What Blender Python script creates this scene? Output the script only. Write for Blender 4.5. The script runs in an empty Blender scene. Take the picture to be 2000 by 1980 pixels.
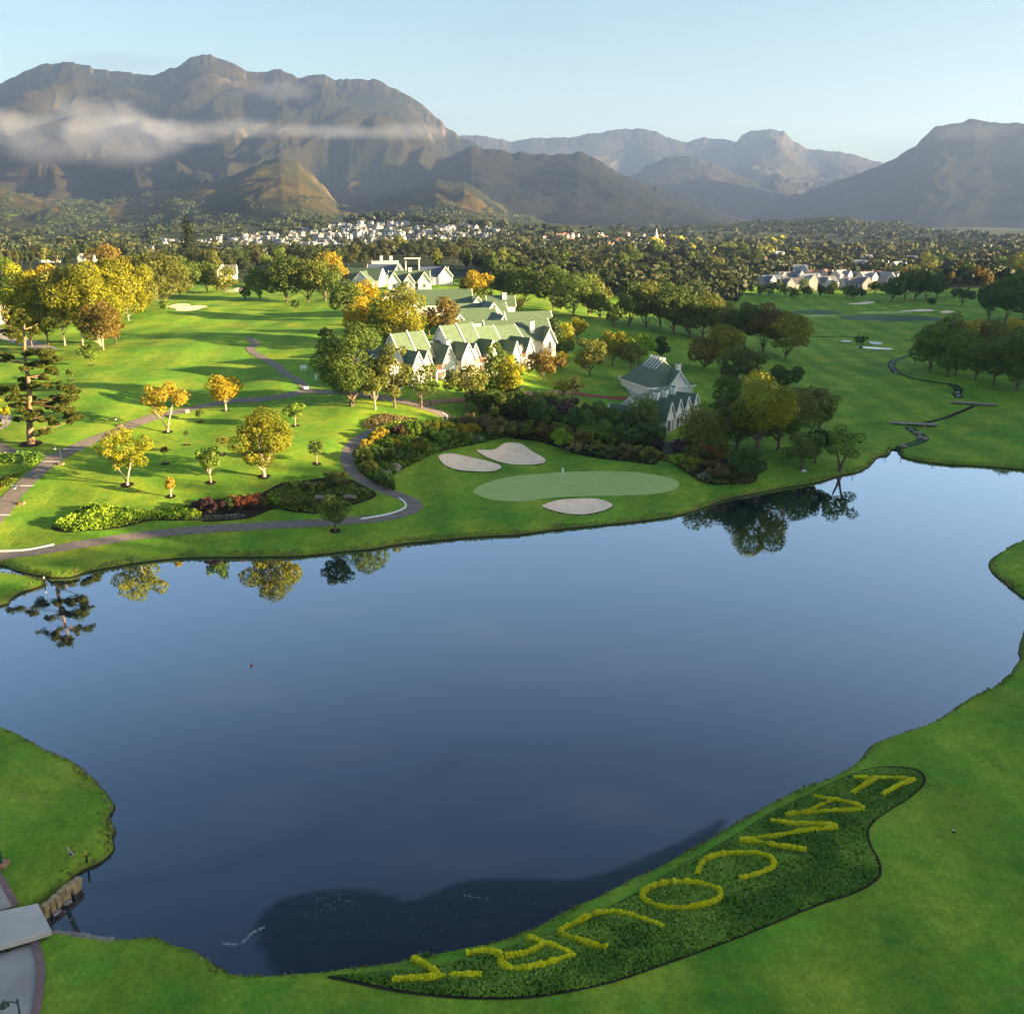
import bpy, math, random
import numpy as np
from mathutils import Vector, Matrix
from mathutils.geometry import delaunay_2d_cdt
R = math.radians
rng = np.random.default_rng(11)
random.seed(11)
scene = bpy.context.scene
col = scene.collection

# ------------------------------------------------------------------ camera
PW, PH, FOC, CAMZ, PITCH = 2000.0, 1980.0, 1900.0, 40.0, R(16.42)
cam_d = bpy.data.cameras.new('camera')
cam = bpy.data.objects.new('camera', cam_d)
col.objects.link(cam)
cam.location = (0, 0, CAMZ)
cam.rotation_euler = (R(90) - PITCH, 0, 0)
cam_d.sensor_fit = 'HORIZONTAL'
cam_d.sensor_width = 36
cam_d.lens = 36 * FOC / PW
cam_d.clip_start = 1
cam_d.clip_end = 60000
scene.camera = cam

# ------------------------------------------------------------------ sky, sun, exposure
SUN_AZ, SUN_EL = R(104), R(10)          # azimuth clockwise from +Y
world = bpy.data.worlds.new('World')
scene.world = world
world.use_nodes = True
wn, wl = world.node_tree.nodes, world.node_tree.links
bg = wn['Background']
sky = wn.new('ShaderNodeTexSky')
sky.sky_type = 'NISHITA'
sky.sun_disc = False
sky.sun_elevation = SUN_EL
sky.sun_rotation = SUN_AZ
sky.altitude = 200
sky.air_density = 1.0
sky.dust_density = 2.0
sky.ozone_density = 1.2
bg.inputs[1].default_value = 0.050
# faint wisps of high cloud in the sky
tc = wn.new('ShaderNodeTexCoord')
mp = wn.new('ShaderNodeMapping'); mp.inputs['Scale'].default_value = (2.2, 2.2, 13)
mp.inputs['Rotation'].default_value = (0, R(-8), 0)
wl.new(tc.outputs['Generated'], mp.inputs[0])
nz = wn.new('ShaderNodeTexNoise'); nz.inputs['Scale'].default_value = 2.6
nz.inputs['Detail'].default_value = 7; nz.inputs['Roughness'].default_value = 0.55
wl.new(mp.outputs[0], nz.inputs['Vector'])
cr = wn.new('ShaderNodeValToRGB')
cr.color_ramp.elements[0].position = 0.53; cr.color_ramp.elements[0].color = (0, 0, 0, 1)
cr.color_ramp.elements[1].position = 0.82; cr.color_ramp.elements[1].color = (0.55, 0.55, 0.55, 1)
wl.new(nz.outputs['Fac'], cr.inputs[0])
mixw = wn.new('ShaderNodeMixRGB'); mixw.blend_type = 'MIX'
wl.new(cr.outputs[0], mixw.inputs[0])
wl.new(sky.outputs[0], mixw.inputs[1])
mixw.inputs[2].default_value = (1.5, 1.75, 2.2, 1)
hs = wn.new('ShaderNodeHueSaturation'); hs.inputs['Saturation'].default_value = 1.06
wl.new(mixw.outputs[0], hs.inputs['Color'])
tintw = wn.new('ShaderNodeMixRGB'); tintw.blend_type = 'MULTIPLY'; tintw.inputs[0].default_value = 1
tintw.inputs[2].default_value = (0.67, 0.70, 0.70, 1)
wl.new(hs.outputs[0], tintw.inputs[1])
wl.new(tintw.outputs[0], bg.inputs[0])

sun_d = bpy.data.lights.new('sun', 'SUN')
sun_d.energy = 5.0
sun_d.angle = R(0.5)
sun_d.color = (1.0, 0.72, 0.37)
sun = bpy.data.objects.new('sun', sun_d)
col.objects.link(sun)
SUNV = Vector((math.sin(SUN_AZ) * math.cos(SUN_EL), math.cos(SUN_AZ) * math.cos(SUN_EL), math.sin(SUN_EL)))
sun.rotation_euler = SUNV.to_track_quat('Z', 'Y').to_euler()
sun.location = (120, -60, 90)
scene.view_settings.view_transform = 'Standard'
scene.view_settings.look = 'None'
scene.view_settings.exposure = 3.0
scene.view_settings.gamma = 1
cy = scene.cycles
cy.max_bounces = 5; cy.diffuse_bounces = 2; cy.glossy_bounces = 3; cy.transmission_bounces = 2
cy.volume_bounces = 1; cy.transparent_max_bounces = 6
cy.volume_max_steps = 96
cy.use_denoising = True
cy.caustics_reflective = False; cy.caustics_refractive = False

# ------------------------------------------------------------------ helpers
def ray(px, py):
    x = (px - PW / 2) / FOC; y = -(py - PH / 2) / FOC
    s, c = math.sin(PITCH), math.cos(PITCH)
    return np.array([x, c + y * s, -s + y * c])

def at_z(px, py, z):
    d = ray(px, py); t = (z - CAMZ) / d[2]
    return (d[0] * t, d[1] * t)

def lerp(a, b, t): return a + (b - a) * t
def sstep(a, b, x):
    t = np.clip((np.asarray(x, float) - a) / (b - a), 0, 1)
    return t * t * (3 - 2 * t)

_perm = np.random.default_rng(3).permutation(512)
_perm = np.concatenate([_perm, _perm, _perm])
_g = np.random.default_rng(5).uniform(-1, 1, 512)
def vnoise(x, y):
    xi = np.floor(x).astype(int); yi = np.floor(y).astype(int)
    fx = x - xi; fy = y - yi
    fx = fx * fx * fx * (fx * (fx * 6 - 15) + 10); fy = fy * fy * fy * (fy * (fy * 6 - 15) + 10)
    def h(i, j): return _g[_perm[(_perm[i & 511] + j) & 511] & 511]
    return lerp(lerp(h(xi, yi), h(xi + 1, yi), fx), lerp(h(xi, yi + 1), h(xi + 1, yi + 1), fx), fy)
def fbm(x, y, n=4, gain=0.5):
    a, s, f = 1.0, 0, 1.0
    for k in range(n):
        s = s + a * vnoise(x * f + 17.3 * k, y * f - 9.1 * k); a *= gain; f *= 2.03
    return s
def ridged(x, y, n=4):
    a, s, f = 1.0, 0, 1.0
    for k in range(n):
        s = s + a * (1 - 2 * np.abs(vnoise(x * f + 7.7 * k, y * f + 3.1 * k))); a *= 0.5; f *= 2.05
    return s

def smooth_poly(pts, per=6, closed=True):
    P = np.array(pts, float); n = len(P); out = []
    rg = range(n) if closed else range(n - 1)
    for i in rg:
        if closed: p0, p1, p2, p3 = P[i - 1], P[i], P[(i + 1) % n], P[(i + 2) % n]
        else: p0, p1, p2, p3 = P[max(i - 1, 0)], P[i], P[i + 1], P[min(i + 2, n - 1)]
        for k in range(per):
            t = k / per
            out.append(0.5 * ((2 * p1) + (-p0 + p2) * t + (2 * p0 - 5 * p1 + 4 * p2 - p3) * t * t + (-p0 + 3 * p1 - 3 * p2 + p3) * t ** 3))
    if not closed: out.append(P[-1])
    return np.array(out)

def seg_dist(x, y, P, closed=True):
    """unsigned distance to a polyline and inside flag"""
    x = np.asarray(x, float).ravel(); y = np.asarray(y, float).ravel()
    d2 = np.full(x.shape, 1e18); ins = np.zeros(x.shape, bool)
    n = len(P)
    for i in range(n if closed else n - 1):
        ax, ay = P[i]; bx, by = P[(i + 1) % n]
        ex, ey = bx - ax, by - ay; L = ex * ex + ey * ey + 1e-12
        t = np.clip(((x - ax) * ex + (y - ay) * ey) / L, 0, 1)
        dx = x - ax - t * ex; dy = y - ay - t * ey
        np.minimum(d2, dx * dx + dy * dy, out=d2)
        if closed and abs(ey) > 1e-12:
            c = ((ay > y) != (by > y)) & (x < ex * (y - ay) / ey + ax)
            ins ^= c
    return np.sqrt(d2), ins

def tag(o, label=None, cat=None, group=None, kind=None):
    if label: o['label'] = label
    if cat: o['category'] = cat
    if group: o['group'] = group
    if kind: o['kind'] = kind
    return o

def empty(name, loc, rz=0.0):
    o = bpy.data.objects.new(name, None); col.objects.link(o)
    o.location = loc; o.rotation_euler = (0, 0, rz); o.empty_display_size = 0.5
    return o

def mesh_np(name, V, Fc, mats, parent=None, smooth=False, midx=None, attrs=None):
    """V (n,3), Fc (m,k) array or list of lists"""
    me = bpy.data.meshes.new(name)
    V = np.asarray(V, np.float32)
    me.vertices.add(len(V)); me.vertices.foreach_set('co', V.ravel())
    if isinstance(Fc, np.ndarray):
        m, k = Fc.shape
        loops = Fc.astype(np.int32).ravel(); starts = np.arange(0, m * k, k, dtype=np.int32); tot = np.full(m, k, np.int32)
    else:
        m = len(Fc); tot = np.array([len(f) for f in Fc], np.int32)
        loops = np.array([i for f in Fc for i in f], np.int32); starts = np.concatenate([[0], np.cumsum(tot)[:-1]]).astype(np.int32)
    me.loops.add(len(loops)); me.loops.foreach_set('vertex_index', loops)
    me.polygons.add(m); me.polygons.foreach_set('loop_start', starts); me.polygons.foreach_set('loop_total', tot)
    me.polygons.foreach_set('use_smooth', np.full(m, bool(smooth)))
    if not isinstance(mats, (list, tuple)): mats = [mats]
    for mt in mats: me.materials.append(mt)
    if midx is not None: me.polygons.foreach_set('material_index', np.asarray(midx, np.int32))
    for nm, (dom, arr) in (attrs or {}).items():
        a = me.attributes.new(nm, 'FLOAT', dom); a.data.foreach_set('value', np.asarray(arr, np.float32))
    me.update(calc_edges=True)
    o = bpy.data.objects.new(name, me); col.objects.link(o)
    if parent: o.parent = parent
    return o

# ---- materials
def newmat(name):
    m = bpy.data.materials.new(name); m.use_nodes = True
    return m, m.node_tree.nodes, m.node_tree.links, m.node_tree.nodes['Principled BSDF']

def mat(name, c, rough=0.7, var=0.12, scale=3.0, bump=0.0, spec=0.3, metal=0.0):
    """plain procedural material: base colour broken up by noise"""
    m, n, l, p = newmat(name)
    t = n.new('ShaderNodeTexCoord')
    z = n.new('ShaderNodeTexNoise'); z.inputs['Scale'].default_value = scale; z.inputs['Detail'].default_value = 5
    l.new(t.outputs['Object'], z.inputs['Vector'])
    r = n.new('ShaderNodeValToRGB')
    e = r.color_ramp.elements
    e[0].position = 0.3; e[0].color = tuple(v * (1 - var) for v in c) + (1,)
    e[1].position = 0.7; e[1].color = tuple(min(1, v * (1 + var)) for v in c) + (1,)
    l.new(z.outputs['Fac'], r.inputs[0]); l.new(r.outputs[0], p.inputs['Base Color'])
    p.inputs['Roughness'].default_value = rough; p.inputs['Metallic'].default_value = metal
    p.inputs['Specular IOR Level'].default_value = spec
    if bump:
        b = n.new('ShaderNodeBump'); b.inputs['Strength'].default_value = bump; b.inputs['Distance'].default_value = 0.05
        z2 = n.new('ShaderNodeTexNoise'); z2.inputs['Scale'].default_value = scale * 6
        l.new(t.outputs['Object'], z2.inputs['Vector']); l.new(z2.outputs['Fac'], b.inputs['Height'])
        l.new(b.outputs[0], p.inputs['Normal'])
    return m

def leafmat(name, a, b, trans=0.3, rnd=(0.75, 1.3)):
    """foliage: two leaf colours chosen by the per-leaf tint, plus clump noise"""
    m, n, l, p = newmat(name)
    at = n.new('ShaderNodeAttribute'); at.attribute_name = 'tint'
    t = n.new('ShaderNodeTexCoord')
    z = n.new('ShaderNodeTexNoise'); z.inputs['Scale'].default_value = 0.7; z.inputs['Detail'].default_value = 3
    l.new(t.outputs['Object'], z.inputs['Vector'])
    ad = n.new('ShaderNodeMath'); ad.operation = 'MULTIPLY_ADD'
    l.new(z.outputs['Fac'], ad.inputs[0]); ad.inputs[1].default_value = 0.9; l.new(at.outputs['Fac'], ad.inputs[2])
    sb = n.new('ShaderNodeMath'); sb.operation = 'SUBTRACT'; sb.use_clamp = True
    l.new(ad.outputs[0], sb.inputs[0]); sb.inputs[1].default_value = 0.45
    r = n.new('ShaderNodeValToRGB'); e = r.color_ramp.elements
    e[0].position = 0.0; e[0].color = tuple(a) + (1,)
    e[1].position = 1.0; e[1].color = tuple(b) + (1,)
    l.new(sb.outputs[0], r.inputs[0])
    oi = n.new('ShaderNodeObjectInfo')
    hv = n.new('ShaderNodeHueSaturation')
    mr = n.new('ShaderNodeMapRange'); mr.inputs['To Min'].default_value = rnd[0]; mr.inputs['To Max'].default_value = rnd[1]
    l.new(oi.outputs['Random'], mr.inputs['Value']); l.new(mr.outputs[0], hv.inputs['Value'])
    l.new(r.outputs[0], hv.inputs['Color'])
    l.new(hv.outputs[0], p.inputs['Base Color'])
    p.inputs['Roughness'].default_value = 0.6; p.inputs['Specular IOR Level'].default_value = 0.25
    tr = n.new('ShaderNodeBsdfTranslucent'); l.new(hv.outputs[0], tr.inputs['Color'])
    mx = n.new('ShaderNodeMixShader'); mx.inputs[0].default_value = trans
    out = n['Material Output']
    l.new(p.outputs[0], mx.inputs[1]); l.new(tr.outputs[0], mx.inputs[2]); l.new(mx.outputs[0], out.inputs['Surface'])
    return m

# ------------------------------------------------------------------ lake outline (as points on the water plane)
SH = [(-260,1290),(-330,1240),(-200,1200),(0,1184),(21,1172),(41,1160),(83,1145),(92,1139),(52,1128),(0,1121),(-60,1112),(-60,1104),(0,1105),(31,1116),(83,1127),(124,1130),(145,1127),(176,1117),
 (238,1106),(300,1097),(362,1091),(400,1090),(465,1089),(529,1089),(594,1087),(659,1080),(723,1074),(788,1063),(850,1057),(924,1050),(1017,1045),(1080,1036),(1173,1027),(1266,1017),
 (1328,1007),(1375,993),(1416,977),(1470,966),(1537,953),(1588,945),(1645,929),(1676,923),(1700,910),(1716,893),(1736,890),(1742,878),(1756,882),(1758,892),
 (1800,902),(1850,908),(1915,911),(2000,918),(2150,930),(2290,955),(2330,1000),(2250,1030),(2100,1040),(2000,1057),(1960,1076),(1936,1093),(1930,1106),(1936,1118),(1960,1138),(2000,1170),(2050,1195),(2060,1215),
 (2010,1228),(1997,1240),(1993,1253),(1987,1273),(1990,1285),(1980,1308),(1966,1322),(1937,1344),(1882,1371),(1851,1394),(1810,1417),(1730,1443),(1698,1460),(1687,1477),(1662,1496),(1624,1520),
 (1543,1550),(1430,1613),(1321,1675),(1233,1719),(1103,1783),(1050,1808),(980,1838),(900,1855),(835,1869),(726,1887),(581,1902),(470,1906),(440,1897),(392,1866),(345,1846),(307,1834),(267,1835),(220,1835),(151,1826),(104,1822),
 (60,1838),(0,1862),(-90,1890),(-120,1830),(0,1795),(60,1780),(82,1772),(120,1739),(157,1706),(201,1686),(224,1665),(226,1653),(220,1634),(227,1628),(220,1603),(216,1593),(225,1584),(224,1568),(201,1540),(169,1509),(132,1484),(78,1458),(38,1436),(0,1420),(-80,1390),(-200,1350)]
LAKE = np.array([at_z(a, b, 0.0) for a, b in SH])
LAKE = smooth_poly(LAKE, 3)

# ------------------------------------------------------------------ terrain: heights above the water at points of the picture
CP = [(0,1985,1.6),(300,1960,1.2),(800,1960,1.3),(1400,1960,1.8),(1980,1980,2.6),(1900,1700,2.0),(1950,1500,1.6),(1990,1350,1.2),(1700,1600,1.3),
 (80,1560,1.3),(0,1620,1.6),(0,1480,1.2),(1990,1110,1.0),
 (0,1060,1.8),(200,1060,1.6),(400,1050,1.6),(655,1037,1.9),(900,1020,1.4),(1100,1005,1.3),(1300,980,1.2),(1000,950,1.8),(1200,930,1.7),(900,920,2.4),(1450,930,1.4),(1479,889,2.0),(1640,921,1.0),
 (100,960,4.0),(249,947,4.4),(516,931,4.6),(334,970,3.8),(600,960,3.6),(720,960,2.6),(60,867,7.0),(180,840,6.8),(328,844,6.6),(441,802,7.6),(577,832,6.8),(619,906,5.2),
 (687,793,8.0),(771,793,7.8),(910,799,6.6),(860,840,5.2),(760,850,5.6),(1000,840,4.0),(1050,800,5.0),
 (60,790,8.2),(190,770,9.0),(330,770,8.6),(500,760,9.0),(300,720,9.8),(150,683,11.2),(450,680,11.2),(600,700,10.6),(250,626,13.2),(500,620,13.0),(400,585,14.8),(600,588,14.2),(480,558,15.0),(30,700,10.5),
 (830,770,8.6),(900,750,9.0),(985,745,8.6),(1060,730,8.2),(1150,760,6.2),(1230,745,6.0),(1290,830,3.6),(1370,800,4.2),(1150,690,8.5),(1023,596,13.0),(1120,617,12.0),(1229,637,10.0),(1316,652,8.6),(1453,681,5.4),(1534,701,3.4),
 (1480,770,3.0),(1620,850,1.5),(1650,760,2.0),(1700,700,1.6),(1740,850,0.9),(1830,830,0.9),(1950,870,1.0),(1950,790,1.6),(1814,724,2.0),(1965,740,3.4),(1680,640,1.4),(1750,600,1.6),(1650,575,2.4),(1960,632,4.0),(1880,597,4.0),
 (800,600,14.0),(700,570,15.0),(840,560,15.5),(1000,540,14.0),(1200,540,10.0),(1400,545,6.0),(1500,530,6.0),(1600,545,4.0),(300,535,15.5),(100,520,15.0),(600,510,14.0),(900,505,14.0),(1200,500,8.0),(1500,500,6.0),(1800,520,5.0)]
_cp = []
for a, b, z in CP:
    X, Y = at_z(a, b, z); _cp.append((X / Y * 1.6, math.log(Y), z))
# far ground: (azimuth slope, distance, height)
for u, d, z in [(-.55,1200,6),(-.3,1200,8),(0,1150,8),(.3,1200,4),(.55,1200,4),(-.3,1450,14),(-.1,1500,26),(0.05,1520,22),(.2,1500,7),(.5,1500,6),
                (-.55,1800,10),(-.3,1700,26),(-.1,1750,42),(.02,1760,38),(.16,1700,16),(.3,1800,12),(.5,1900,14),(-.5,2600,18),(0,2700,22),(.3,2600,10),(.5,2600,10),(0,3400,20),(-.5,3400,30),(.5,3400,15)]:
    _cp.append((u * 1.6, math.log(d), z))
_cp = np.array(_cp)
def _tps_fit():
    n = len(_cp); P = _cp[:, :2]
    d = np.linalg.norm(P[:, None] - P[None], axis=2)
    K = np.where(d > 0, d * d * np.log(d + 1e-12), 0) + np.eye(n) * 0.004
    A = np.zeros((n + 3, n + 3)); A[:n, :n] = K; A[:n, n] = 1; A[:n, n + 1:] = P; A[n, :n] = 1; A[n + 1:, :n] = P.T
    return np.linalg.solve(A, np.concatenate([_cp[:, 2], [0, 0, 0]]))
_w = _tps_fit()
def tps(x, y):
    r = np.maximum(np.hypot(x, y), 1)
    u = np.clip(np.where(y > 5, x / np.maximum(y, 5), np.sign(x) * 9), -.62, .62) * 1.6
    v = np.log(np.clip(np.where(y > 5, y, 5), 38, 3600))
    s = _w[-3] + _w[-2] * u + _w[-1] * v
    for i in range(len(_cp)):
        d2 = (u - _cp[i, 0]) ** 2 + (v - _cp[i, 1]) ** 2 + 1e-12
        s = s + _w[i] * 0.5 * d2 * np.log(d2)
    return np.clip(s, 0.7, 60)

MOUNDS = [(*at_z(a, b, z), h, ra, rb) for a, b, z, h, ra, rb in [(190,775,9,.9,9,7),(235,808,8,.8,8,6),(515,755,9,1.2,8,8),(110,1055,2,.3,6,3),(300,690,11,.8,16,9),(450,660,12,.8,16,10),(350,640,13,.7,20,10),(700,1000,2,.5,8,5),(840,950,2.5,.5,6,5),(330,880,6,.5,9,5),(560,870,6,.5,9,6)]]
BUNK = {  # sand bunkers, outlines in the picture
 'a': [(857,890),(880,886),(905,890),(950,900),(979,911),(965,920),(930,921),(890,917),(865,905)],
 'b': [(932,879),(965,878),(985,866),(1005,865),(1020,868),(1040,882),(1065,897),(1055,906),(1010,908),(975,902),(945,890)],
 'c': [(1060,987),(1090,977),(1130,974),(1170,975),(1196,986),(1180,997),(1140,1005),(1100,1002),(1070,994)],
}
BW = {}
def terrain(x, y, raw=False):
    x = np.asarray(x, float); y = np.asarray(y, float); sh = x.shape
    x = x.ravel(); y = y.ravel(); z = np.empty_like(x)
    for k in range(0, len(x), 60000):
        sl = slice(k, k + 60000); z[sl] = _terr(x[sl], y[sl], raw)
    return z.reshape(sh)
def lake_sdf(x, y):
    s = np.full(x.shape, 60.0)
    near = (np.abs(x) < 200) & (y > 5) & (y < 330)
    if near.any():
        d, ins = seg_dist(x[near], y[near], LAKE); s[near] = np.clip(np.where(ins, -d, d), -60, 60)
    return s
def _terr(x, y, raw):
    T = tps(x, y)
    r = np.hypot(x, y)
    T = T + 0.35 * fbm(x / 26.0, y / 26.0, 3) * np.clip(r / 100, .3, 1.5)
    T = T + 5.5 * fbm(x / 330.0, y / 330.0, 3) * sstep(600, 1400, r)
    for mx, my, mh, ra, rb in MOUNDS:
        T = T + mh * np.exp(-((x - mx) / ra) ** 2 - ((y - my) / rb) ** 2)
    s = lake_sdf(x, y)
    edge = 0.10 * vnoise(x / 1.3, y / 1.3)
    bank = 0.62 * (1 - np.exp(-np.maximum(s + edge, 0) / 0.42))
    w = 1 - np.exp(-np.maximum(s, 0) / 8.5)
    z = np.where(s + edge > 0, bank + np.maximum(T - 0.62, 0) * w, np.maximum(-1.6, (s + edge) * 0.9))
    # unseen wooded rise right of the lake, shaped to shade lake and lawns
    hx = np.maximum(140, 0.56 * y + 24); hill = sstep(hx, hx + 72, x) * (1 - sstep(430, 560, y)) * sstep(-420, -250, y)
    z = z + hill * (27.5 + 3 * fbm(x / 60, y / 60, 2))
    if not raw:
        for P in BW.values():
            c = P.mean(0); rad = np.abs(P - c).max() + 4
            m = (np.abs(x - c[0]) < rad) & (np.abs(y - c[1]) < rad)
            if m.any():
                d, ins = seg_dist(x[m], y[m], P); sd = np.where(ins, d, -d)
                z[m] += np.where(sd > -0.1, -0.9 * sstep(-0.1, 0.5, sd), 0.05 * np.exp(-np.maximum(-sd, 0) / 0.8))
    return z

_ts0 = np.geomspace(25, 9000, 420); _ts1 = np.geomspace(170, 9000, 150)
def ground_at(px, py, raw=False):
    """where the view ray through a picture point meets the ground"""
    d = ray(px, py); d = d / np.linalg.norm(d)
    _ts = _ts1 if py < 620 else _ts0
    X, Y, Z = d[0] * _ts, d[1] * _ts, CAMZ + d[2] * _ts
    h = Z - terrain(X, Y, raw)
    k = np.where(h < 0)[0]
    if len(k) == 0: t = _ts[-1]
    else:
        k = k[0]; a, b = _ts[max(k - 1, 0)], _ts[k]
        for _ in range(2):
            tt = np.linspace(a, b, 24)
            hh = CAMZ + d[2] * tt - terrain(d[0] * tt, d[1] * tt, raw)
            j = np.where(hh < 0)[0]; j = j[0] if len(j) else 23
            a, b = tt[max(j - 1, 0)], tt[j]
        t = (a + b) / 2
    x, y = d[0] * t, d[1] * t
    return Vector((x, y, float(terrain(np.array([x]), np.array([y]), raw)[0])))
def depth_of(p):  # distance along the view axis
    return p[1] * math.cos(PITCH) - (p[2] - CAMZ) * math.sin(PITCH)
def ppm(p): return FOC / depth_of(p)       # picture pixels per metre
for k, P in BUNK.items():
    BW[k] = smooth_poly([ground_at(a, b, True)[:2] for a, b in P], 6)

# ------------------------------------------------------------------ ground sheet (polar grid, finest where the picture looks)
def build_ground():
    ph = np.concatenate([np.linspace(-math.pi, -R(31), 60)[:-1], np.linspace(-R(31), R(31), 820), np.linspace(R(31), math.pi, 60)[1:-1]])
    rr = [6.0, 18.0, 30.0]
    while rr[-1] < 700: rr.append(rr[-1] * 1.0058)
    while rr[-1] < 3600: rr.append(rr[-1] * 1.018)
    while rr[-1] < 15500: rr.append(rr[-1] * 1.07)
    rr = np.array(rr)
    A, Rr = np.meshgrid(ph, rr)
    X, Y = np.sin(A) * Rr, np.cos(A) * Rr
    Z = terrain(X, Y)
    n, m = X.shape
    V = np.stack([X, Y, Z], -1).reshape(-1, 3)
    i = np.arange(n - 1)[:, None] * m + np.arange(m)[None]
    j = np.arange(n - 1)[:, None] * m + (np.arange(m)[None] + 1) % m
    Fc = np.stack([i, j, j + m, i + m], -1).reshape(-1, 4)
    s = lake_sdf(X.ravel(), Y.ravel())
    V = np.vstack([V, [[0, 0, V[:m, 2].mean()]]]); s = np.append(s, 5)
    uu = V[:, 0] / np.maximum(V[:, 1], 1); rr_ = np.hypot(V[:, 0], V[:, 1])
    a0 = np.interp(uu, [-.6, -.3, -.05, 0, .2, .26, .6], [400, 410, 410, 400, 455, 545, 570]) + 25 * fbm(V[:, 0] / 60, V[:, 1] / 60, 3)
    wd = sstep(0, 70, rr_ - a0)
    fan = [[int((q + 1) % m), int(q), len(V) - 1] for q in range(m)]
    F2 = [list(map(int, f)) for f in Fc] if False else None
    g = mesh_np('ground', V, Fc, GRASS, smooth=True, attrs={'shore': ('POINT', np.clip(s, -2, 8)), 'wood': ('POINT', wd)})
    return tag(g, 'mown green golf course grass around the lake', kind='structure')

def grass_material():
    m, n, l, p = newmat('grass')
    tc = n.new('ShaderNodeNewGeometry')
    P = tc.outputs['Position']
    def noise(scale, det=4, sc=(1, 1, 1), ro=0.5):
        mpn = n.new('ShaderNodeMapping'); mpn.inputs['Scale'].default_value = sc
        l.new(P, mpn.inputs[0])
        z = n.new('ShaderNodeTexNoise'); z.inputs['Scale'].default_value = scale; z.inputs['Detail'].default_value = det
        z.inputs['Roughness'].default_value = ro
        l.new(mpn.outputs[0], z.inputs['Vector']); return z.outputs['Fac']
    def ramp(src, a, b, c0, c1):
        r = n.new('ShaderNodeValToRGB'); e = r.color_ramp.elements
        e[0].position = a; e[1].position = b; e[0].color = tuple(c0) + (1,); e[1].color = tuple(c1) + (1,)
        l.new(src, r.inputs[0]); return r.outputs[0]
    def mix(f, a, b, fac=None):
        x = n.new('ShaderNodeMixRGB')
        if f is None: x.inputs[0].default_value = fac
        else: l.new(f, x.inputs[0])
        l.new(a, x.inputs[1]) if not isinstance(a, tuple) else setattr(x.inputs[1], 'default_value', a)
        l.new(b, x.inputs[2]) if not isinstance(b, tuple) else setattr(x.inputs[2], 'default_value', b)
        return x.outputs[0]
    base = ramp(noise(0.045, 5), .35, .65, G_A, G_B)
    pat = ramp(noise(0.13, 6, (1, 1, 1), .68), .44, .64, (0, 0, 0), (1, 1, 1))
    base = mix(pat, base, G_C)
    dry = ramp(noise(0.30, 5, (1, 1.6, 1), .7), .60, .74, (0, 0, 0), (.75, .75, .75))
    base = mix(dry, base, (0.235, 0.255, 0.055, 1))
    drk = ramp(noise(0.21, 6, (1.5, 1, 1), .72), .56, .70, (0, 0, 0), (.7, .7, .7))
    base = mix(drk, base, (0.070, 0.190, 0.020, 1))
    for sc_, lo_, hi_ in ((0.9, (.74, .78, .72), (1.22, 1.18, 1.2)), (4.5, (.66, .70, .66), (1.32, 1.26, 1.2))):
        fine = ramp(noise(sc_, 6, (1, .7, 1), .7), .3, .72, lo_, hi_)
        x = n.new('ShaderNodeMixRGB'); x.blend_type = 'MULTIPLY'; x.inputs[0].default_value = 1
        l.new(base, x.inputs[1]); l.new(fine, x.inputs[2]); base = x.outputs[0]
    # mowing bands
    wv = n.new('ShaderNodeTexWave'); wv.inputs['Scale'].default_value = 0.03; wv.inputs['Distortion'].default_value = 9.0; wv.inputs['Detail'].default_value = 2
    wv.inputs['Detail Scale'].default_value = 0.4
    l.new(P, wv.inputs['Vector'])
    band = ramp(wv.outputs['Fac'], .2, .8, (.88, .91, .88), (1.12, 1.09, 1.05))
    x = n.new('ShaderNodeMixRGB'); x.blend_type = 'MULTIPLY'; x.inputs[0].default_value = 1
    l.new(base, x.inputs[1]); l.new(band, x.inputs[2]); base = x.outputs[0]
    # dry straw fringe and soil-dark strip painting the bank's reflection at the water's edge
    at = n.new('ShaderNodeAttribute'); at.attribute_name = 'shore'
    fr = n.new('ShaderNodeMath'); fr.operation = 'MULTIPLY_ADD'
    l.new(noise(0.9, 4), fr.inputs[0]); fr.inputs[1].default_value = 0.9; l.new(at.outputs['Fac'], fr.inputs[2])
    base = mix(ramp(fr.outputs[0], .45, 1.5, (1, 1, 1), (0, 0, 0)), base, (0.13, 0.145, 0.03, 1))
    sp = n.new('ShaderNodeSeparateXYZ'); l.new(P, sp.inputs[0])
    base = mix(ramp(sp.outputs[2], .06, .17, (1, 1, 1), (0, 0, 0)), base, (0.022, 0.018, 0.012, 1))
    # far country: woods and dry fields
    far = n.new('ShaderNodeAttribute'); far.attribute_name = 'wood'
    fc = ramp(noise(0.0035, 5, (1, .6, 1)), .45, .62, (0.022, 0.036, 0.014), (0.075, 0.085, 0.03))
    base = mix(far.outputs['Fac'], base, fc)
    l.new(base, p.inputs['Base Color'])
    p.inputs['Roughness'].default_value = 0.85; p.inputs['Specular IOR Level'].default_value = 0.1
    b = n.new('ShaderNodeBump'); b.inputs['Strength'].default_value = 0.6; b.inputs['Distance'].default_value = 0.12
    l.new(noise(4.0, 5, (1, 1, 1), .7), b.inputs['Height']); l.new(b.outputs[0], p.inputs['Normal'])
    return m
G_A, G_B, G_C = (0.098, 0.250, 0.024), (0.165, 0.320, 0.028), (0.265, 0.345, 0.034, 1)
GRASS = grass_material()
build_ground()

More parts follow.
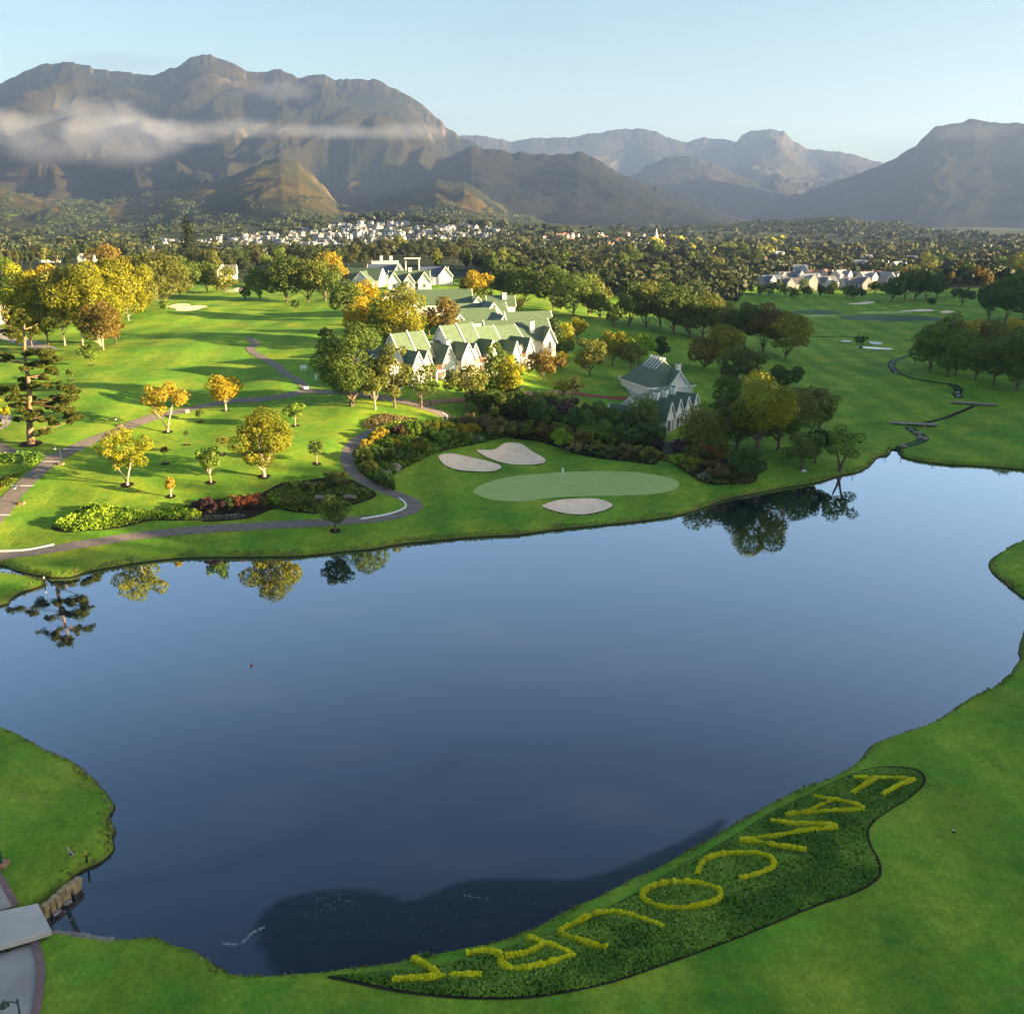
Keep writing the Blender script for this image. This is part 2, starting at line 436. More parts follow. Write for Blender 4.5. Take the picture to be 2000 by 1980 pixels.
# ------------------------------------------------------------------ lake water
def water_material():
    m, n, l, p = newmat('lake_water')
    g = n.new('ShaderNodeNewGeometry'); P = g.outputs['Position']
    # gentle wind-ruffled water in the near bay
    def bump_noise(scale, sc):
        mpn = n.new('ShaderNodeMapping'); mpn.inputs['Scale'].default_value = sc; l.new(P, mpn.inputs[0])
        z = n.new('ShaderNodeTexNoise'); z.inputs['Scale'].default_value = scale; z.inputs['Detail'].default_value = 4
        l.new(mpn.outputs[0], z.inputs['Vector']); return z.outputs['Fac']
    b1 = n.new('ShaderNodeBump'); b1.inputs['Strength'].default_value = 0.035; b1.inputs['Distance'].default_value = 0.1
    l.new(bump_noise(1.4, (1, .45, 1)), b1.inputs['Height'])
    b2 = n.new('ShaderNodeBump'); b2.inputs['Distance'].default_value = 0.12
    at = n.new('ShaderNodeAttribute'); at.attribute_name = 'ruffle'
    mu = n.new('ShaderNodeMath'); mu.operation = 'MULTIPLY'; l.new(at.outputs['Fac'], mu.inputs[0]); mu.inputs[1].default_value = 1.0
    l.new(mu.outputs[0], b2.inputs['Strength']); l.new(bump_noise(1.9, (1, .6, 1)), b2.inputs['Height']); l.new(b1.outputs[0], b2.inputs['Normal'])
    lw = n.new('ShaderNodeLayerWeight'); lw.inputs['Blend'].default_value = .5
    fr = n.new('ShaderNodeValToRGB'); fe = fr.color_ramp.elements; fe[0].position = 0; fe[0].color = (.05,) * 3 + (1,); fe[1].position = 1; fe[1].color = (1, 1, 1, 1)
    for ps, v in ((.31, .065), (.5, .25), (.66, .60), (.775, .88)): q = fe.new(ps); q.color = (v, v, v, 1)
    l.new(lw.outputs['Facing'], fr.inputs[0])
    gl = n.new('ShaderNodeBsdfGlossy'); gl.inputs['Roughness'].default_value = 0.012; gl.inputs['Color'].default_value = (.80, .88, 1, 1)
    l.new(b2.outputs[0], gl.inputs['Normal'])
    df = n.new('ShaderNodeBsdfDiffuse'); 
    rf = n.new('ShaderNodeMixRGB'); l.new(at.outputs['Fac'], rf.inputs[0]); rf.inputs[1].default_value = (0.004, 0.013, 0.032, 1); rf.inputs[2].default_value = (0.003, 0.009, 0.018, 1)
    l.new(rf.outputs[0], df.inputs['Color'])
    sb = n.new('ShaderNodeMath'); sb.operation = 'MULTIPLY_ADD'; l.new(at.outputs['Fac'], sb.inputs[0]); sb.inputs[1].default_value = -0.55; sb.inputs[2].default_value = 1.0
    ff = n.new('ShaderNodeMath'); ff.operation = 'MULTIPLY'; l.new(fr.outputs[0], ff.inputs[0]); l.new(sb.outputs[0], ff.inputs[1])
    mx = n.new('ShaderNodeMixShader'); l.new(ff.outputs[0], mx.inputs[0]); l.new(df.outputs[0], mx.inputs[1]); l.new(gl.outputs[0], mx.inputs[2])
    l.new(mx.outputs[0], n['Material Output'].inputs['Surface'])
    return m
RUF = [(497,1815),(505,1790),(535,1762),(580,1745),(650,1734),(700,1732),(750,1742),(800,1755),(850,1738),(900,1720),(960,1712),(1030,1712),(1090,1718),(1160,1708),(1240,1680),(1330,1640),(1420,1600),(1300,1760),(1000,1900),(600,1930),(520,1880)]
RUFW = smooth_poly([at_z(a, b, 0) for a, b in RUF], 5)
def build_lake():
    lo, hi = LAKE.min(0) - 3, LAKE.max(0) + 3
    ys = [lo[1]]
    while ys[-1] < hi[1]: ys.append(ys[-1] + (0.5 if ys[-1] < 75 else 4))
    ys = np.array(ys); xs = np.arange(lo[0], hi[0] + .5, 0.5)
    X, Y = np.meshgrid(xs, ys); n, m = X.shape
    d, ins = seg_dist(X.ravel(), Y.ravel(), RUFW); rf = sstep(-0.15, 0.3, np.where(ins, d, -d))
    for ln_, a_ in (([(150,1738),(300,1716),(430,1690),(560,1648),(700,1590),(820,1530),(900,1478)], .30), ([(430,1700),(600,1640),(760,1575),(860,1515)], .18), ([(600,1660),(760,1640),(900,1590),(1010,1560)], .14)):
        dl, _ = seg_dist(X.ravel(), Y.ravel(), smooth_poly([at_z(a, b, 0) for a, b in ln_], 6, False), False)
        rf = np.maximum(rf, a_ * np.exp(-(dl / .75) ** 2) * (.6 + .4 * vnoise(X.ravel() / 3, Y.ravel() / 3)))
    i = np.arange(n - 1)[:, None] * m + np.arange(m - 1)[None]
    Fc = np.stack([i, i + 1, i + 1 + m, i + m], -1).reshape(-1, 4)
    V = np.stack([X, Y, np.zeros_like(X)], -1).reshape(-1, 3)
    s = lake_sdf(V[:, 0], V[:, 1]); keep = (s[Fc] < 2.5).any(1)
    o = mesh_np('lake_water', V, Fc[keep], water_material(), attrs={'ruffle': ('POINT', rf)}, smooth=True)
    tag(o, 'still blue lake reflecting the sky', kind='structure')
build_lake()

# ------------------------------------------------------------------ mountains
def sil(pts, u_extend=True):
    """outline (picture points) -> arrays of azimuth and tan(elevation)"""
    az, te = [], []
    for a, b in pts:
        d = ray(a, b); az.append(math.atan2(d[0], d[1])); te.append(d[2] / math.hypot(d[0], d[1]))
    return np.array(az), np.array(te)
def mountain(name, pts, r0, r1, r2, label, material, az_range, power=1.25, gully=0.10, na=700, nr=130, seed=0.0, rough=1.0, rock=0.0):
    az, te = sil(pts)
    A = np.linspace(az_range[0], az_range[1], na)
    H = np.interp(A, az, te) * r1 + CAMZ
    fade = sstep(az_range[0], az_range[0] + R(3), A) * (1 - sstep(az_range[1] - R(3), az_range[1], A))
    t = np.concatenate([np.linspace(0, 1, nr), np.linspace(1, 1.9, 24)[1:]])
    Am, Tm = np.meshgrid(A, t)
    Hm = np.interp(Am, A, H)
    # downslope spurs and gullies, stronger halfway down, none on the crest line
    arc = Am * r1
    Rt = Tm * (r1 - r0)
    wx = arc + 260 * fbm(arc / 900 + seed, Rt / 800 + seed, 3); wy = Rt + 260 * fbm(arc / 900 - seed, Rt / 800 + 9, 3)
    sp = 0.7 * ridged(wx / 950.0 + seed, wy / 2600.0 + seed, 2) + 0.55 * fbm(wx / 700.0 + seed, wy / 900.0, 4) - 0.15
    sp2 = ridged(wx / 300.0 + 3 * seed, wy / 620.0 + 5, 4) - 0.35
    mask = np.sin(np.clip(Tm, 0, 1) * math.pi) ** 0.8
    prof = np.clip(Tm, 0, 1) ** power
    prof = np.where(Tm > 1, 1 - (Tm - 1) * 0.9, prof)
    Z = Hm * (prof + gully * mask * (sp + 0.24 * sp2))
    Z = Z + rough * 9 * fbm(arc / 120, Tm * 18, 4) * np.clip(mask, .0, 1)
    Z = Z + rough * 7 * fbm(arc / 45.0, Tm * 6 + seed, 3) * (np.abs(Tm - 1) < .08)
    crest = np.clip(1 - np.abs(Tm - 1) / .02, 0, 1)
    Rm = lerp(r0, r1, np.clip(Tm, 0, 1)) + np.clip(Tm - 1, 0, 9) * (r2 - r1)
    Rm = Rm + (fbm(arc / 600 + seed, Tm * 0 + seed, 2) * 0.10 * (r1 - r0)) * mask
    Z = np.where(Tm <= 0.0, -30, Z * np.interp(Am, A, fade) - 6)
    X, Y = np.sin(Am) * Rm, np.cos(Am) * Rm
    n, m = X.shape
    V = np.stack([X, Y, Z], -1).reshape(-1, 3)
    i = np.arange(n - 1)[:, None] * m + np.arange(m - 1)[None]
    Fc = np.stack([i, i + 1, i + 1 + m, i + m], -1).reshape(-1, 4)
    o = mesh_np(name, V, Fc, material, smooth=True, attrs={'alt': ('POINT', np.clip(Tm, 0, 1.2).ravel())})
    return tag(o, label, kind='structure')
def mountain_material(name, forest, heath, rock, bump=0.45):
    m, n, l, p = newmat(name)
    g = n.new('ShaderNodeNewGeometry'); P = g.outputs['Position']
    def noise(scale, det=6, sc=(1, 1, 1)):
        mpn = n.new('ShaderNodeMapping'); mpn.inputs['Scale'].default_value = sc; l.new(P, mpn.inputs[0])
        z = n.new('ShaderNodeTexNoise'); z.inputs['Scale'].default_value = scale; z.inputs['Detail'].default_value = det; z.inputs['Roughness'].default_value = .6
        l.new(mpn.outputs[0], z.inputs['Vector']); return z.outputs['Fac']
    r = n.new('ShaderNodeValToRGB'); e = r.color_ramp.elements
    e[0].position = .42; e[0].color = forest + (1,); e[1].position = .60; e[1].color = heath + (1,)
    l.new(noise(0.0022), r.inputs[0])
    # bare rock on the steep high faces
    sx = n.new('ShaderNodeSeparateXYZ'); l.new(g.outputs['True Normal'], sx.inputs[0])
    at = n.new('ShaderNodeAttribute'); at.attribute_name = 'alt'
    a1 = n.new('ShaderNodeMath'); a1.operation = 'MULTIPLY_ADD'; l.new(noise(0.012), a1.inputs[0]); a1.inputs[1].default_value = .9; l.new(at.outputs['Fac'], a1.inputs[2])
    a2 = n.new('ShaderNodeMath'); a2.operation = 'SUBTRACT'; l.new(a1.outputs[0], a2.inputs[0]); l.new(sx.outputs[2], a2.inputs[1])
    rr = n.new('ShaderNodeMapRange'); rr.inputs['From Min'].default_value = .66; rr.inputs['From Max'].default_value = 1.0
    l.new(a2.outputs[0], rr.inputs[0])
    mx = n.new('ShaderNodeMixRGB'); l.new(rr.outputs[0], mx.inputs[0]); l.new(r.outputs[0], mx.inputs[1]); mx.inputs[2].default_value = rock + (1,)
    l.new(mx.outputs[0], p.inputs['Base Color']); p.inputs['Roughness'].default_value = .9; p.inputs['Specular IOR Level'].default_value = .05
    b = n.new('ShaderNodeBump'); b.inputs['Strength'].default_value = bump; b.inputs['Distance'].default_value = 25
    l.new(noise(0.02, 8), b.inputs['Height']); l.new(b.outputs[0], p.inputs['Normal'])
    return m
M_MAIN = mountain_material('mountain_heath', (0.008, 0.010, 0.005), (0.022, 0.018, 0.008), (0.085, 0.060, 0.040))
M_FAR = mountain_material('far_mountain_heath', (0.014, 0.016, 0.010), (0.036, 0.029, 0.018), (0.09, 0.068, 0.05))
M_SHADY = mountain_material('painted_shade_heath', (0.006, 0.008, 0.005), (0.013, 0.012, 0.007), (0.040, 0.034, 0.026))  # shade of the right-hand mountain put into darker colours
M_WOOD = mountain_material('wooded_hill', (0.020, 0.030, 0.012), (0.045, 0.055, 0.022), (0.10, 0.09, 0.05), 0.9)
mainp = [(-900,260),(-500,200),(-200,185),(0,160),(50,135),(95,122),(140,118),(165,128),(200,132),(250,140),(285,145),(310,140),(345,128),(370,112),(395,104),(410,104),(430,115),(455,122),(480,135),(505,140),(525,138),(535,131),(548,131),(565,142),(580,150),(600,145),(635,146),(655,156),(690,152),(730,154),(760,165),(800,185),(840,215),(870,245),(900,265),(930,280),(960,300),(1000,330),(1060,380),(1120,430),(1200,470)]
mountain('mountain', mainp, 3300, 6600, 9000, 'long craggy mountain with a pointed rocky peak', M_MAIN, (R(-48), R(8)), 1.5, 0.19, 1100, 190, 2.0)
spur = [(700,440),(760,400),(820,350),(870,310),(920,285),(960,290),(1000,297),(1060,300),(1130,295),(1170,310),(1210,335),(1260,357),(1350,392),(1450,425),(1600,460)]
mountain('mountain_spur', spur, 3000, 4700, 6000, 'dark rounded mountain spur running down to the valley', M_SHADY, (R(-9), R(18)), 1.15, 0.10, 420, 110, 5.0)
mid = [(500,380),(700,320),(850,270),(900,265),(930,262),(1000,275),(1040,268),(1060,269),(1110,267),(1200,253),(1250,250),(1280,255),(1310,270),(1340,276),(1375,268),(1440,275),(1450,262),(1470,253),(1500,252),(1530,254),(1545,270),(1575,290),(1620,293),(1660,300),(1700,310),(1730,318),(1800,335),(2000,380),(2300,400)]
mountain('distant_range', mid, 6500, 9800, 12500, 'hazy far mountain range with a flat topped summit', M_FAR, (R(-16), R(34)), 1.3, 0.16, 700, 120, 8.0)
mid2 = [(1100,420),(1230,345),(1270,318),(1310,304),(1350,303),(1400,320),(1450,345),(1520,375),(1600,405),(1700,430),(1900,450)]
mountain('blue_ridge', mid2, 5000, 7000, 9000, 'blue shaded ridge in front of the far range', M_FAR, (R(1), R(27)), 1.2, 0.10, 300, 90, 12.0)
rgt = [(1350,450),(1450,415),(1500,392),(1600,365),(1680,338),(1735,315),(1790,283),(1800,268),(1830,243),(1870,236),(1910,231),(1950,240),(1975,238),(2000,237),(2100,238),(2300,250),(2700,280),(3200,330)]
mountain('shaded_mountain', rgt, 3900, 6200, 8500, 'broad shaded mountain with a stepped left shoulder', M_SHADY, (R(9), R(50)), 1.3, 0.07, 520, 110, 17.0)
foot = [(1050,462),(1150,452),(1250,445),(1300,438),(1400,432),(1500,428),(1600,420),(1660,418),(1700,430),(1720,427),(1800,440),(1850,446),(1900,450),(2000,456),(2100,456),(2400,452)]
HILLS0 = mountain('wooded_hill', foot, 1950, 2500, 3100, 'low dark wooded hill below the right mountains', M_WOOD, (R(0), R(40)), 0.8, 0.05, 420, 70, 21.0, 0.35)
footl = [(-900,400),(-500,372),(-300,362),(-120,350),(0,362),(80,385),(160,392),(250,385),(340,366),(430,348),(500,318),(545,300),(580,312),(620,350),(660,392),(720,404),(780,372),(850,346),(905,350),(950,378),(1000,412),(1080,428),(1200,446),(1350,462)]
M_FOOT = mountain_material('foothill_sunlit_heath', (0.012, 0.019, 0.007), (0.058, 0.045, 0.014), (0.12, 0.09, 0.05), .5)  # golden heath patches put sunlit slopes into the colour
HILLS = [mountain('forested_foothill', footl, 2000, 3700, 4700, 'rolling golden and forested foothills under the main mountain', M_FOOT, (R(-46), R(12)), 1.05, 0.17, 800, 120, 26.0, 0.8), HILLS0]
# ------------------------------------------------------------------ haze: one closed box of thin pale air
def build_haze():
    bx0, bx1, by0, by1, z0, z1 = -13000, 13000, -2500, 14000, -45, 1300
    V = [(bx0,by0,z0),(bx1,by0,z0),(bx1,by1,z0),(bx0,by1,z0),(bx0,by0,z1),(bx1,by0,z1),(bx1,by1,z1),(bx0,by1,z1)]
    Fc = [[3,2,1,0],[4,5,6,7],[0,1,5,4],[1,2,6,5],[2,3,7,6],[3,0,4,7]]
    m = bpy.data.materials.new('haze'); m.use_nodes = True
    n, l = m.node_tree.nodes, m.node_tree.links
    n.remove(n['Principled BSDF'])
    v = n.new('ShaderNodeVolumePrincipled')
    v.inputs['Color'].default_value = HAZE_COL
    v.inputs['Density'].default_value = HAZE_D
    v.inputs['Anisotropy'].default_value = 0.2
    l.new(v.outputs[0], n['Material Output'].inputs['Volume'])
    o = mesh_np('haze', V, Fc, m)
    tag(o, 'thin pale morning haze in the air over the valley', kind='stuff')
HAZE_COL = (0.30, 0.46, 0.88, 1); HAZE_D = 5.6e-5
build_haze()

# ================================================================== draped sheets: paths, green, bunkers
def drape(name, P, material, dz=0.03, res=1.0, smooth=True, zfun=None, raw=False):
    P = np.asarray(P, float)
    lo, hi = P.min(0), P.max(0)
    xs = np.arange(lo[0], hi[0], res); ys = np.arange(lo[1], hi[1], res)
    X, Y = np.meshgrid(xs, ys); d, ins = seg_dist(X, Y, P)
    k = ins & (d > res * 0.35)
    pts = np.vstack([P, np.stack([X.ravel()[k], Y.ravel()[k]], 1)])
    n = len(P)
    r = delaunay_2d_cdt([Vector(p) for p in pts], [(i, (i + 1) % n) for i in range(n)], [list(range(n))], 1, 1e-5)
    v = np.array([[a[0], a[1]] for a in r[0]])
    z = (zfun(v[:, 0], v[:, 1]) if zfun else terrain(v[:, 0], v[:, 1], raw)) + dz
    F = [list(f) for f in r[2]]
    V3 = np.column_stack([v, z])
    F = [f if np.cross(V3[f[1]][:2] - V3[f[0]][:2], V3[f[2]][:2] - V3[f[0]][:2]) > 0 else f[::-1] for f in F]
    return mesh_np(name, V3, F, material, smooth=smooth)

def resample(P, step):
    P = np.asarray(P, float); seg = np.linalg.norm(np.diff(P, axis=0), axis=1); L = np.concatenate([[0], np.cumsum(seg)])
    t = np.linspace(0, L[-1], max(2, int(L[-1] / step)))
    return np.column_stack([np.interp(t, L, P[:, k]) for k in range(P.shape[1])])

def ribbon(name, pts, width, material, dz=0.045, step=0.6, off=0.0, height=0.0, world=False, nacross=5):
    P = np.array(pts if world else [ground_at(a, b)[:2] for a, b in pts])
    P = resample(smooth_poly(P, 8, False), step)
    T = np.gradient(P, axis=0); T /= np.linalg.norm(T, axis=1)[:, None] + 1e-9
    N = np.column_stack([-T[:, 1], T[:, 0]])
    w = np.linspace(-0.5, 0.5, nacross) * width + off
    V = (P[:, None, :] + N[:, None, :] * w[None, :, None])
    Z = terrain(V[..., 0].ravel(), V[..., 1].ravel()).reshape(V.shape[:2])
    n, m = Z.shape
    if height:
        Z = Z + dz + height
        A = np.dstack([V, Z]); E0 = A[:, :1].copy(); E0[..., 2] -= height + .15; E1 = A[:, -1:].copy(); E1[..., 2] -= height + .15
        A = np.concatenate([E0, A, E1], 1); m += 2
    else:
        A = np.dstack([V, Z + dz])
    i = np.arange(n - 1)[:, None] * m + np.arange(m - 1)[None]
    Fc = np.stack([i, i + m, i + m + 1, i + 1], -1).reshape(-1, 4)[:, ::-1]
    return mesh_np(name, A.reshape(-1, 3), Fc.copy(), material, smooth=not height)

M_PATH = mat('path_asphalt', (0.20, 0.172, 0.155), .9, .18, 1.2, .25, .1)
M_CONC = mat('pale_concrete', (0.50, 0.455, 0.41), .85, .14, 0.5, .15, .2)
M_ROAD = mat('grey_road', (0.37, 0.335, 0.31), .88, .16, .45, .2, .15)
M_BRICK = mat('red_brick_paving', (0.22, 0.075, 0.055), .85, .2, 2.5, .2, .1)
M_PINK = mat('pink_gravel_path', (0.30, 0.185, 0.135), .9, .15, 1.5, .2, .1)
M_KERB = mat('pink_brick_kerb', (0.23, 0.15, 0.145), .85, .2, 3, .2, .1)
M_WHITE = mat('white_paint', (0.78, 0.76, 0.72), .6, .06, 1.0)
M_SAND = mat('bunker_sand', (0.98, 0.70, 0.51), .95, .10, .8, .3, .05)
M_SOIL = mat('dark_soil', (0.035, 0.026, 0.018), .95, .3, 2.0, .4, .05)
M_STONE = mat('rough_stone', (0.27, 0.23, 0.20), .85, .35, 1.4, .5, .2)
M_TAN = mat('tan_stone', (0.36, 0.27, 0.15), .85, .3, 1.8, .5, .2)
M_IRON = mat('dark_green_iron', (0.012, 0.035, 0.032), .45, .2, 4, 0, .5)
M_GLASSW = mat('white_lamp_glass', (0.8, 0.8, 0.78), .3, .03, 1, 0, .5)

def putting_mat():
    m, n, l, p = newmat('putting_green_turf')
    g = n.new('ShaderNodeNewGeometry')
    z = n.new('ShaderNodeTexNoise'); z.inputs['Scale'].default_value = .5; z.inputs['Detail'].default_value = 6; l.new(g.outputs['Position'], z.inputs['Vector'])
    ad = z
    r = n.new('ShaderNodeValToRGB'); e = r.color_ramp.elements
    e[0].position = .3; e[0].color = (0.340, 0.455, 0.140, 1); e[1].position = .85; e[1].color = (0.410, 0.520, 0.190, 1)
    l.new(ad.outputs[0], r.inputs[0]); l.new(r.outputs[0], p.inputs['Base Color']); p.inputs['Roughness'].default_value = .85; p.inputs['Specular IOR Level'].default_value = .15
    return m
M_PUTT = putting_mat()
def wpoly(pts, per=6): return smooth_poly([ground_at(a, b)[:2] for a, b in pts], per)

PG = [(925,962),(935,950),(960,940),(1000,931),(1060,925),(1130,921),(1210,921),(1270,926),(1315,936),(1327,946),(1315,957),(1280,965),(1220,968),(1160,969),(1100,971),(1055,975),(1030,979),(990,979),(955,975)]
tag(drape('putting_green', wpoly(PG), M_PUTT, .035), 'pale smooth putting green', kind='structure')

SAND_DESC = {'a': 'kidney shaped sand bunker, left of the two behind the putting green',
             'b': 'lobed sand bunker, right of the two behind the putting green',
             'c': 'oval sand bunker in front of the putting green beside the lake'}
for k, P in BW.items():
    c = P.mean(0); big = c + (P - c) * 1.0
    def zf(x, y):
        d, ins = seg_dist(x, y, P); sd = np.where(ins, d, -d)
        return terrain(x, y, True) + 0.05 - 0.42 * sstep(0.05, 2.2, sd) + 0.02 * vnoise(x / .9, y / .9) * sstep(0, .5, sd)
    tag(drape('sand_bunker', big, M_SAND, 0, .5, zfun=zf), SAND_DESC[k], 'bunker', 'sand bunkers beside the lakeside green')

def far_patch(name, pts, material, label, cat=None, kind=None, dz=.10, group=None, res=2.5):
    o = drape(name, wpoly(pts, 4), material, dz, res); tag(o, label, cat, group, kind)
far_patch('sand_bunker', [(328,600),(345,594),(368,594),(372,599),(350,604)], M_SAND, 'shallow bunker on the far left fairway, left of its pair', 'bunker', group='bunkers on the left fairway')
far_patch('sand_bunker', [(342,606),(365,599),(390,597),(405,599),(390,604),(365,608)], M_SAND, 'shallow bunker on the far left fairway, right of its pair', 'bunker', group='bunkers on the left fairway')
far_patch('sand_bunker', [(455,567),(462,563),(474,563),(474,568),(465,571)], M_SAND, 'small white bunker beside the green at the end of the left fairway', 'bunker')
far_patch('putting_green', [(432,569),(440,566),(456,566),(462,571),(450,573)], M_PUTT, 'small pale green at the end of the left fairway', kind='structure')
far_patch('sand_bunker', [(1655,594),(1680,591),(1706,589),(1706,592),(1680,595)], M_SAND, 'thin white bunker on the far right slope', 'bunker')
far_patch('sand_bunker', [(1755,608),(1780,606),(1800,604),(1825,606),(1820,608),(1790,609)], M_SAND, 'long white bunker behind the far pond', 'bunker')
far_patch('sand_bunker', [(1836,611),(1848,607),(1864,609),(1858,612)], M_SAND, 'short white bunker right of the far pond', 'bunker')
far_patch('putting_green', [(1673,611),(1700,609),(1750,609),(1783,610),(1760,612.5),(1700,613)], M_PUTT, 'pale green strip behind the far pond', kind='structure')
far_patch('putting_green', [(1550,617),(1590,615),(1638,617),(1600,619.5),(1550,619)], M_PUTT, 'pale green strip in front of the far pond', kind='structure')

def pondmat():
    m, n, l, p = newmat('pond_water'); p.inputs['Base Color'].default_value = (.030, .082, .032, 1); p.inputs['Roughness'].default_value = .4; p.inputs['IOR'].default_value = 1.2; p.inputs['Specular IOR Level'].default_value = .05
    return m
M_POND = pondmat()  # green of the mirrored banks put into the base colour
far_patch('pond', [(1540,611),(1560,607.5),(1600,607),(1640,609),(1638,613),(1590,613.5)], M_POND, 'dark pond in the right valley', kind='structure')
far_patch('pond', [(1640,619),(1680,616),(1740,617),(1800,618),(1835,621),(1830,627),(1780,627),(1700,626),(1650,624)], M_POND, 'dark long pond in the right valley', kind='structure')
M_PALEW = mat('shallow_water', (.05, .07, .07), .06, .2, .5, 0, .6)
far_patch('pond', [(1640,666.5),(1652,665),(1664,666.5),(1660,669),(1648,669)], M_PALEW, 'narrow strip of water left of the islet bush', kind='structure', dz=.14, res=1.2)
far_patch('pond', [(1697,668),(1710,667.5),(1724,671.5),(1716,674),(1702,672.5)], M_PALEW, 'narrow strip of water right of the islet bush', kind='structure', dz=.14, res=1.2)
far_patch('pond', [(1672,678),(1700,678),(1742,681.5),(1735,684),(1700,683)], M_PALEW, 'long shallow strip of water below the islet bush', kind='structure', dz=.14, res=1.2)
# stream and ditch through the right valley
for pts, w in (([(1750,884),(1757,876),(1786,866),(1803,859),(1799,851),(1786,843),(1776,834)], 1.35), ([(1875,778),(1869,770),(1872,760),(1859,751)], 1.2), ([(1753,730),(1741,714),(1748,704),(1772,696),(1790,688)], 1.35)):
    tag(ribbon('stream', pts, w, M_POND, .05), 'narrow stony stream', kind='structure')
    tag(ribbon('stream_bank', pts, w + .7, M_SOIL, .025), 'bare bank of the stream', kind='structure')
for pts in ([(1795,828),(1820,823),(1848,816),(1875,805),(1902,793)], [(1859,751),(1828,747),(1786,740),(1753,730)], [(1560,656),(1640,657.5),(1720,660),(1785,667)]):
    tag(ribbon('ditch', pts, 1.1, M_SOIL, .04), 'grassy drainage ditch', kind='structure')

# ---- paths
PA = [(-40,1040),(0,1002),(20,974),(44,949),(70,925),(100,902),(143,877),(188,857),(252,832),(293,817),(367,800),(437,786),(505,781),(555,774),(600,765),(640,766),(690,770),(742,776),(782,783),(828,795),(862,808),(885,822)]
PB = [(600,764),(592,752),(566,735),(545,718),(520,703),(498,691),(489,681),(499,671),(492,664),(482,660)]
PC = [(-60,1094),(0,1086),(78,1077),(155,1064),(259,1048),(388,1035),(499,1028),(590,1023),(659,1019),(736,1013),(785,1004),(810,993),(808,982),(789,972),(748,957),(714,942),(688,921),(678,899),(684,877),(702,857),(728,842),(748,832)]
tag(ribbon('cart_path', PA, 2.7, M_PATH), 'paved cart path climbing the left lawn', kind='structure')
tag(ribbon('cart_path', PB, 2.0, M_PATH, .05), 'winding path over the left fairway', kind='structure')
tag(ribbon('cart_path', PC, 2.0, M_PATH), 'paved path curving round the lakeside lawn', kind='structure')
tag(ribbon('footpath', [(820,790),(850,785),(890,782),(925,780),(980,775),(1033,769),(1092,766),(1130,768)], 1.9, M_PINK, .05), 'pinkish footpath below the hotel', kind='structure')
tag(ribbon('footpath', [(1120,767),(1154,773),(1200,778),(1236,778)], 2.2, M_BRICK, .055), 'red brick footpath', kind='structure')
tag(ribbon('footpath', [(1213,735),(1222,748),(1232,762),(1243,778),(1246,790)], 1.6, M_CONC, .06), 'grey ramp path beside the small lodge', kind='structure')
tag(ribbon('footpath', [(1224,734),(1234,750),(1243,765)], 1.3, M_BRICK, .05), 'red paving strip beside the ramp', kind='structure')
tag(ribbon('cart_path', [(-30,860),(30,886),(70,889),(105,893)], 2.0, M_PATH, .04), 'side path joining the cart path', kind='structure')
tag(ribbon('driveway', [(-40,640),(10,655),(60,672),(100,684)], 4.2, M_ROAD, .05), 'grey driveway behind the pine', kind='structure')
tag(ribbon('driveway', [(-40,845),(-8,835),(2,818),(-6,805),(-30,800)], 3.2, M_ROAD, .05), 'grey drive at the left edge', kind='structure')
tag(ribbon('white_kerb', [(-20,1079),(0,1077.5),(52,1074.5),(106,1064)], .30, M_WHITE, .02, .4, 0, .13, nacross=2), 'white painted kerb on the left bend of the lake path', 'kerb')
tag(ribbon('white_kerb', [(705,1014.5),(749,1007),(780,998),(792,990),(790,981),(779,974)], .26, M_WHITE, .02, .3, 0, .13, nacross=2), 'white painted kerb inside the tight bend of the lake path', 'kerb')
tag(ribbon('white_kerb', [(862,823),(872,820),(873,813),(864,807)], .25, M_WHITE, .02, .3, 0, .12, nacross=2), 'white kerb on the bend of the path behind the flower bed', 'kerb')
for a, b in (((22,949.5),(66,949.5)), ((80,902),(120,902.5)), ((124,877),(163,878.5)), ((-12,1006),(20,1006.5))):
    tag(ribbon('road_marking', [a, b], .22, M_WHITE, .062, .4, nacross=2), 'white stripe across the cart path', kind='structure')

# ---- lower left: road, bridge, walls
RD = [(-400,2400),(-150,2150),(69,1990),(79,1931),(82,1900),(76,1860),(64,1833),(0,1850),(-200,1905),(-420,1960)]
road_w = np.array([ground_at(a, b)[:2] for a, b in RD])
rw = np.vstack([smooth_poly(road_w[2:7], 6, False), road_w[7:], road_w[:2]])
tag(drape('road', rw, M_ROAD, .05, .8), 'grey concrete road by the bridge', kind='structure')
tag(ribbon('road_kerb', [(66,1995),(73.5,1960),(78,1931),(81,1900),(75,1860),(63,1835)], .42, M_KERB, .03, .3, 0, .10, nacross=2), 'pinkish brick edging of the lower left road', 'kerb')
RD2 = [(31,1770),(16,1742),(0,1714),(-60,1640),(-200,1560),(-330,1640),(-160,1760),(-60,1790),(0,1780)]
tag(drape('road', np.array([ground_at(a, b)[:2] for a, b in RD2]), M_ROAD, .10, .5), 'grey road beyond the bridge', kind='structure')
tag(ribbon('road_kerb', [(32,1771),(17,1744),(0,1715),(-40,1662)], .38, M_KERB, .03, .3, 0, .10, nacross=2), 'pinkish brick edging of the road beyond the bridge', 'kerb')

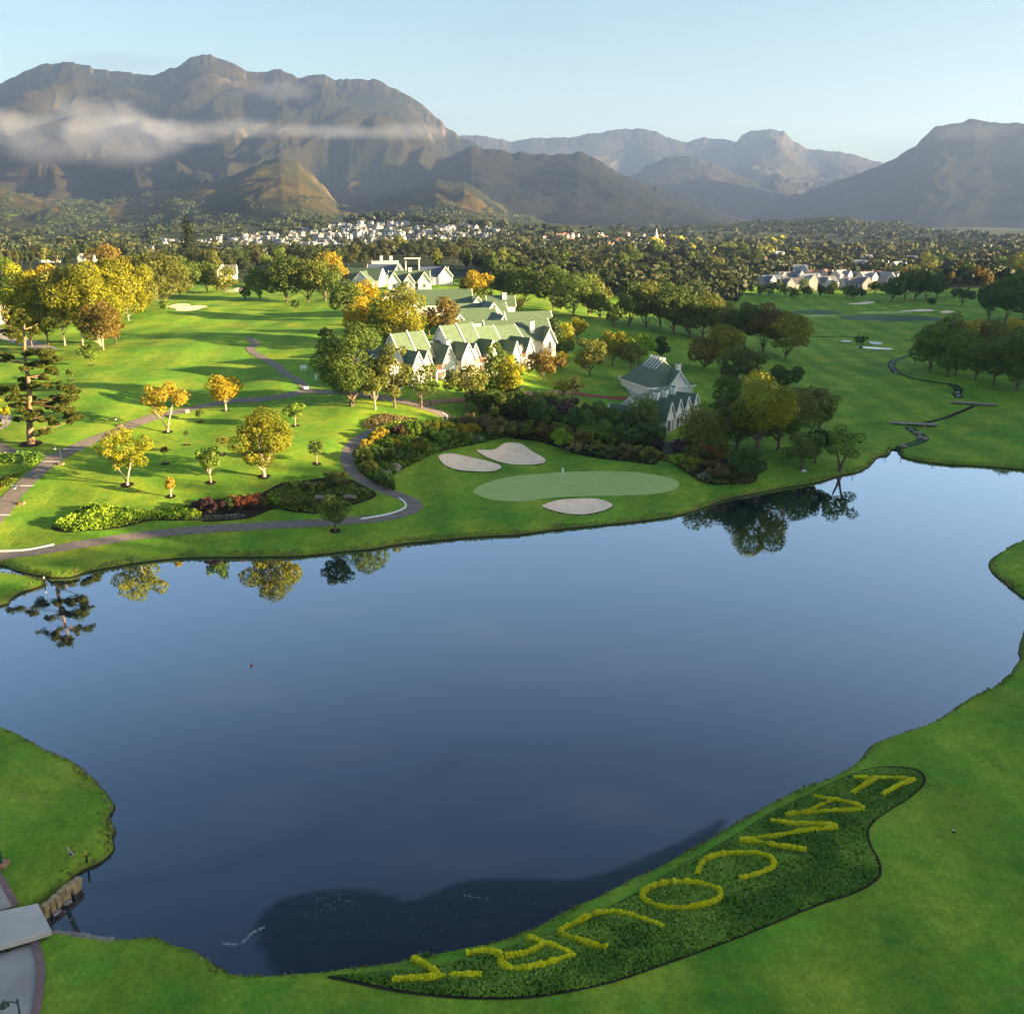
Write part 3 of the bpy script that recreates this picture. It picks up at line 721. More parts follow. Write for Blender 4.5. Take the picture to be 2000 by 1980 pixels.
def prism(name, P, z0, z1, material, parent=None, bevel=.04):
    """flat block over an outline"""
    n = len(P); V = [(p[0], p[1], z0) for p in P] + [(p[0], p[1], z1) for p in P]
    F = [list(range(n))[::-1], [n + i for i in range(n)]] + [[i, (i + 1) % n, n + (i + 1) % n, n + i] for i in range(n)]
    o = mesh_np(name, V, F, material, parent)
    if bevel:
        b = o.modifiers.new('bevel', 'BEVEL'); b.width = bevel; b.segments = 2
    return o
def ccw(P):
    P = np.array(P); a = sum(P[i - 1][0] * P[i][1] - P[i][0] * P[i - 1][1] for i in range(len(P)))
    return P if a > 0 else P[::-1]
bz = 1.25
br = empty('footbridge', (*at_z(20, 1810, bz), 0)); tag(br, 'flat pale concrete bridge over the lake outlet', 'bridge')
loc = np.array(br.location[:2])
deckP = ccw([np.array(at_z(a, b, bz)) - loc for a, b in [(-160,1812),(0,1778),(74,1763),(101,1816),(50,1832),(0,1846),(-110,1882)]])
prism('deck', deckP, bz - .35, bz, M_CONC, br)
for pts in ([(74,1766),(98,1813)], [(-140,1815),(-105,1870)]):
    a, b = [np.array(at_z(*q, bz)) - loc for q in pts]
    t = (b - a) / np.linalg.norm(b - a); nn = np.array([-t[1], t[0]]) * .25
    sh = np.array([-.3, .1]) if pts[0][0] > 0 else np.array([.3, 0])
    prism('abutment', ccw([a - nn + sh, b - nn + sh, b + nn + sh, a + nn + sh]), -1.2, bz - .36, M_STONE, br, .02)

def rock_mesh(name, loc, sx, sy, sz, material, parent=None, seed=0, rz=0.0):
    n1, n2 = 10, 14
    th = np.linspace(0.02, math.pi - .02, n1); ph = np.linspace(0, 2 * math.pi, n2, endpoint=False)
    T, Pp = np.meshgrid(th, ph, indexing='ij')
    x, y, z = np.sin(T) * np.cos(Pp), np.sin(T) * np.sin(Pp), np.cos(T)
    k = 1 + .32 * vnoise(x * 1.3 + seed * 3.1, y * 1.3 + z * 1.7 + seed) + .14 * vnoise(x * 3.1 + seed, z * 3.3 - y * 2.9)
    q = lambda a: np.sign(a) * np.abs(a) ** .8
    c, s = math.cos(rz), math.sin(rz)
    xx, yy = q(x) * k * sx / 2, q(y) * k * sy / 2
    V = np.stack([xx * c - yy * s, xx * s + yy * c, q(z) * k * sz / 2], -1).reshape(-1, 3)
    i = np.arange(n1 - 1)[:, None] * n2 + np.arange(n2)[None]; j = np.arange(n1 - 1)[:, None] * n2 + (np.arange(n2)[None] + 1) % n2
    F = np.stack([i, i + n2, j + n2, j], -1).reshape(-1, 4)
    o = mesh_np(name, V, F, material, parent, True); o.location = loc
    return o
# stone retaining wall beside the bridge, built of uneven courses
def stone_wall(name, pts, w, h, label, material):
    P = resample(np.array([at_z(a, b, h) for a, b in pts]), .34)
    Vs, Fs = [], []
    rg = random.Random(4)
    for i in range(len(P) - 1):
        a, b = P[i], P[i + 1]; t = (b - a) / np.linalg.norm(b - a); nn = np.array([-t[1], t[0]])
        for c in range(3):
            z0 = -0.5 + (h + .5) * c / 3; z1 = -0.5 + (h + .5) * (c + 1) / 3 - .02
            ww = w * (.5 + rg.uniform(-.06, .06)); o = len(Vs); sh = t * rg.uniform(-.12, .12)
            for z in (z0, z1 + (rg.uniform(-.05, .06) if c == 2 else 0)):
                for q in (a + t * .015 - nn * ww, b - t * .015 - nn * ww, b - t * .015 + nn * ww, a + t * .015 + nn * ww): Vs.append((*(q + sh * (c % 2)), z))
            Fs += [[o + 3, o + 2, o + 1, o], [o + 4, o + 5, o + 6, o + 7], [o, o + 1, o + 5, o + 4], [o + 1, o + 2, o + 6, o + 5], [o + 2, o + 3, o + 7, o + 6], [o + 3, o, o + 4, o + 7]]
    o = mesh_np(name, np.array(Vs), Fs, material)
    b = o.modifiers.new('bevel', 'BEVEL'); b.width = .05; b.segments = 2
    return tag(o, label, 'wall')
stone_wall('stone_wall', [(82,1770),(110,1745),(135,1725),(155,1709)], .42, .85, 'tan stone retaining wall running from the bridge into the lake', M_TAN)
stone_wall('stone_wall', [(104,1818),(150,1823),(190,1830),(222,1833)], .42, .55, 'low grey stone edging along the bank below the bridge', M_STONE)
for (px, py, s, lab) in ((131,1762,1.0,'largest pale rock standing in the water by the bridge'),(111,1782,.7,'pale flat rock under the water surface by the bridge'),(128,1780,.45,'small rock on the dark weir line'),(133,1788,.5,'dark wet rock on the weir, third from the wall'),(138,1798,.45,'small wet rock low on the weir line'),(88,1778,.3,'tiny rock beside the bridge deck corner')):
    x, y = at_z(px, py, 0); tag(rock_mesh('rock', (x, y, -.06), s * .85, s * .6, s * .45, M_STONE, None, px, px), lab, 'rock', 'rocks in the water by the bridge')
x0, y0 = at_z(121, 1755, 0); x1, y1 = at_z(152, 1820, 0)
t = np.array([x1 - x0, y1 - y0]); t /= np.linalg.norm(t); nn = np.array([-t[1], t[0]]) * .14
o = prism('weir', ccw([np.array([x0, y0]) - nn, np.array([x1, y1]) - nn, np.array([x1, y1]) + nn, np.array([x0, y0]) + nn]), -.5, .05, mat('wet_dark_stone', (.018, .02, .022), .35, .3, 3), None, .03)
tag(o, 'low dark stone weir across the lake outlet', 'weir')

# small footbridges over the stream
for a, b, lab in (((1739,827),(1830,833),'nearer flat timber footbridge over the valley stream'), ((1857,787),(1946,792),'farther flat timber footbridge over the valley stream')):
    P0, P1 = ground_at(*a), ground_at(*b); z = max(P0.z, P1.z) + .25
    t = np.array([P1.x - P0.x, P1.y - P0.y]); L = np.linalg.norm(t); t /= L; nn = np.array([-t[1], t[0]]) * .9
    r = empty('footbridge', ((P0.x + P1.x) / 2, (P0.y + P1.y) / 2, z - .25)); tag(r, lab, 'bridge', 'footbridges over the stream')
    prism('deck', ccw([-t * L / 2 - nn, t * L / 2 - nn, t * L / 2 + nn, -t * L / 2 + nn]), .12, .27, mat('weathered_timber', (.25, .21, .18), .85, .2, 2), r, .02)
    for s in (-1, 1):
        prism('abutment', ccw([t * L * .22 * s - nn - t * .2, t * L * .22 * s - nn + t * .2, t * L * .22 * s + nn + t * .2, t * L * .22 * s + nn - t * .2]), -.8, .115, M_STONE, r, .02)
for i, (px, py) in enumerate([(1744,722),(1742,711),(1746,719),(1750,727),(1747,705),(1868,768),(1872,774),(1790,848),(1795,856),(1806,858),(1778,840),(1763,873)]):
    p = ground_at(px, py); s = .7 + .6 * ((i * 37) % 10) / 10
    tag(rock_mesh('rock', p + Vector((0, 0, .1)), s * 1.4, s, s * .7, M_STONE, None, i), 'small grey rock lying in the valley stream', 'rock', 'rocks along the valley stream')

# ================================================================== vegetation kit
def unit(v): return v / (np.linalg.norm(v, axis=1)[:, None] + 1e-9)
def leaf_arrays(C, N, S, rg, aspect=.62, tint=None):
    """diamond leaf cards: centres C, facing N, size S"""
    n = len(C); r = unit(rg.normal(size=(n, 3)))
    T = unit(np.cross(N, r)); B = np.cross(N, T)
    S = np.asarray(S)[:, None]
    V = np.stack([C - T * S * .5, C - B * S * .5 * aspect, C + T * S * .5, C + B * S * .5 * aspect], 1).reshape(-1, 3)
    F = np.arange(4 * n).reshape(n, 4)
    return V, F, (np.full(n, .5) if tint is None else tint)
def leaf_obj(name, C, N, S, tint, material, parent, rg, aspect=.62):
    V, F, t = leaf_arrays(C, N, S, rg, aspect, tint)
    return mesh_np(name, V, F, material, parent, attrs={'tint': ('FACE', t)})

def crown(w, d, h, kind, n, leaf, rg):
    """leaf positions of a crown standing on z=0 (height h); returns centres, normals, sizes, tints, lobe centres"""
    a, b, c = w / 2, d / 2, h / 2
    K = {'round': 30, 'oval': 30, 'dome': 32, 'willow': 20, 'sparse': 12, 'cone': 0, 'bush': 14, 'loose': 22}[kind]
    if kind == 'cone':
        nl = max(7, int(h / 1.1)); C, N, Tn = [], [], []
        for k in range(nl):
            f = k / nl; zc = h * f; rad = a * (1 - f) ** .8 * rg.uniform(.85, 1.1) + .15
            nb = 9
            for q in range(nb):
                an = 2 * math.pi * q / nb + rg.uniform(0, .7); m = max(3, int(n / nl / nb * (1.6 - 1.2 * f)))
                t = rg.uniform(.15, 1, m) ** .7 * rad * rg.uniform(.75, 1.1)
                p = np.stack([np.cos(an) * t, np.sin(an) * t, zc - t * .22 + rg.uniform(-.05, .35, m) * h / nl], 1) + rg.normal(size=(m, 3)) * rad * .07
                C.append(p); N.append(np.stack([np.full(m, np.cos(an)) * .4, np.full(m, np.sin(an)) * .4, np.ones(m)], 1) + rg.normal(size=(m, 3)) * .5); Tn.append(np.full(m, rg.uniform(.2, .8)))
        C = np.vstack(C); N = unit(np.vstack(N)); Tn = np.concatenate(Tn)
        return C, N, leaf * rg.uniform(.7, 1.3, len(C)), Tn, np.array([[0, 0, h * .5]])
    D = unit(rg.normal(size=(K * 3, 3)))
    if kind == 'dome': D = D[D[:, 2] > -.62][:K]
    elif kind in ('bush',): D = D[D[:, 2] > -.3][:K]
    else: D = D[D[:, 2] > -.95][:K]
    off = {'sparse': (.55, .85), 'loose': (.50, .88)}.get(kind, (.58, .84))
    L = D * rg.uniform(*off, len(D))[:, None] * np.array([a, b, c]); L[:, 2] += c
    base = min(a, c * 1.15, b * 1.2)
    lr = rg.uniform(.20, .40, len(D)) * base
    if kind == 'sparse': lr = rg.uniform(.26, .42, len(D)) * base
    if kind == 'loose': lr = rg.uniform(.18, .36, len(D)) * base
    if kind not in ('sparse',):
        L = np.vstack([L, [[0, 0, c]]]); lr = np.append(lr, base * .62)
    W = lr ** 2; W /= W.sum(); tl = rg.uniform(.1, .9, len(L))
    m = int(n * 1.7)
    k = rg.choice(len(L), m, p=W)
    dv = unit(rg.normal(size=(m, 3)))
    rad = lr[k] * (rg.uniform(.55, 1.06, m) ** .45) * (1 + .16 * vnoise(dv[:, 0] * 2.2 + k * 5.1, dv[:, 1] * 2.2 + dv[:, 2] * 3 + k))
    sq = np.array([1, 1, .86])
    C = L[k] + dv * rad[:, None] * sq
    N = unit(dv + rg.normal(size=(m, 3)) * .55 + np.array([0, 0, .25]))
    keep = np.ones(m, bool)
    for j in range(len(L)):
        dj = np.linalg.norm((C - L[j]) / sq, axis=1) / lr[j]
        keep &= (dj > .72) | (k == j)
    keep |= rg.uniform(size=m) < .10
    C, N, k = C[keep][:n], N[keep][:n], k[keep][:n]
    if kind == 'willow':
        nn_ = len(C); hang = rg.uniform(size=nn_) < .75
        q = rg.uniform(0, 1, nn_) ** 1.3 * h * .55
        out = np.hypot(C[:, 0] / a, C[:, 1] / b)
        C[hang, 2] -= (q * np.clip(out, .2, 1))[hang]
        N[hang, 2] *= .15; N = unit(N)
    C[:, 2] = np.maximum(C[:, 2], .02 * h * rg.uniform(0, 1, len(C)))
    tint = np.clip(tl[k] * .75 + rg.uniform(0, .42, len(C)), 0, 1.2)
    return C, N, leaf * rg.uniform(.65, 1.35, len(C)), tint, L

def tube(pts, rad, sides=7):
    pts = np.asarray(pts, float); V, F = [], []
    n = len(pts)
    for i in range(n):
        t = pts[min(i + 1, n - 1)] - pts[max(i - 1, 0)]; t = t / (np.linalg.norm(t) + 1e-9)
        u = np.cross(t, [0.31, 0.95, 0.1]); u /= np.linalg.norm(u) + 1e-9; v = np.cross(t, u)
        for s in range(sides):
            an = 2 * math.pi * s / sides; V.append(pts[i] + (u * math.cos(an) + v * math.sin(an)) * rad[i])
    for i in range(n - 1):
        for s in range(sides):
            q = (s + 1) % sides; F.append([i * sides + s, i * sides + q, (i + 1) * sides + q, (i + 1) * sides + s])
    F.append([(n - 1) * sides + s for s in range(sides)])
    return V, F
class MB:
    """collects shapes into one mesh"""
    def __init__(s): s.V = []; s.F = []
    def add(s, V, F):
        o = len(s.V); s.V += [tuple(v) for v in V]; s.F += [[i + o for i in f] for f in F]; return s
    def box(s, c, d, rz=0.0):
        x, y, z = [q / 2 for q in d]; cs, sn = math.cos(rz), math.sin(rz)
        P = [(-x,-y,-z),(x,-y,-z),(x,y,-z),(-x,y,-z),(-x,-y,z),(x,-y,z),(x,y,z),(-x,y,z)]
        return s.add([(c[0] + p[0]*cs - p[1]*sn, c[1] + p[0]*sn + p[1]*cs, c[2] + p[2]) for p in P], [[3,2,1,0],[4,5,6,7],[0,1,5,4],[1,2,6,5],[2,3,7,6],[3,0,4,7]])
    def tube(s, pts, rad, sides=7): return s.add(*tube(pts, rad, sides))
    def build(s, name, m, parent=None, smooth=False): return mesh_np(name, np.array(s.V), s.F, m, parent, smooth)

LEAF = {
 'fardark': leafmat('far_dark_leaves', (0.014, 0.024, 0.007), (0.042, 0.056, 0.014), .15),
 'farolive': leafmat('far_olive_leaves', (0.030, 0.038, 0.010), (0.082, 0.082, 0.018), .2),
 'fargreen': leafmat('far_green_leaves', (0.022, 0.042, 0.009), (0.066, 0.094, 0.018), .2),
 'dark':   leafmat('dark_green_leaves', (0.0425, 0.085, 0.0118), (0.1357, 0.1888, 0.026), .28),
 'deep':   leafmat('deep_green_leaves', (0.0307, 0.0732, 0.0142), (0.0885, 0.1593, 0.026), .25),
 'mid':    leafmat('mid_green_leaves', (0.0732, 0.1366, 0.0171), (0.1708, 0.2501, 0.0293), .32),
 'olive':  leafmat('olive_leaves', (0.0915, 0.1159, 0.0195), (0.2013, 0.2135, 0.0366), .32),
 'willow': leafmat('willow_leaves', (0.0813, 0.1313, 0.03), (0.1875, 0.2438, 0.0562), .32),
 'yelgrn': leafmat('yellow_green_leaves', (0.095, 0.135, 0.010), (0.330, 0.310, 0.014), .35),
 'yellow': leafmat('yellow_leaves', (0.240, 0.200, 0.012), (0.560, 0.400, 0.018), .35),
 'orange': leafmat('orange_leaves', (0.360, 0.262, 0.020), (0.620, 0.470, 0.040), .35),
 'rust':   leafmat('rust_brown_leaves', (0.082, 0.070, 0.014), (0.215, 0.150, 0.024), .3),
 'redbush':leafmat('red_flowering_leaves', (0.200, 0.045, 0.022), (0.420, 0.130, 0.050), .25),
 'purple': leafmat('purple_leaves', (0.040, 0.018, 0.024), (0.090, 0.040, 0.045), .2),
 'lime':   leafmat('lime_strap_leaves', (0.095, 0.190, 0.014), (0.250, 0.370, 0.024), .32),
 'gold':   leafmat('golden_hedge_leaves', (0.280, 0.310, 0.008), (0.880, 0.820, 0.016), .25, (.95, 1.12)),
 'cover':  leafmat('ground_cover_leaves', (0.095, 0.225, 0.022), (0.260, 0.420, 0.050), .25),
 'silver': leafmat('silver_grey_leaves', (0.130, 0.160, 0.105), (0.240, 0.270, 0.190), .2),
 'plume':  leafmat('pale_plumes', (0.420, 0.360, 0.300), (0.660, 0.600, 0.520), .3),
 'straw':  leafmat('straw_grass', (0.140, 0.120, 0.040), (0.290, 0.230, 0.090), .3),
 'pine':   leafmat('pine_needles', (0.048, 0.082, 0.012), (0.165, 0.180, 0.026), .28),
}
BARK = mat('grey_bark', (0.17, 0.13, 0.10), .9, .3, 2.0, .5, .1)
PALEB = mat('pale_bark', (0.42, 0.34, 0.27), .85, .2, 2.0, .4, .1)
DARKB = mat('dark_bark', (0.07, 0.055, 0.045), .9, .3, 2.0, .5, .1)

def make_tree(name, loc, H, cw, cb, kind, species, rg, cd=None, bark=None, stems=1, tr=None, leafpx=None, n=None, lean=0.0, limb=True, ring=False, pscale=12.0):
    """tree as trunk + crown under an Empty; H height, cw crown width, cb crown bottom"""
    e = empty(name, loc); bark = bark or BARK
    cb = max(.07 * H, cb - (.15 if kind == 'dome' else .11) * (H - cb)); cw *= 1.12; cd = cd or cw; ch = H - cb
    leaf = leafpx or max(.24, 4.2 / pscale)
    if n is None: n = int(np.clip(3.0 * math.pi * cw * ch * .62 / (leaf * leaf * .5), 260, 15000))
    if kind in ('sparse', 'loose'): n = int(n * .62)
    C, N, S, T, L = crown(cw, cd, ch, kind, n, leaf, rg)
    C = C + np.array([lean, 0, cb]); L = L + np.array([lean, 0, cb])
    leaf_obj('crown', C, N, S, T, LEAF[species], e, rg)
    r0 = tr or max(.07, H * .022); b = MB()
    if kind == 'cone':
        b.tube([(0, 0, -.4), (0, 0, H * .5), (0, 0, H * .97)], [r0 * 1.2, r0 * .7, .03])
    elif stems == 1:
        top = cb + ch * .55
        pts = [np.array([0, 0, -.4]), np.array([0, 0, cb * .35]), np.array([lean * .4 + rg.uniform(-.1, .1), rg.uniform(-.1, .1), cb]), np.array([lean, 0, top])]
        b.tube(pts, [r0 * 1.45, r0, r0 * .8, r0 * .3])
        if limb:
            for q in L[:6]:
                s = np.array([lean * .4, 0, cb * rg.uniform(.7, 1.02)])
                b.tube([s, (s + q) / 2 + np.array([0, 0, -.06 * ch]), q], [r0 * .45, r0 * .3, r0 * .1], 5)
    else:
        b.tube([(0, 0, -.4), (0, 0, cb * .22)], [r0 * 1.5, r0 * 1.15])
        for k in range(stems):
            an = 2 * math.pi * (k + .5) / stems + .2; q = np.array([math.cos(an) * cw * .27, math.sin(an) * cd * .27 * .8, cb + ch * .35])
            b.tube([(0, 0, cb * .18), q * np.array([.35, .35, .45]), q * np.array([.75, .75, .72]), q], [r0 * .7, r0 * .6, r0 * .5, r0 * .2], 6)
    b.build('trunk', bark, e, True)
    if ring:   # ring of bare soil round the stem
        rr = .55 + H * .035; m = 18; V = [(0, 0, .05)] + [(rr * (1 + .12 * rg.uniform(-1, 1)) * math.cos(2*math.pi*i/m), rr * (1 + .12 * rg.uniform(-1, 1)) * math.sin(2*math.pi*i/m), 0) for i in range(m)]
        Vn = []
        for v in V:
            z = float(terrain(np.array([loc[0] + v[0]]), np.array([loc[1] + v[1]]))[0]) - loc[2]
            Vn.append((v[0], v[1], z + .05))
        mesh_np('soil_ring', np.array(Vn), [[0, 1 + i, 1 + (i + 1) % m] for i in range(m)], M_SOIL, e)
    return e
TREES = []
def tree(bx, by, top, cw, cbot, kind, sp, label, name='broadleaf_tree', cat='tree', group=None, **kw):
    p = ground_at(bx, by); s = ppm(p); f = .975
    H = (by - top) / s / f; cb = max(.05 * H, (by - cbot) / s / f)
    rg = np.random.default_rng(abs(int(bx * 131 + by * 17)) % 99991)
    e = make_tree(name, p, H, cw / s, cb, kind, sp, rg, pscale=s, **kw)
    tag(e, label, cat, group); TREES.append(e)
    return e

def shrub(bx, by, w, h, sp, label, name='shrub', kind='bush', group=None, cat='shrub', d=None, pxl=2.6, nmul=1.0):
    """leafy bush: foliage on a few woody stems"""
    p = ground_at(bx, by); s = ppm(p)
    rg = np.random.default_rng(abs(int(bx * 77 + by * 13)) % 99991)
    W, Hh = w / s, h / s / .97
    leaf = max(.16, 1.35 * pxl / s); n = int(np.clip(nmul * 2.6 * math.pi * W * Hh * .75 / (leaf * leaf * .5), 150, 7000))
    e = empty(name, p); tag(e, label, cat, group)
    C, N, S, T, L = crown(W, d or W * .9, Hh, kind, n, leaf, rg)
    leaf_obj('foliage', C, N, S, T, LEAF[sp], e, rg)
    b = MB()
    for q in L[:4]: b.tube([(0, 0, -.15), q * .5, q], [.06, .04, .015], 5)
    b.build('stem', BARK, e)
    return e
def tuft(bx, by, w, h, sp, label, name='grass_tuft', group=None, cat='plant', n=260, plume=None):
    """strap-leaved or grassy clump: arching blades"""
    p = ground_at(bx, by); s = ppm(p); W, Hh = w / s / 2, h / s
    rg = np.random.default_rng(abs(int(bx * 57 + by * 29)) % 99991)
    e = empty(name, p); tag(e, label, cat, group)
    V, F, T = [], [], []
    for k in range(n):
        an = rg.uniform(0, 6.283); r0 = W * .55 * math.sqrt(rg.uniform()); lean = rg.uniform(.15, 1) * W * .6; hh = Hh * rg.uniform(.6, 1.05); wd = max(.035, 1.1 / s) * rg.uniform(.7, 1.3)
        dx, dy = math.cos(an), math.sin(an); bx0, by0 = dx * r0, dy * r0; o = len(V)
        for t, ww in ((0, 1), (.55, 1.0), (1, .25)):
            x = bx0 + dx * lean * t * t; y = by0 + dy * lean * t * t; z = hh * (t - .28 * t * t * (lean / (W * .6)))
            V += [(x - dy * wd * ww, y + dx * wd * ww, z), (x + dy * wd * ww, y - dx * wd * ww, z)]
        F += [[o, o + 1, o + 3, o + 2], [o + 2, o + 3, o + 5, o + 4]]; tt = rg.uniform(.1, 1); T += [tt, tt]
    mesh_np('blades', np.array(V), F, LEAF[sp], e, attrs={'tint': ('FACE', T)})
    if plume:
        m = 500; q = rg.uniform(0, 6.283, m); r = W * .9 * np.sqrt(rg.uniform(0, 1, m))
        C = np.stack([np.cos(q) * r, np.sin(q) * r, Hh * rg.uniform(.8, 1.12, m)], 1)
        leaf_obj('plumes', C, unit(rg.normal(size=(m, 3))), np.full(m, max(.12, 2.2 / s)), rg.uniform(0, 1, m), LEAF[plume], e, rg)
    return e
def cover(name, P, density, leaf, hgt, sp, label, mound=0.0, up=.7):
    """uncountable low planting over an outline: stuff"""
    P = np.asarray(P); lo, hi = P.min(0), P.max(0); rg = np.random.default_rng(int(abs(P.sum() * 10)) % 9999)
    A = abs(sum(P[i - 1][0] * P[i][1] - P[i][0] * P[i - 1][1] for i in range(len(P)))) / 2
    n = int(density * np.prod(hi - lo)); X = rg.uniform(lo[0], hi[0], n); Y = rg.uniform(lo[1], hi[1], n)
    d, ins = seg_dist(X, Y, P); k = ins & (d > .08); X, Y, d = X[k], Y[k], d[k]
    clump = .5 + .5 * vnoise(X / 1.1, Y / 1.1) ; hh = hgt * (.35 + .9 * clump) * np.clip(d / .35, .3, 1) + mound * (1 - np.exp(-d / 1.2))
    Z = terrain(X, Y) + hh * rg.uniform(.25, 1, len(X))
    N = unit(np.stack([rg.normal(size=len(X)) * .8, rg.normal(size=len(X)) * .8, np.full(len(X), up) + rg.uniform(0, .6, len(X))], 1))
    t = np.clip(.5 + .9 * vnoise(X / 2.2, Y / 2.2) + rg.uniform(-.3, .3, len(X)), 0, 1.1)
    o = leaf_obj(name, np.stack([X, Y, Z], 1), N, leaf * rg.uniform(.6, 1.4, len(X)), t, LEAF[sp], None, rg)
    return tag(o, label, kind='stuff')

# ================================================================== lettered hedge bed
BED = [(637,1907),(690,1920),(760,1935),(840,1946),(930,1952),(1020,1951),(1100,1940),(1200,1918),(1300,1884),(1400,1848),(1500,1809),(1600,1768),(1670,1745),(1710,1722),(1722,1705),(1718,1680),(1703,1652),(1697,1625),(1708,1605),(1735,1585),(1775,1560),(1803,1535),(1808,1518),(1795,1504),(1770,1498),(1720,1497),(1670,1508),(1620,1530),(1560,1560),(1500,1590),(1440,1628),(1370,1668),(1300,1708),(1240,1745),(1160,1785),(1090,1815),(1000,1848),(900,1873),(820,1889),(730,1899)]
bedw = wpoly(BED, 4)
tag(drape('planting_soil', bedw, M_SOIL, .03, .7), 'dark soil of the planted bed by the lake', kind='structure')
c0 = bedw.mean(0)
d_in = bedw + (c0 - bedw) * 0.012
cover('ground_cover', d_in, 300, .19, .26, 'cover', 'low dense green ground cover planted in the bed')
def zz(pts, ox, oy, s): return [(ox + a / s, oy + b / s) for a, b in pts]
A7 = lambda pts: zz(pts, 1350, 1480, 3.864)
A6 = lambda pts: zz(pts, 750, 1780, 3.22)
A0 = lambda pts: zz(pts, 1000, 1450, 1.932)
LET = [
 ('F', [A7([(1225,155),(1350,155),(1480,158),(1680,165)]), A7([(1680,168),(1560,215),(1440,285)]), A7([(1390,162),(1310,205),(1215,270)])]),
 ('A', [A7([(930,293),(1045,322),(1140,333),(1225,353),(1300,390)]), A7([(1060,330),(960,372),(870,415)]), A7([(1300,396),(1150,400),(1035,407),(930,414),(815,420),(715,432)])]),
 ('N', [A7([(600,478),(690,488),(780,498),(900,503),(1000,510),(1100,525)]), A7([(1100,532),(900,548),(740,575),(560,606),(365,622)]), A7([(365,622),(500,640),(680,672),(865,695)])]),
 ('C', [A7([(45,880),(65,820),(130,765),(260,728),(400,722),(540,735),(610,770),(620,820),(560,860),(470,895),(365,920)])]),
 ('O', [A0([(492,590),(497,565),(540,540),(610,530),(690,532),(750,543),(783,562),(785,585),(755,605),(700,620),(635,628),(570,626),(520,610),(492,590)])]),
 ('U', [A6([(1755,100),(1690,72),(1600,42),(1500,15),(1420,5),(1320,22),(1220,65),(1140,105),(1110,135),(1140,160),(1240,190),(1330,218),(1405,228)])]),
 ('R', [A6([(740,300),(730,330),(800,360),(900,358),(1020,335),(1120,302),(1195,285)]), A6([(1195,285),(1140,250),(1060,222),(1010,210),(960,240),(870,268),(760,290)]), A6([(1000,205),(960,185),(905,165)]), A6([(740,285),(690,262),(610,255),(520,262)])]),
 ('T', [A6([(55,438),(180,428),(310,415),(450,408),(610,402)]), A6([(345,405),(290,360),(240,328),(185,300)])]),
]
HPOS = {'F': 'farthest along the bed', 'A': 'second from the far end of the bed', 'N': 'third from the far end of the bed', 'C': 'after the N', 'O': 'a closed ring', 'U': 'beside the ring shaped O', 'R': 'second from the near end of the bed', 'T': 'nearest end of the bed'}
for ch, strokes in LET:
    Cs, Ns, Ss, Ts = [], [], [], []
    rg = np.random.default_rng(ord(ch))
    allp = []
    for st in strokes:
        P = resample(smooth_poly([ground_at(a, b + 3)[:2] for a, b in st], 5, False), .03)
        allp.append(P)
        m = int(len(P) * .03 * 760) + 60
        idx = rg.integers(0, len(P), m); T = np.gradient(P, axis=0)[idx]; T /= np.linalg.norm(T, axis=1)[:, None] + 1e-9
        nr = np.stack([-T[:, 1], T[:, 0]], 1)
        an = rg.uniform(0, math.pi, m); wob = 1.05 + .22 * vnoise(P[idx, 0] * 2.6, P[idx, 1] * 2.6) + .12 * vnoise(P[idx, 0] * 9, P[idx, 1] * 9)
        rr = np.sqrt(rg.uniform(.45, 1.05, m))
        xo = np.cos(an) * .175 * rr * wob; zo = np.sin(an) ** .7 * .33 * rr * wob
        C = np.column_stack([P[idx] + nr * xo[:, None], zo])
        C[:, 2] += terrain(C[:, 0], C[:, 1]) + .02
        N = np.column_stack([nr * np.cos(an)[:, None], np.sin(an) + .2]) + rg.normal(size=(m, 3)) * .8
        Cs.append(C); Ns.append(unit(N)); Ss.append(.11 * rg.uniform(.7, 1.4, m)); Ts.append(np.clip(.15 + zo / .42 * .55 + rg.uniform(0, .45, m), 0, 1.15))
    C = np.vstack(Cs); c = np.array([C[:, 0].mean(), C[:, 1].mean(), C[:, 2].min()])
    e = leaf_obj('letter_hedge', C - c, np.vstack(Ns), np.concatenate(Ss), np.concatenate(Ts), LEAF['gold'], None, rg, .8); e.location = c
    tag(e, f'yellow hedge shaped as the letter {ch}, {HPOS[ch]}', 'hedge', 'yellow letter hedges in the lakeside bed')
# reeds on the shore by the T
for i, (px, py, w, h) in enumerate([(800,1870,14,12),(820,1868,14,10),(835,1864,10,10),(917,1846,22,16)]):
    tuft(px, py + 4, w * 1.3, h * 1.3, 'cover', ['leafy reed clump on the shore behind the T, leftmost','low reed clump on the shore behind the T','thin reed clump on the shore, right of the pair behind the T','lone reed clump on the shore behind the R'][i], 'reed_clump', 'reed clumps on the near shore', n=70)

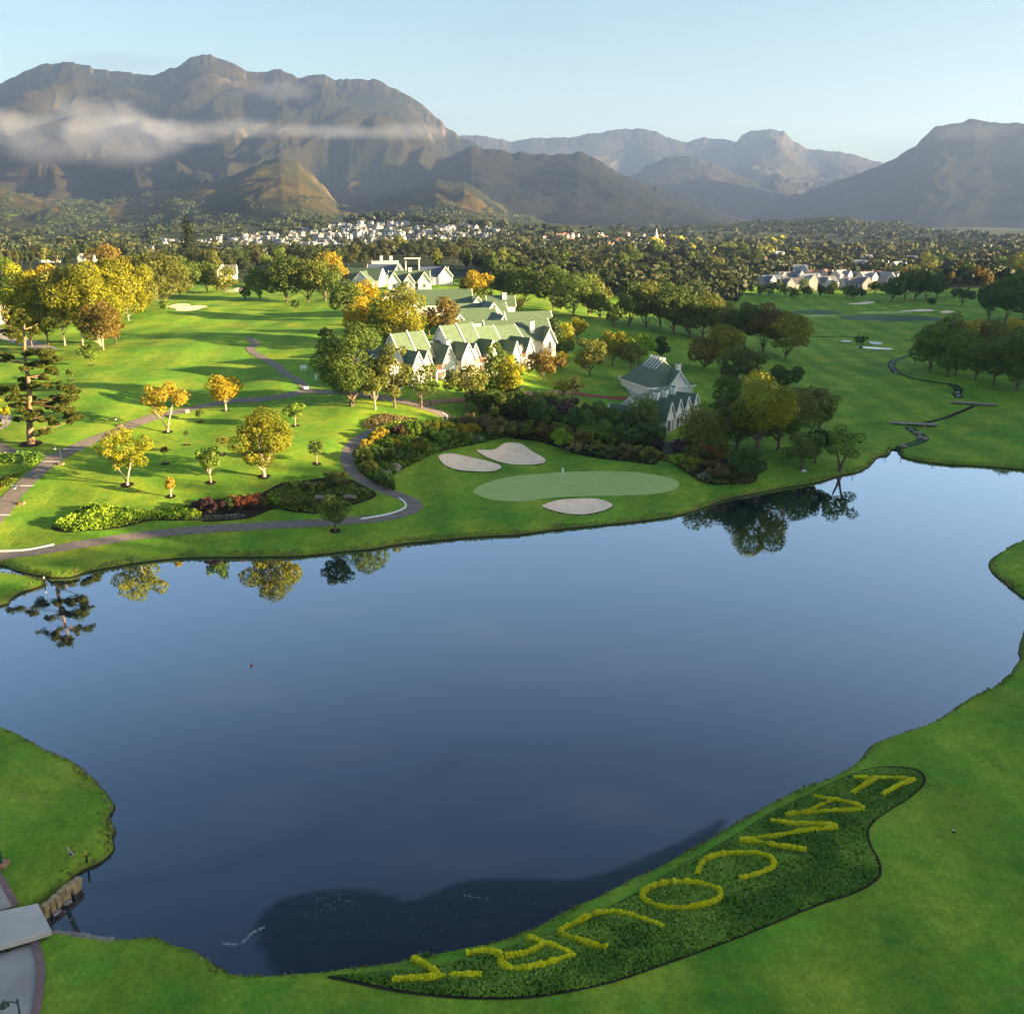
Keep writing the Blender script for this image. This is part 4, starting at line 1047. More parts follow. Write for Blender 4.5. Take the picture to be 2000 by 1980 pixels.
# ================================================================== bed on the left lawn
B1 = zz([(385,968),(450,1000),(560,1003),(800,985),(960,960),(1130,920),(1300,918),(1520,915)], 0, 780, 3.864) + zz([(0,925),(300,905),(430,865),(530,830),(700,855),(900,862),(1100,805),(1300,725),(1190,650),(1080,600),(920,590),(760,612),(580,632),(420,712),(300,735),(0,765)], 400, 780, 3.864) + zz([(1480,782),(1300,815),(1200,832),(1000,832),(900,812),(720,797),(600,822),(470,902)], 0, 780, 3.864)
tag(drape('planting_soil', wpoly(B1, 3), M_SOIL, .04, .8), 'dark soil of the flower bed on the left lawn', kind='structure')
def sub(pts, ox, oy, s): return wpoly(zz(pts, ox, oy, s), 4)
cover('strap_leaf_planting', sub([(400,965),(560,1000),(800,978),(960,952),(1130,912),(1300,910),(1500,905),(1500,815),(1300,830),(1200,845),(1000,845),(900,825),(720,810),(600,835),(480,905)], 0, 780, 3.864), 75, .36, .75, 'lime', 'mass of lime green strap leaved plants in the left bed', .12, .15)
cover('grey_ground_cover', sub([(0,915),(290,895),(280,862),(0,870),(-80,880),(-80,912)], 400, 780, 3.864), 60, .26, .16, 'silver', 'grey green ground cover at the front of the left bed')
cover('green_planting', sub([(500,815),(700,845),(880,850),(1090,795),(1270,725),(1150,660),(1000,640),(760,640),(600,660),(470,720)], 400, 780, 3.864), 45, .34, .55, 'mid', 'dark green mixed planting in the right half of the left bed', .1, .3)
Q = lambda x, y: (400 + x / 3.864, 780 + y / 3.864)
for i, (x, y, w, h, sp, lab) in enumerate([
  (60,855,200,95,'purple','dark purple shrub between lime leaves and red flowers'), (-40,845,110,85,'purple','small dark purple shrub beside the lime leaves'), (15,790,70,40,'redbush','little red shrub behind the purple ones'),
  (185,835,120,90,'dark','dark green shrub under the red flowers'), (270,825,140,95,'redbush','red flowering shrub in the middle of the left bed'), (370,815,140,95,'redbush','red orange flowering shrub on the right of the red drift'), (450,815,110,70,'rust','brownish green shrub at the end of the red drift'),
  (540,800,100,60,'lime','lime clump right of the red drift'), (990,660,200,110,'olive','tall olive shrub at the path end of the left bed'), (830,700,150,80,'olive','olive brown shrub at the back of the left bed'), (680,690,140,65,'mid','low green shrub at the back of the left bed'),
  (1080,740,180,70,'mid','spreading green shrub right of the white plumes'), (760,820,150,70,'dark','dark shrub in front of the white plumes'), (620,810,130,60,'olive','olive shrub at the front notch of the left bed'), (1190,735,130,60,'dark','dark shrub at the right tip of the left bed'), (900,770,150,60,'dark','dark shrub left of the small tree by the path')]):
    px, py = Q(x, y); shrub(px, py, w / 3.864 * 1.2, h / 3.864 * 1.15, sp, lab, group='shrubs in the left flower bed')
for i, (x, y, w, h) in enumerate([(868,790,75,60),(948,780,90,52),(1075,775,60,48),(1120,780,62,50)]):
    px, py = Q(x, y); tuft(px, py, w / 3.864, h / 3.864, 'straw', ['leftmost white plumed grass tuft in the left bed','second white plumed grass tuft, left of the small tree','third white plumed grass tuft, just right of the small tree','rightmost white plumed grass tuft in the left bed'][i], 'plume_grass', 'white plumed grasses in the left bed', plume='plume', n=150)

# ================================================================== bed between the path and the bunkers
Z6 = lambda x, y: (640 + x / 6.04, 800 + y / 6.04)
B2 = [Z6(*q) for q in [(330,640),(345,540),(385,450),(450,370),(520,290),(640,220),(900,180),(1380,140),(1650,90),(1900,60),(2100,120),(2150,280),(1932,370),(1700,420),(1450,470),(1250,525),(1100,600),(1000,650),(900,700),(780,780),(800,900),(780,955),(640,910),(500,830),(400,750)]]
tag(drape('planting_soil', wpoly(B2, 3), M_SOIL, .04, .8), 'dark soil of the bed behind the bunkers', kind='structure')
b2 = [(460,465,130,100,'orange','clipped orange shrub nearest the path bend'),(540,400,110,80,'orange','small clipped orange shrub in the middle of the orange row'),(590,370,140,100,'orange','rounded clipped orange shrub'),(640,350,150,110,'orange','largest clipped orange shrub at the back of the row'),
 (830,330,140,140,'purple','tall dark maroon shrub behind the orange ones'),(890,360,100,120,'rust','reddish brown shrub right of the maroon one'),(820,440,90,70,'orange','small orange shrub in front of the maroon one'),(720,460,130,100,'lime','bright lime shrub below the orange ones'),(890,480,120,80,'yelgrn','yellow green shrub left of the dark gap'),
 (430,660,190,180,'dark','dark green shrub beside the path bend'),(560,640,200,170,'deep','dense dark shrub above the rocks'),(700,600,180,140,'dark','dark shrub behind the rocks'),(480,770,160,140,'olive','olive shrub by the inner path edge'),(860,620,230,120,'deep','spreading dark shrub right of the rocks'),(1010,600,150,110,'dark','dark shrub pointing to the left bunker'),
 (600,880,180,90,'deep','low dark creeping shrub below the rocks'),(720,940,160,80,'deep','low creeping shrub at the lower tip of the bed'),(980,490,110,90,'yelgrn','yellow green shrub beside the white flowers'),(1120,520,180,130,'yelgrn','yellow shrub with pale flowers by the left bunker'),(1070,430,140,90,'straw','shrub with white flower heads behind the left bunker'),
 (1000,330,200,130,'lime','lime shrub left in the yellow drift'),(1150,330,200,140,'mid','green shrub in the middle of the yellow drift'),(1230,290,200,120,'yelgrn','yellow shrub in the middle of the yellow drift'),(1330,420,200,140,'lime','lime shrub above the left bunker'),(1450,400,200,150,'mid','green shrub above the lobed bunker'),(1420,300,200,120,'yelgrn','yellow green shrub at the back of the drift'),
 (1560,310,200,120,'yellow','golden yellow shrub in the yellow drift'),(1700,300,180,110,'yellow','golden shrub on the right of the yellow drift'),(1620,400,160,110,'lime','lime shrub right of the drift'),(1740,380,90,60,'silver','small silver shrub left of its pair'),(1800,380,80,55,'silver','small silver shrub right of its pair'),
 (1680,220,240,140,'straw','straw coloured grassy shrub at the top of the bed'),(1830,260,220,150,'straw','straw coloured shrub at the right end of the bed'),(1950,300,180,130,'olive','olive shrub closing the bed on the right'),(1080,230,220,80,'mid','low green hedge shrub at the back of the bed'),(1300,220,220,80,'lime','low lime shrub at the back of the bed')]
for x, y, w, h, sp, lab in b2:
    px, py = Z6(x, y); shrub(px, py, w / 6.04 * 1.35, h / 6.04 * 1.25, sp, lab, group='shrubs in the bed behind the bunkers')
for q_, dn, sp_, hh_, lb in ((B2, 12, 'mid', .9, 'mixed green planting filling the bed behind the bunkers'), (B2, 18, 'lime', 1.0, 'bright lime leaves mixed through the bed behind the bunkers')):
    cover('bed_planting', wpoly(q_, 3), dn, .42, hh_, sp_, lb, .1, .2)
cover('grass_mound_planting', wpoly([Z6(*q) for q in [(400,190),(520,90),(700,55),(900,90),(1080,110),(1000,150),(800,190),(600,225),(470,235)]], 4), 40, .35, .35, 'straw', 'pale feathery grass on the mound behind the orange shrubs', .15, .3)
for i, (x, y, sx, sz) in enumerate([(770,690,150,95),(690,760,120,70),(720,830,90,60),(800,720,110,60),(690,815,70,50),(640,740,70,60)]):
    p = ground_at(*Z6(x, y)); s = ppm(p) * 6.04 / 1.0
    s = ppm(p); tag(rock_mesh('rock', p + Vector((0, 0, sz / 6.04 / s * .2)), sx / 6.04 / s * 1.2, sx / 6.04 / s * .8, sz / 6.04 / s, M_STONE, None, i + 2, i * .7), ['largest grey boulder in the outcrop above the path','flat grey boulder left in the outcrop','lowest grey boulder of the outcrop','grey boulder at the right end of the outcrop','small grey stone low in the outcrop','small dark stone at the left of the outcrop'][i], 'rock', 'boulders in the bed behind the bunkers')

# dark shrubbery from the footpath to the small lodge, and the bed at the lodge corner
E = lambda x, y: (1100 + x / 2.972, 620 + y / 2.972)
Z3 = lambda x, y: (800 + x / 3.22, 780 + y / 3.22)
SB = [(460,80,190,130,'deep','tall dark shrub left end of the shrubbery'),(560,140,200,150,'dark','dark shrub at the left of the shrubbery'),(640,60,200,120,'deep','dark shrub at the back left of the shrubbery'),(700,150,200,150,'dark','broad dark shrub in the left shrubbery'),(780,110,180,120,'mid','green shrub in the left shrubbery'),(860,190,180,140,'deep','dense dark shrub in the middle of the shrubbery'),
 (870,110,160,110,'dark','dark shrub at the back of the shrubbery'),(1000,180,240,140,'purple','nearly black purple shrub in the shrubbery'),(1060,240,180,130,'deep','dark low shrub right of the purple one'),(1160,220,200,140,'dark','dark green shrub right of the purple one'),(1180,290,170,120,'mid','green shrub at the front of the shrubbery'),
 (1280,250,200,140,'deep','dark shrub in the right shrubbery'),(1280,310,170,110,'dark','low dark shrub at the front right of the shrubbery'),(1380,240,190,120,'dark','dark shrub below the small lodge'),(1400,310,170,100,'deep','low dark shrub below the lodge wall'),(1480,280,180,110,'dark','dark shrub beside the willow'),(1550,290,150,90,'deep','last dark shrub right of the willow'),
 (960,310,130,100,'lime','light green shrub on the edge of the green'),(860,260,120,90,'rust','reddish shrub in front of the shrubbery'),(930,260,130,90,'olive','olive shrub in front of the purple one'),(1090,310,120,90,'rust','rust tinged shrub in front of the shrubbery'),(740,240,160,80,'mid','low green shrub behind the lobed bunker'),(640,240,180,80,'olive','low olive shrub behind the lobed bunker'),(520,230,160,100,'straw','straw coloured shrub left of the dark shrubbery'),
 (1200,340,160,60,'olive','low olive edging shrub along the green'),(1330,360,180,60,'straw','low straw coloured edging shrub along the green'),(1470,380,180,60,'olive','low olive edging shrub near the silver plant'),(1060,340,140,50,'straw','low straw edging shrub at the back of the green')]
for x, y, w, h, sp, lab in SB:
    px, py = Z3(x, y); shrub(px, py, w / 3.22 * 1.4, h / 3.22 * 1.35, sp, lab, group='shrubs in the dark shrubbery')
Z7 = lambda x, y: (1240 + x / 4.025, 820 + y / 4.025)
S2 = [(200,250,110,90,'purple','dark purple shrub left of the silver plant'),(350,290,150,110,'purple','dark purple shrub right of the silver plant'),(480,320,170,110,'olive','olive shrub right of the purple pair'),(560,310,130,100,'redbush','reddish flowering shrub behind the corner bed'),(680,340,150,120,'rust','rust coloured shrub behind the corner bed'),(680,400,150,90,'purple','purple brown shrub in the corner bed'),
 (350,370,170,90,'lime','lime shrub on the green edge of the corner bed'),(460,395,150,80,'yelgrn','yellow green shrub in the corner bed'),(590,420,150,90,'rust','brown shrub in the corner bed'),(660,480,200,120,'straw','pale rounded shrub in the corner bed'),(760,460,110,80,'olive','olive shrub beside the rounded pale one'),(540,475,100,60,'silver','small silvery shrub at the tip of the corner bed'),
 (450,420,110,60,'olive','small olive shrub on the edge of the corner bed'),(870,490,230,230,'deep','big dense dark bush at the right end of the corner bed'),(150,290,140,50,'straw','low straw coloured shrub left of the silver plant')]
for x, y, w, h, sp, lab in S2:
    px, py = Z7(x, y); shrub(px, py, w / 4.025 * 1.35, h / 4.025 * 1.2, sp, lab, group='shrubs in the corner bed by the lodge')
px, py = Z7(262, 270); tuft(px, py, 42, 34, 'silver', 'silvery fan of spiky leaves in the corner bed', 'spiky_plant', n=140)
SOL = [Z3(*q) for q in [(430,120),(620,240),(800,265),(960,310),(1050,345),(1200,375),(1400,395),(1550,410),(1580,330),(1560,240),(1300,180),(1000,110),(800,30),(500,20)]]
tag(drape('planting_soil', wpoly(SOL, 3), M_SOIL, .04, 1.0), 'dark soil under the shrubbery', kind='structure')
cover('bed_planting', wpoly(SOL, 3), 12, .48, 1.1, 'dark', 'dark green planting filling the shrubbery', .1, .2)
SOL = [Z7(*q) for q in [(120,300),(250,330),(400,410),(500,480),(620,512),(800,505),(940,490),(960,400),(800,330),(600,280),(300,230),(150,240)]]
tag(drape('planting_soil', wpoly(SOL, 3), M_SOIL, .04, 1.0), 'dark soil of the corner bed', kind='structure')
cover('bed_planting', wpoly(SOL, 3), 18, .40, .7, 'olive', 'low olive green planting filling the corner bed', .05, .2)
# planting by the cart path on the far left
cover('hedge_planting', sub([(0,420),(150,412),(300,418),(350,440),(250,510),(160,560),(150,490),(0,490),(-200,480),(-200,430)], 0, 780, 3.864), 40, .34, .7, 'cover', 'low clipped grey green planting beside the cart path', .1, .4)
cover('flower_edging', sub([(0,600),(120,565),(180,560),(90,630),(0,700),(-150,790),(-150,640)], 0, 780, 3.864), 45, .3, .4, 'yelgrn', 'yellowish flower edging left of the cart path', 0, .3)
shrub(12, 835, 22, 60, 'yelgrn', 'tall golden hedge shrub at the left edge', 'hedge_shrub'); shrub(-6, 848, 30, 40, 'dark', 'dark hedge shrub at the left edge', 'hedge_shrub')

# rough grass hanging along the water's edge
def shore_fringe():
    rg = np.random.default_rng(31); P = resample(np.vstack([LAKE, LAKE[:1]]), .05)
    m = (P[:, 1] < 175) & (np.abs(P[:, 0]) < P[:, 1] * .6 + 5); P = P[m]
    T = np.gradient(P, axis=0); T /= np.linalg.norm(T, axis=1)[:, None] + 1e-9; N = np.column_stack([T[:, 1], -T[:, 0]])
    d, ins = seg_dist(P[:50, 0] + N[:50, 0] * .4, P[:50, 1] + N[:50, 1] * .4, LAKE)
    if ins.mean() > .5: N = -N
    k = rg.uniform(size=len(P)) < .34 + .5 * (vnoise(P[:, 0] / 2.5, P[:, 1] / 2.5) > .1); P, N = P[k], N[k]
    X = P + N * rg.uniform(.12, .75, (len(P), 1)) + rg.normal(size=P.shape) * .08
    z = terrain(X[:, 0], X[:, 1]); ok = (z > .05) & (np.hypot(X[:, 0] - br.location[0], X[:, 1] - br.location[1]) > 4.5); X, z, N = X[ok], z[ok], N[ok]
    sz = rg.uniform(.16, .42, len(X))
    C = np.column_stack([X, z + sz * .25]); nn = unit(np.column_stack([-N * .8 + rg.normal(size=N.shape) * .6, rg.uniform(.3, 1.0, len(X))]))
    for sp, lo, hi, lb in (('straw', 0, .62, 'straw coloured rough grass along the water edge'), ('lime', .62, 1, 'green rough grass along the water edge')):
        q = rg.uniform(size=len(X)); q = (q >= lo) & (q < hi)
        tag(leaf_obj('shore_grass', C[q], nn[q], sz[q], rg.uniform(0, 1, q.sum()), LEAF[sp], None, rg, .5), lb, kind='stuff')
shore_fringe()

# foam streak and floating flecks on the ruffled water
rg = np.random.default_rng(12); fp = resample(smooth_poly([at_z(a, b, 0) for a, b in [(432,1841),(450,1844),(474,1840),(492,1822),(518,1809)]], 6, False), .02); k = rg.integers(0, len(fp), 240)
C = np.column_stack([fp[k] + rg.normal(size=(240, 2)) * .05, np.full(240, .012)])
q = np.array([at_z(rg.uniform(560, 1050), rg.uniform(1722, 1830), 0) for _ in range(90)] + [at_z(905 + u * 60, 1748 + u * 9 + rg.normal() * 1.2, 0) for u in rg.uniform(0, 1, 26) ** 2] + [at_z(650 + rg.normal() * 22, 1765 + rg.normal() * 14, 0) for _ in range(70)]); dd, ii = seg_dist(q[:, 0], q[:, 1], RUFW); q = q[ii]
C = np.vstack([C, np.column_stack([q, np.full(len(q), .012)])])
o = leaf_obj('foam', C, unit(np.column_stack([rg.normal(size=(len(C), 2)) * .05, np.ones(len(C))])), rg.uniform(.025, .07, len(C)), rg.uniform(0, 1, len(C)), M_WHITE, None, rg, .4)
tag(o, 'white foam streak and flecks on the ruffled near water', kind='stuff')

# ================================================================== trees one can tell apart
T = tree
# left lawn
T(249,947,832,98,912,'loose','yelgrn','yellow green tree with three pale stems on the left lawn','autumn_tree',stems=3,bark=PALEB,ring=True,tr=.17)
T(328,844,747,84,808,'sparse','orange','orange autumn tree with spreading pale stems beside the cart path','autumn_tree',stems=3,bark=PALEB,tr=.17,ring=True)
T(441,802,729,66,779,'round','yellow','round yellow tree with a straight pale trunk above the cart path','autumn_tree',bark=PALEB,ring=True,tr=.2)
T(516,931,801,104,905,'oval','yelgrn','largest yellow green tree in the middle of the left lawn','autumn_tree',bark=PALEB,ring=True,tr=.28)
T(412,943,865,43,915,'oval','mid','slim mid green young tree left of the largest lawn tree','young_tree',bark=PALEB,ring=True,tr=.09)
T(334,970,930,19,956,'oval','orange','tiny orange young tree near the lime leaved bed','young_tree',bark=PALEB,ring=True,tr=.12)
T(577,832,786,44,812,'round','mid','small round green tree at the top right of the left lawn','young_tree',bark=PALEB,ring=True,tr=.09)
T(619,906,856,28,886,'oval','dark','small dark young tree near the path bend','young_tree',bark=PALEB,ring=True,tr=.08)
T(392,824,800,17,812,'round','dark','tiny dark green sapling below the cart path','sapling',ring=True,tr=.05)
T(365,869,840,9,850,'sparse','olive','nearly bare sapling below the orange tree','sapling',ring=True,tr=.04)
T(323,906,872,13,885,'sparse','rust','brownish bare sapling right of the three stemmed tree','sapling',ring=True,tr=.04)
T(434,889,854,20,866,'sparse','rust','thin brown sapling above the slim young tree','sapling',ring=True,tr=.04)
T(655,1037,966,58,1014,'oval','dark','dark young tree standing alone between the lake path and the shore','young_tree',ring=True,tr=.13)
T(178,714,686,23,703,'round','mid','small green tree on the fairway below the autumn trees','young_tree',ring=True,tr=.07)
T(138,743,718,15,735,'oval','mid','small green tree just right of the tall pine','young_tree',ring=True,tr=.06)
# autumn clump at the left of the fairway
AG = 'autumn trees in the left clump'
T(62,676,515,96,650,'round','yelgrn','broad yellow green tree beside the house at the left edge',group=AG,tr=.2)
T(94,672,516,103,642,'round','yellow','tall golden tree at the left of the autumn clump',group=AG,tr=.2)
T(127,675,524,92,632,'dome','olive','olive tree with a bare pale trunk in the autumn clump',group=AG,bark=PALEB,tr=.18)
T(162,675,520,119,622,'dome','yelgrn','tall yellow green tree in the middle of the autumn clump',group=AG,bark=PALEB,tr=.2)
T(196,676,560,92,642,'dome','yelgrn','yellow green tree between the brown ones',group=AG,bark=PALEB,tr=.17)
T(202,683,592,78,667,'dome','rust','reddish brown tree at the front of the autumn clump',group=AG,bark=PALEB,tr=.17)
T(228,672,600,41,664,'oval','rust','narrow brown tree at the right tip of the autumn clump',group=AG,tr=.14)
T(251,626,507,112,618,'oval','yelgrn','large yellow green tree at the right of the autumn clump',group=AG,bark=PALEB,tr=.2)
T(282,604,520,92,596,'round','olive','olive tree behind the yellow green one',group=AG,tr=.25)
T(318,598,500,110,590,'dome','olive','big olive green tree along the left side of the fairway',group=AG,tr=.2)
T(352,578,506,80,570,'dome','dark','dark green tree at the far end of the left row',group=AG,tr=.25)
T(20,640,508,80,610,'dome','dark','dark tree behind the house at the left edge',group=AG,tr=.2)
T(225,600,482,92,592,'round','rust','orange topped tree behind the autumn clump',group=AG,tr=.2)
T(272,575,496,80,567,'round','dark','dark tree behind the left row of the fairway',group=AG,tr=.2)
T(172,704,672,30,700,'bush','mid','bushy green sapling in front of the brown trees','young_tree',tr=.05)
T(322,610,585,16,602,'oval','mid','little round tree at the foot of the left row','young_tree',tr=.05)
# far end of the left fairway
FG = 'dark trees at the far end of the left fairway'
T(508,588,518,46,575,'round','dark','round dark tree left of the big pair at the fairway end',group=FG,tr=.25)
T(560,590,505,78,578,'dome','dark','big dark domed tree, left of the pair at the fairway end',group=FG,tr=.35)
T(602,590,504,84,580,'dome','olive','big olive domed tree, right of the pair at the fairway end',group=FG,tr=.35)
T(636,588,508,64,578,'dome','dark','dark tree just left of the green roofed lodge',group=FG,tr=.3)
T(578,608,586,17,600,'round','deep','small lone tree on the fairway in front of the dark pair','young_tree',tr=.07)
T(480,586,560,22,580,'round','deep','small dark tree beside the far fairway green','young_tree',tr=.08)
T(440,572,520,52,566,'round','olive','olive tree behind the far fairway green',group=FG,tr=.2)
T(405,570,515,54,563,'round','dark','dark tree left of the far fairway green',group=FG,tr=.2)
T(650,560,492,60,550,'round','orange','orange brown tree behind the green roofed lodge',group=FG,tr=.25)
T(636,664,640,26,660,'bush','olive','low bushy tree on the fairway edge by the hotel','young_tree',tr=.05)
# hotel front
HG = 'trees in front of the hotel'
T(687,793,624,116,770,'round','dark','large dark spreading oak in front of the hotel',group=HG,tr=.45)
T(733,800,715,52,775,'loose','olive','small olive tree on a pale trunk beside the large oak',group=HG,tr=.15,bark=PALEB)
T(771,796,672,68,768,'oval','olive','olive tree standing before the left lodge gables',group=HG,tr=.22)
T(823,796,706,64,770,'loose','dark','thin dark tree before the lodge balcony',group=HG,tr=.17)
T(910,802,714,98,760,'round','olive','wide olive tree on a slim trunk by the footpath',group=HG,tr=.17)
T(998,802,680,54,775,'oval','yelgrn','tall yellowish feathery tree right of the slim trunked olive',group=HG,tr=.2)
T(968,760,664,40,750,'oval','mid','dark narrow tree against the lodge right wall',group=HG,tr=.15)
T(945,790,726,46,775,'round','mid','bushy green tree in front of the lodge terrace',group=HG,tr=.15)
T(1062,742,686,76,735,'bush','rust','wide brown bush below the right lodge',group=HG,tr=.12)
T(1095,720,688,38,714,'round','orange','small orange tree at the end of the brown bush',group=HG,tr=.1)
T(1098,700,664,42,697,'bush','deep','clipped dark round bush beside the right lodge',group=HG,tr=.12)
T(1076,700,616,42,690,'oval','deep','tall dark tree hiding the end of the right lodge',group=HG,tr=.2)
T(705,668,586,62,650,'round','yellow','golden tree behind the large oak',group=HG,tr=.25)
T(782,680,566,100,655,'oval','yelgrn','tall yellow green tree behind the left lodge',group=HG,tr=.3)
T(752,670,592,60,655,'round','mid','green tree between the two golden ones',group=HG,tr=.22)
T(868,660,584,62,640,'oval','rust','brown green tree behind the lodge ridge',group=HG,tr=.25)
T(838,655,602,34,640,'oval','rust','smaller brown tree left of the brown green one',group=HG,tr=.18)
T(918,648,606,34,640,'bush','deep','dark bush between the hotel roofs',group=HG,tr=.15)
T(712,620,548,52,606,'round','yellow','yellow topped tree left of the white gabled house',group=HG,tr=.25)
T(676,625,545,60,610,'round','dark','dark tree at the left of the hotel roofs',group=HG,tr=.25)
T(932,592,524,68,580,'loose','yellow','bright yellow tree behind the hotel roofs',group=HG,tr=.25)
T(905,590,545,30,580,'cone','deep','small dark conifer between the hotel roofs','conifer',group=HG,tr=.15)
T(1005,610,580,34,604,'round','orange','small orange tree behind the tall gables',group=HG,tr=.12)
# ridge row behind the hotel
RG = 'row of dark trees on the ridge right of the hotel'
for (bx,by,top,w,cb,sp,lab) in [(985,590,518,46,578,'dark','first dark tree of the ridge row, behind the hotel roofs'),(1023,596,524,66,582,'dark','wide dark tree second in the ridge row'),(1081,605,522,56,590,'dark','tall dark tree above the hotel right end'),(1120,617,536,76,598,'dark','broad dark tree with a leaning trunk in the ridge row'),
  (1150,615,545,56,600,'olive','olive tree in the middle of the ridge row'),(1198,638,590,26,625,'mid','small pale green tree in front of the ridge row'),(1172,622,575,44,610,'mid','lighter green tree in the ridge row'),(1229,637,556,48,620,'dark','dark upright tree in the ridge row'),(1262,641,552,46,622,'olive','olive upright tree in the ridge row'),
  (1290,640,552,50,625,'dark','dark tree left of the widest ridge tree'),(1316,652,560,84,634,'dark','widest dark tree of the ridge row'),(1347,659,572,60,638,'dark','dark tree right of the widest one'),(1372,659,575,72,640,'olive','olive topped tree in the right part of the ridge row'),
  (1453,681,588,62,660,'dark','dark tree near the right end of the ridge row'),(1490,688,592,70,664,'rust','brown topped tree second from the right end of the row'),(1534,701,612,72,680,'yelgrn','golden tree closing the right end of the ridge row'),(1420,672,600,50,655,'olive','olive tree set back in the right part of the row')]:
    T(bx,by,top,w*1.22,cb+4,'dome',sp,lab,group=RG,tr=.3)
# garden trees between hotel and small lodges
GG = 'garden trees between the hotel and the small lodges'
for (bx,by,top,w,cb,k,sp,lab) in [(1128,672,622,34,652,'round','yelgrn','yellowish tree on the lawn right of the hotel'),(1107,690,628,36,672,'round','yelgrn','small golden tree by the hotel right end'),(1152,735,656,56,718,'round','olive','olive tree with a yellow top on the garden slope'),(1196,715,646,54,696,'round','yelgrn','golden topped round tree on the garden slope'),
  (1247,712,650,70,690,'round','lime','bright green broad tree behind the palm'),(1232,722,672,50,706,'round','olive','olive tree behind the palm'),(1290,712,656,36,700,'bush','deep','dark dense tree behind the lodge roof'),(1118,778,738,54,760,'loose','olive','small olive tree by the red footpath'),(1100,775,742,38,764,'loose','yelgrn','tiny yellowish tree left of the red footpath'),
  (1375,722,660,62,712,'round','rust','brownish tree behind the lodge dormers'),(1412,728,630,64,700,'round','yelgrn','yellow topped tree right of the lodge dormers'),(1450,748,682,92,738,'round','dark','dark round tree right of the small lodge'),(1532,768,712,74,758,'bush','deep','dark low tree right of the round one'),(1178,700,672,30,695,'bush','dark','dark bush on the garden slope'),(1420,800,735,60,785,'round','mid','mid green tree just right of the lodge gables')]:
    T(bx,by,top,w,cb,k,sp,lab,group=GG,tr=.2)
# lakeside clump at the right
LG = 'lakeside trees right of the small lodge'
T(1479,890,732,126,845,'round','yelgrn','tallest tree of the lakeside clump, with a yellow crown top',group=LG,tr=.45)
T(1440,878,770,104,850,'round','dark','dark tree left of the tallest lakeside tree',group=LG,tr=.35)
T(1375,884,786,98,868,'willow','olive','drooping olive willow right of the lodge gables','willow_tree',group=LG,tr=.3)
T(1362,890,836,44,880,'willow','dark','small dark willow below the lodge gables','willow_tree',group=LG,tr=.2)
T(1255,848,774,66,838,'willow','willow','grey green willow in front of the small lodge','willow_tree',group=LG,tr=.22)
T(1545,858,754,100,836,'round','olive','broad olive tree behind the lakeside willows',group=LG,tr=.35)
T(1600,838,752,64,820,'round','olive','olive tree at the right of the lakeside clump',group=LG,tr=.3)
T(1520,880,800,80,852,'round','dark','dark tree behind the stone footed willow',group=LG,tr=.3)
T(1566,918,842,84,890,'willow','willow','pale green willow with a white stone at its foot','willow_tree',group=LG,tr=.28)
T(1640,921,836,76,893,'loose','mid','leaning tree nearest the water at the right of the clump',group=LG,stems=2,tr=.3)
T(1592,905,836,50,880,'round','deep','dark tree between the pale willow and the leaning tree',group=LG,tr=.2)
T(1405,868,770,54,850,'round','mid','green tree behind the drooping willow',group=LG,tr=.2)
# right hand clump and far right
XG = 'trees of the right hand clump'
for (bx,by,top,w,cb,sp,lab) in [(1816,726,634,78,708,'mid','left tree of the right hand clump, with twin trunks'),(1866,733,642,72,712,'mid','round green tree second in the right hand clump'),(1842,715,618,80,702,'olive','olive tree at the back left of the clump'),(1890,716,622,70,704,'orange','orange topped tree at the back of the clump'),(1905,742,668,64,722,'mid','light green tree in the middle of the clump'),
  (1940,752,652,96,725,'dark','dark tree in the right of the clump'),(1985,762,640,90,735,'dark','dark tree cut by the right edge, in the clump'),(1985,765,690,56,745,'mid','light green low tree at the right edge'),(1930,716,628,80,704,'olive','olive tree at the back right of the clump'),(1975,704,622,60,694,'orange','orange tinted tree behind the dark right edge tree'),(1850,738,690,34,722,'mid','small young tree at the foot of the clump')]:
    T(bx,by,top,w*1.02,cb,'dome',sp,lab,group=XG,tr=.25)
for (bx,by,top,w,cb,sp,lab) in [(1962,634,545,90,610,'deep','big dark tree at the right edge beyond the clump'),(1930,626,550,50,610,'deep','dark tree left of the big right edge one'),(2000,625,530,90,608,'dark','dark tree cut by the right edge beyond the clump'),(1879,597,563,44,585,'deep','lone dark flat topped tree on the far right fairway'),
  (1742,590,540,48,578,'deep','dark tree left in the far fairway group'),(1766,588,532,44,576,'deep','dark tree second in the far fairway group'),(1787,586,524,52,574,'dark','tallest tree of the far fairway group'),(1808,586,535,48,574,'deep','dark tree right in the far fairway group'),(1830,582,540,40,572,'deep','last dark tree of the far fairway group'),(1818,596,582,16,596,'deep','small bush on the mound behind the far pond')]:
    T(bx,by,top,w,cb,'dome',sp,lab,group='dark trees on the far right fairway',tr=.3)
T(1683,674,656,30,674,'bush','deep','dark bush on the islet in the right pond','bush',cat='bush')

# tall conifer in front of the white houses
T(371,514,426,46,503,'cone','fardark','tall dark conifer rising before the white houses','conifer',tr=.35)

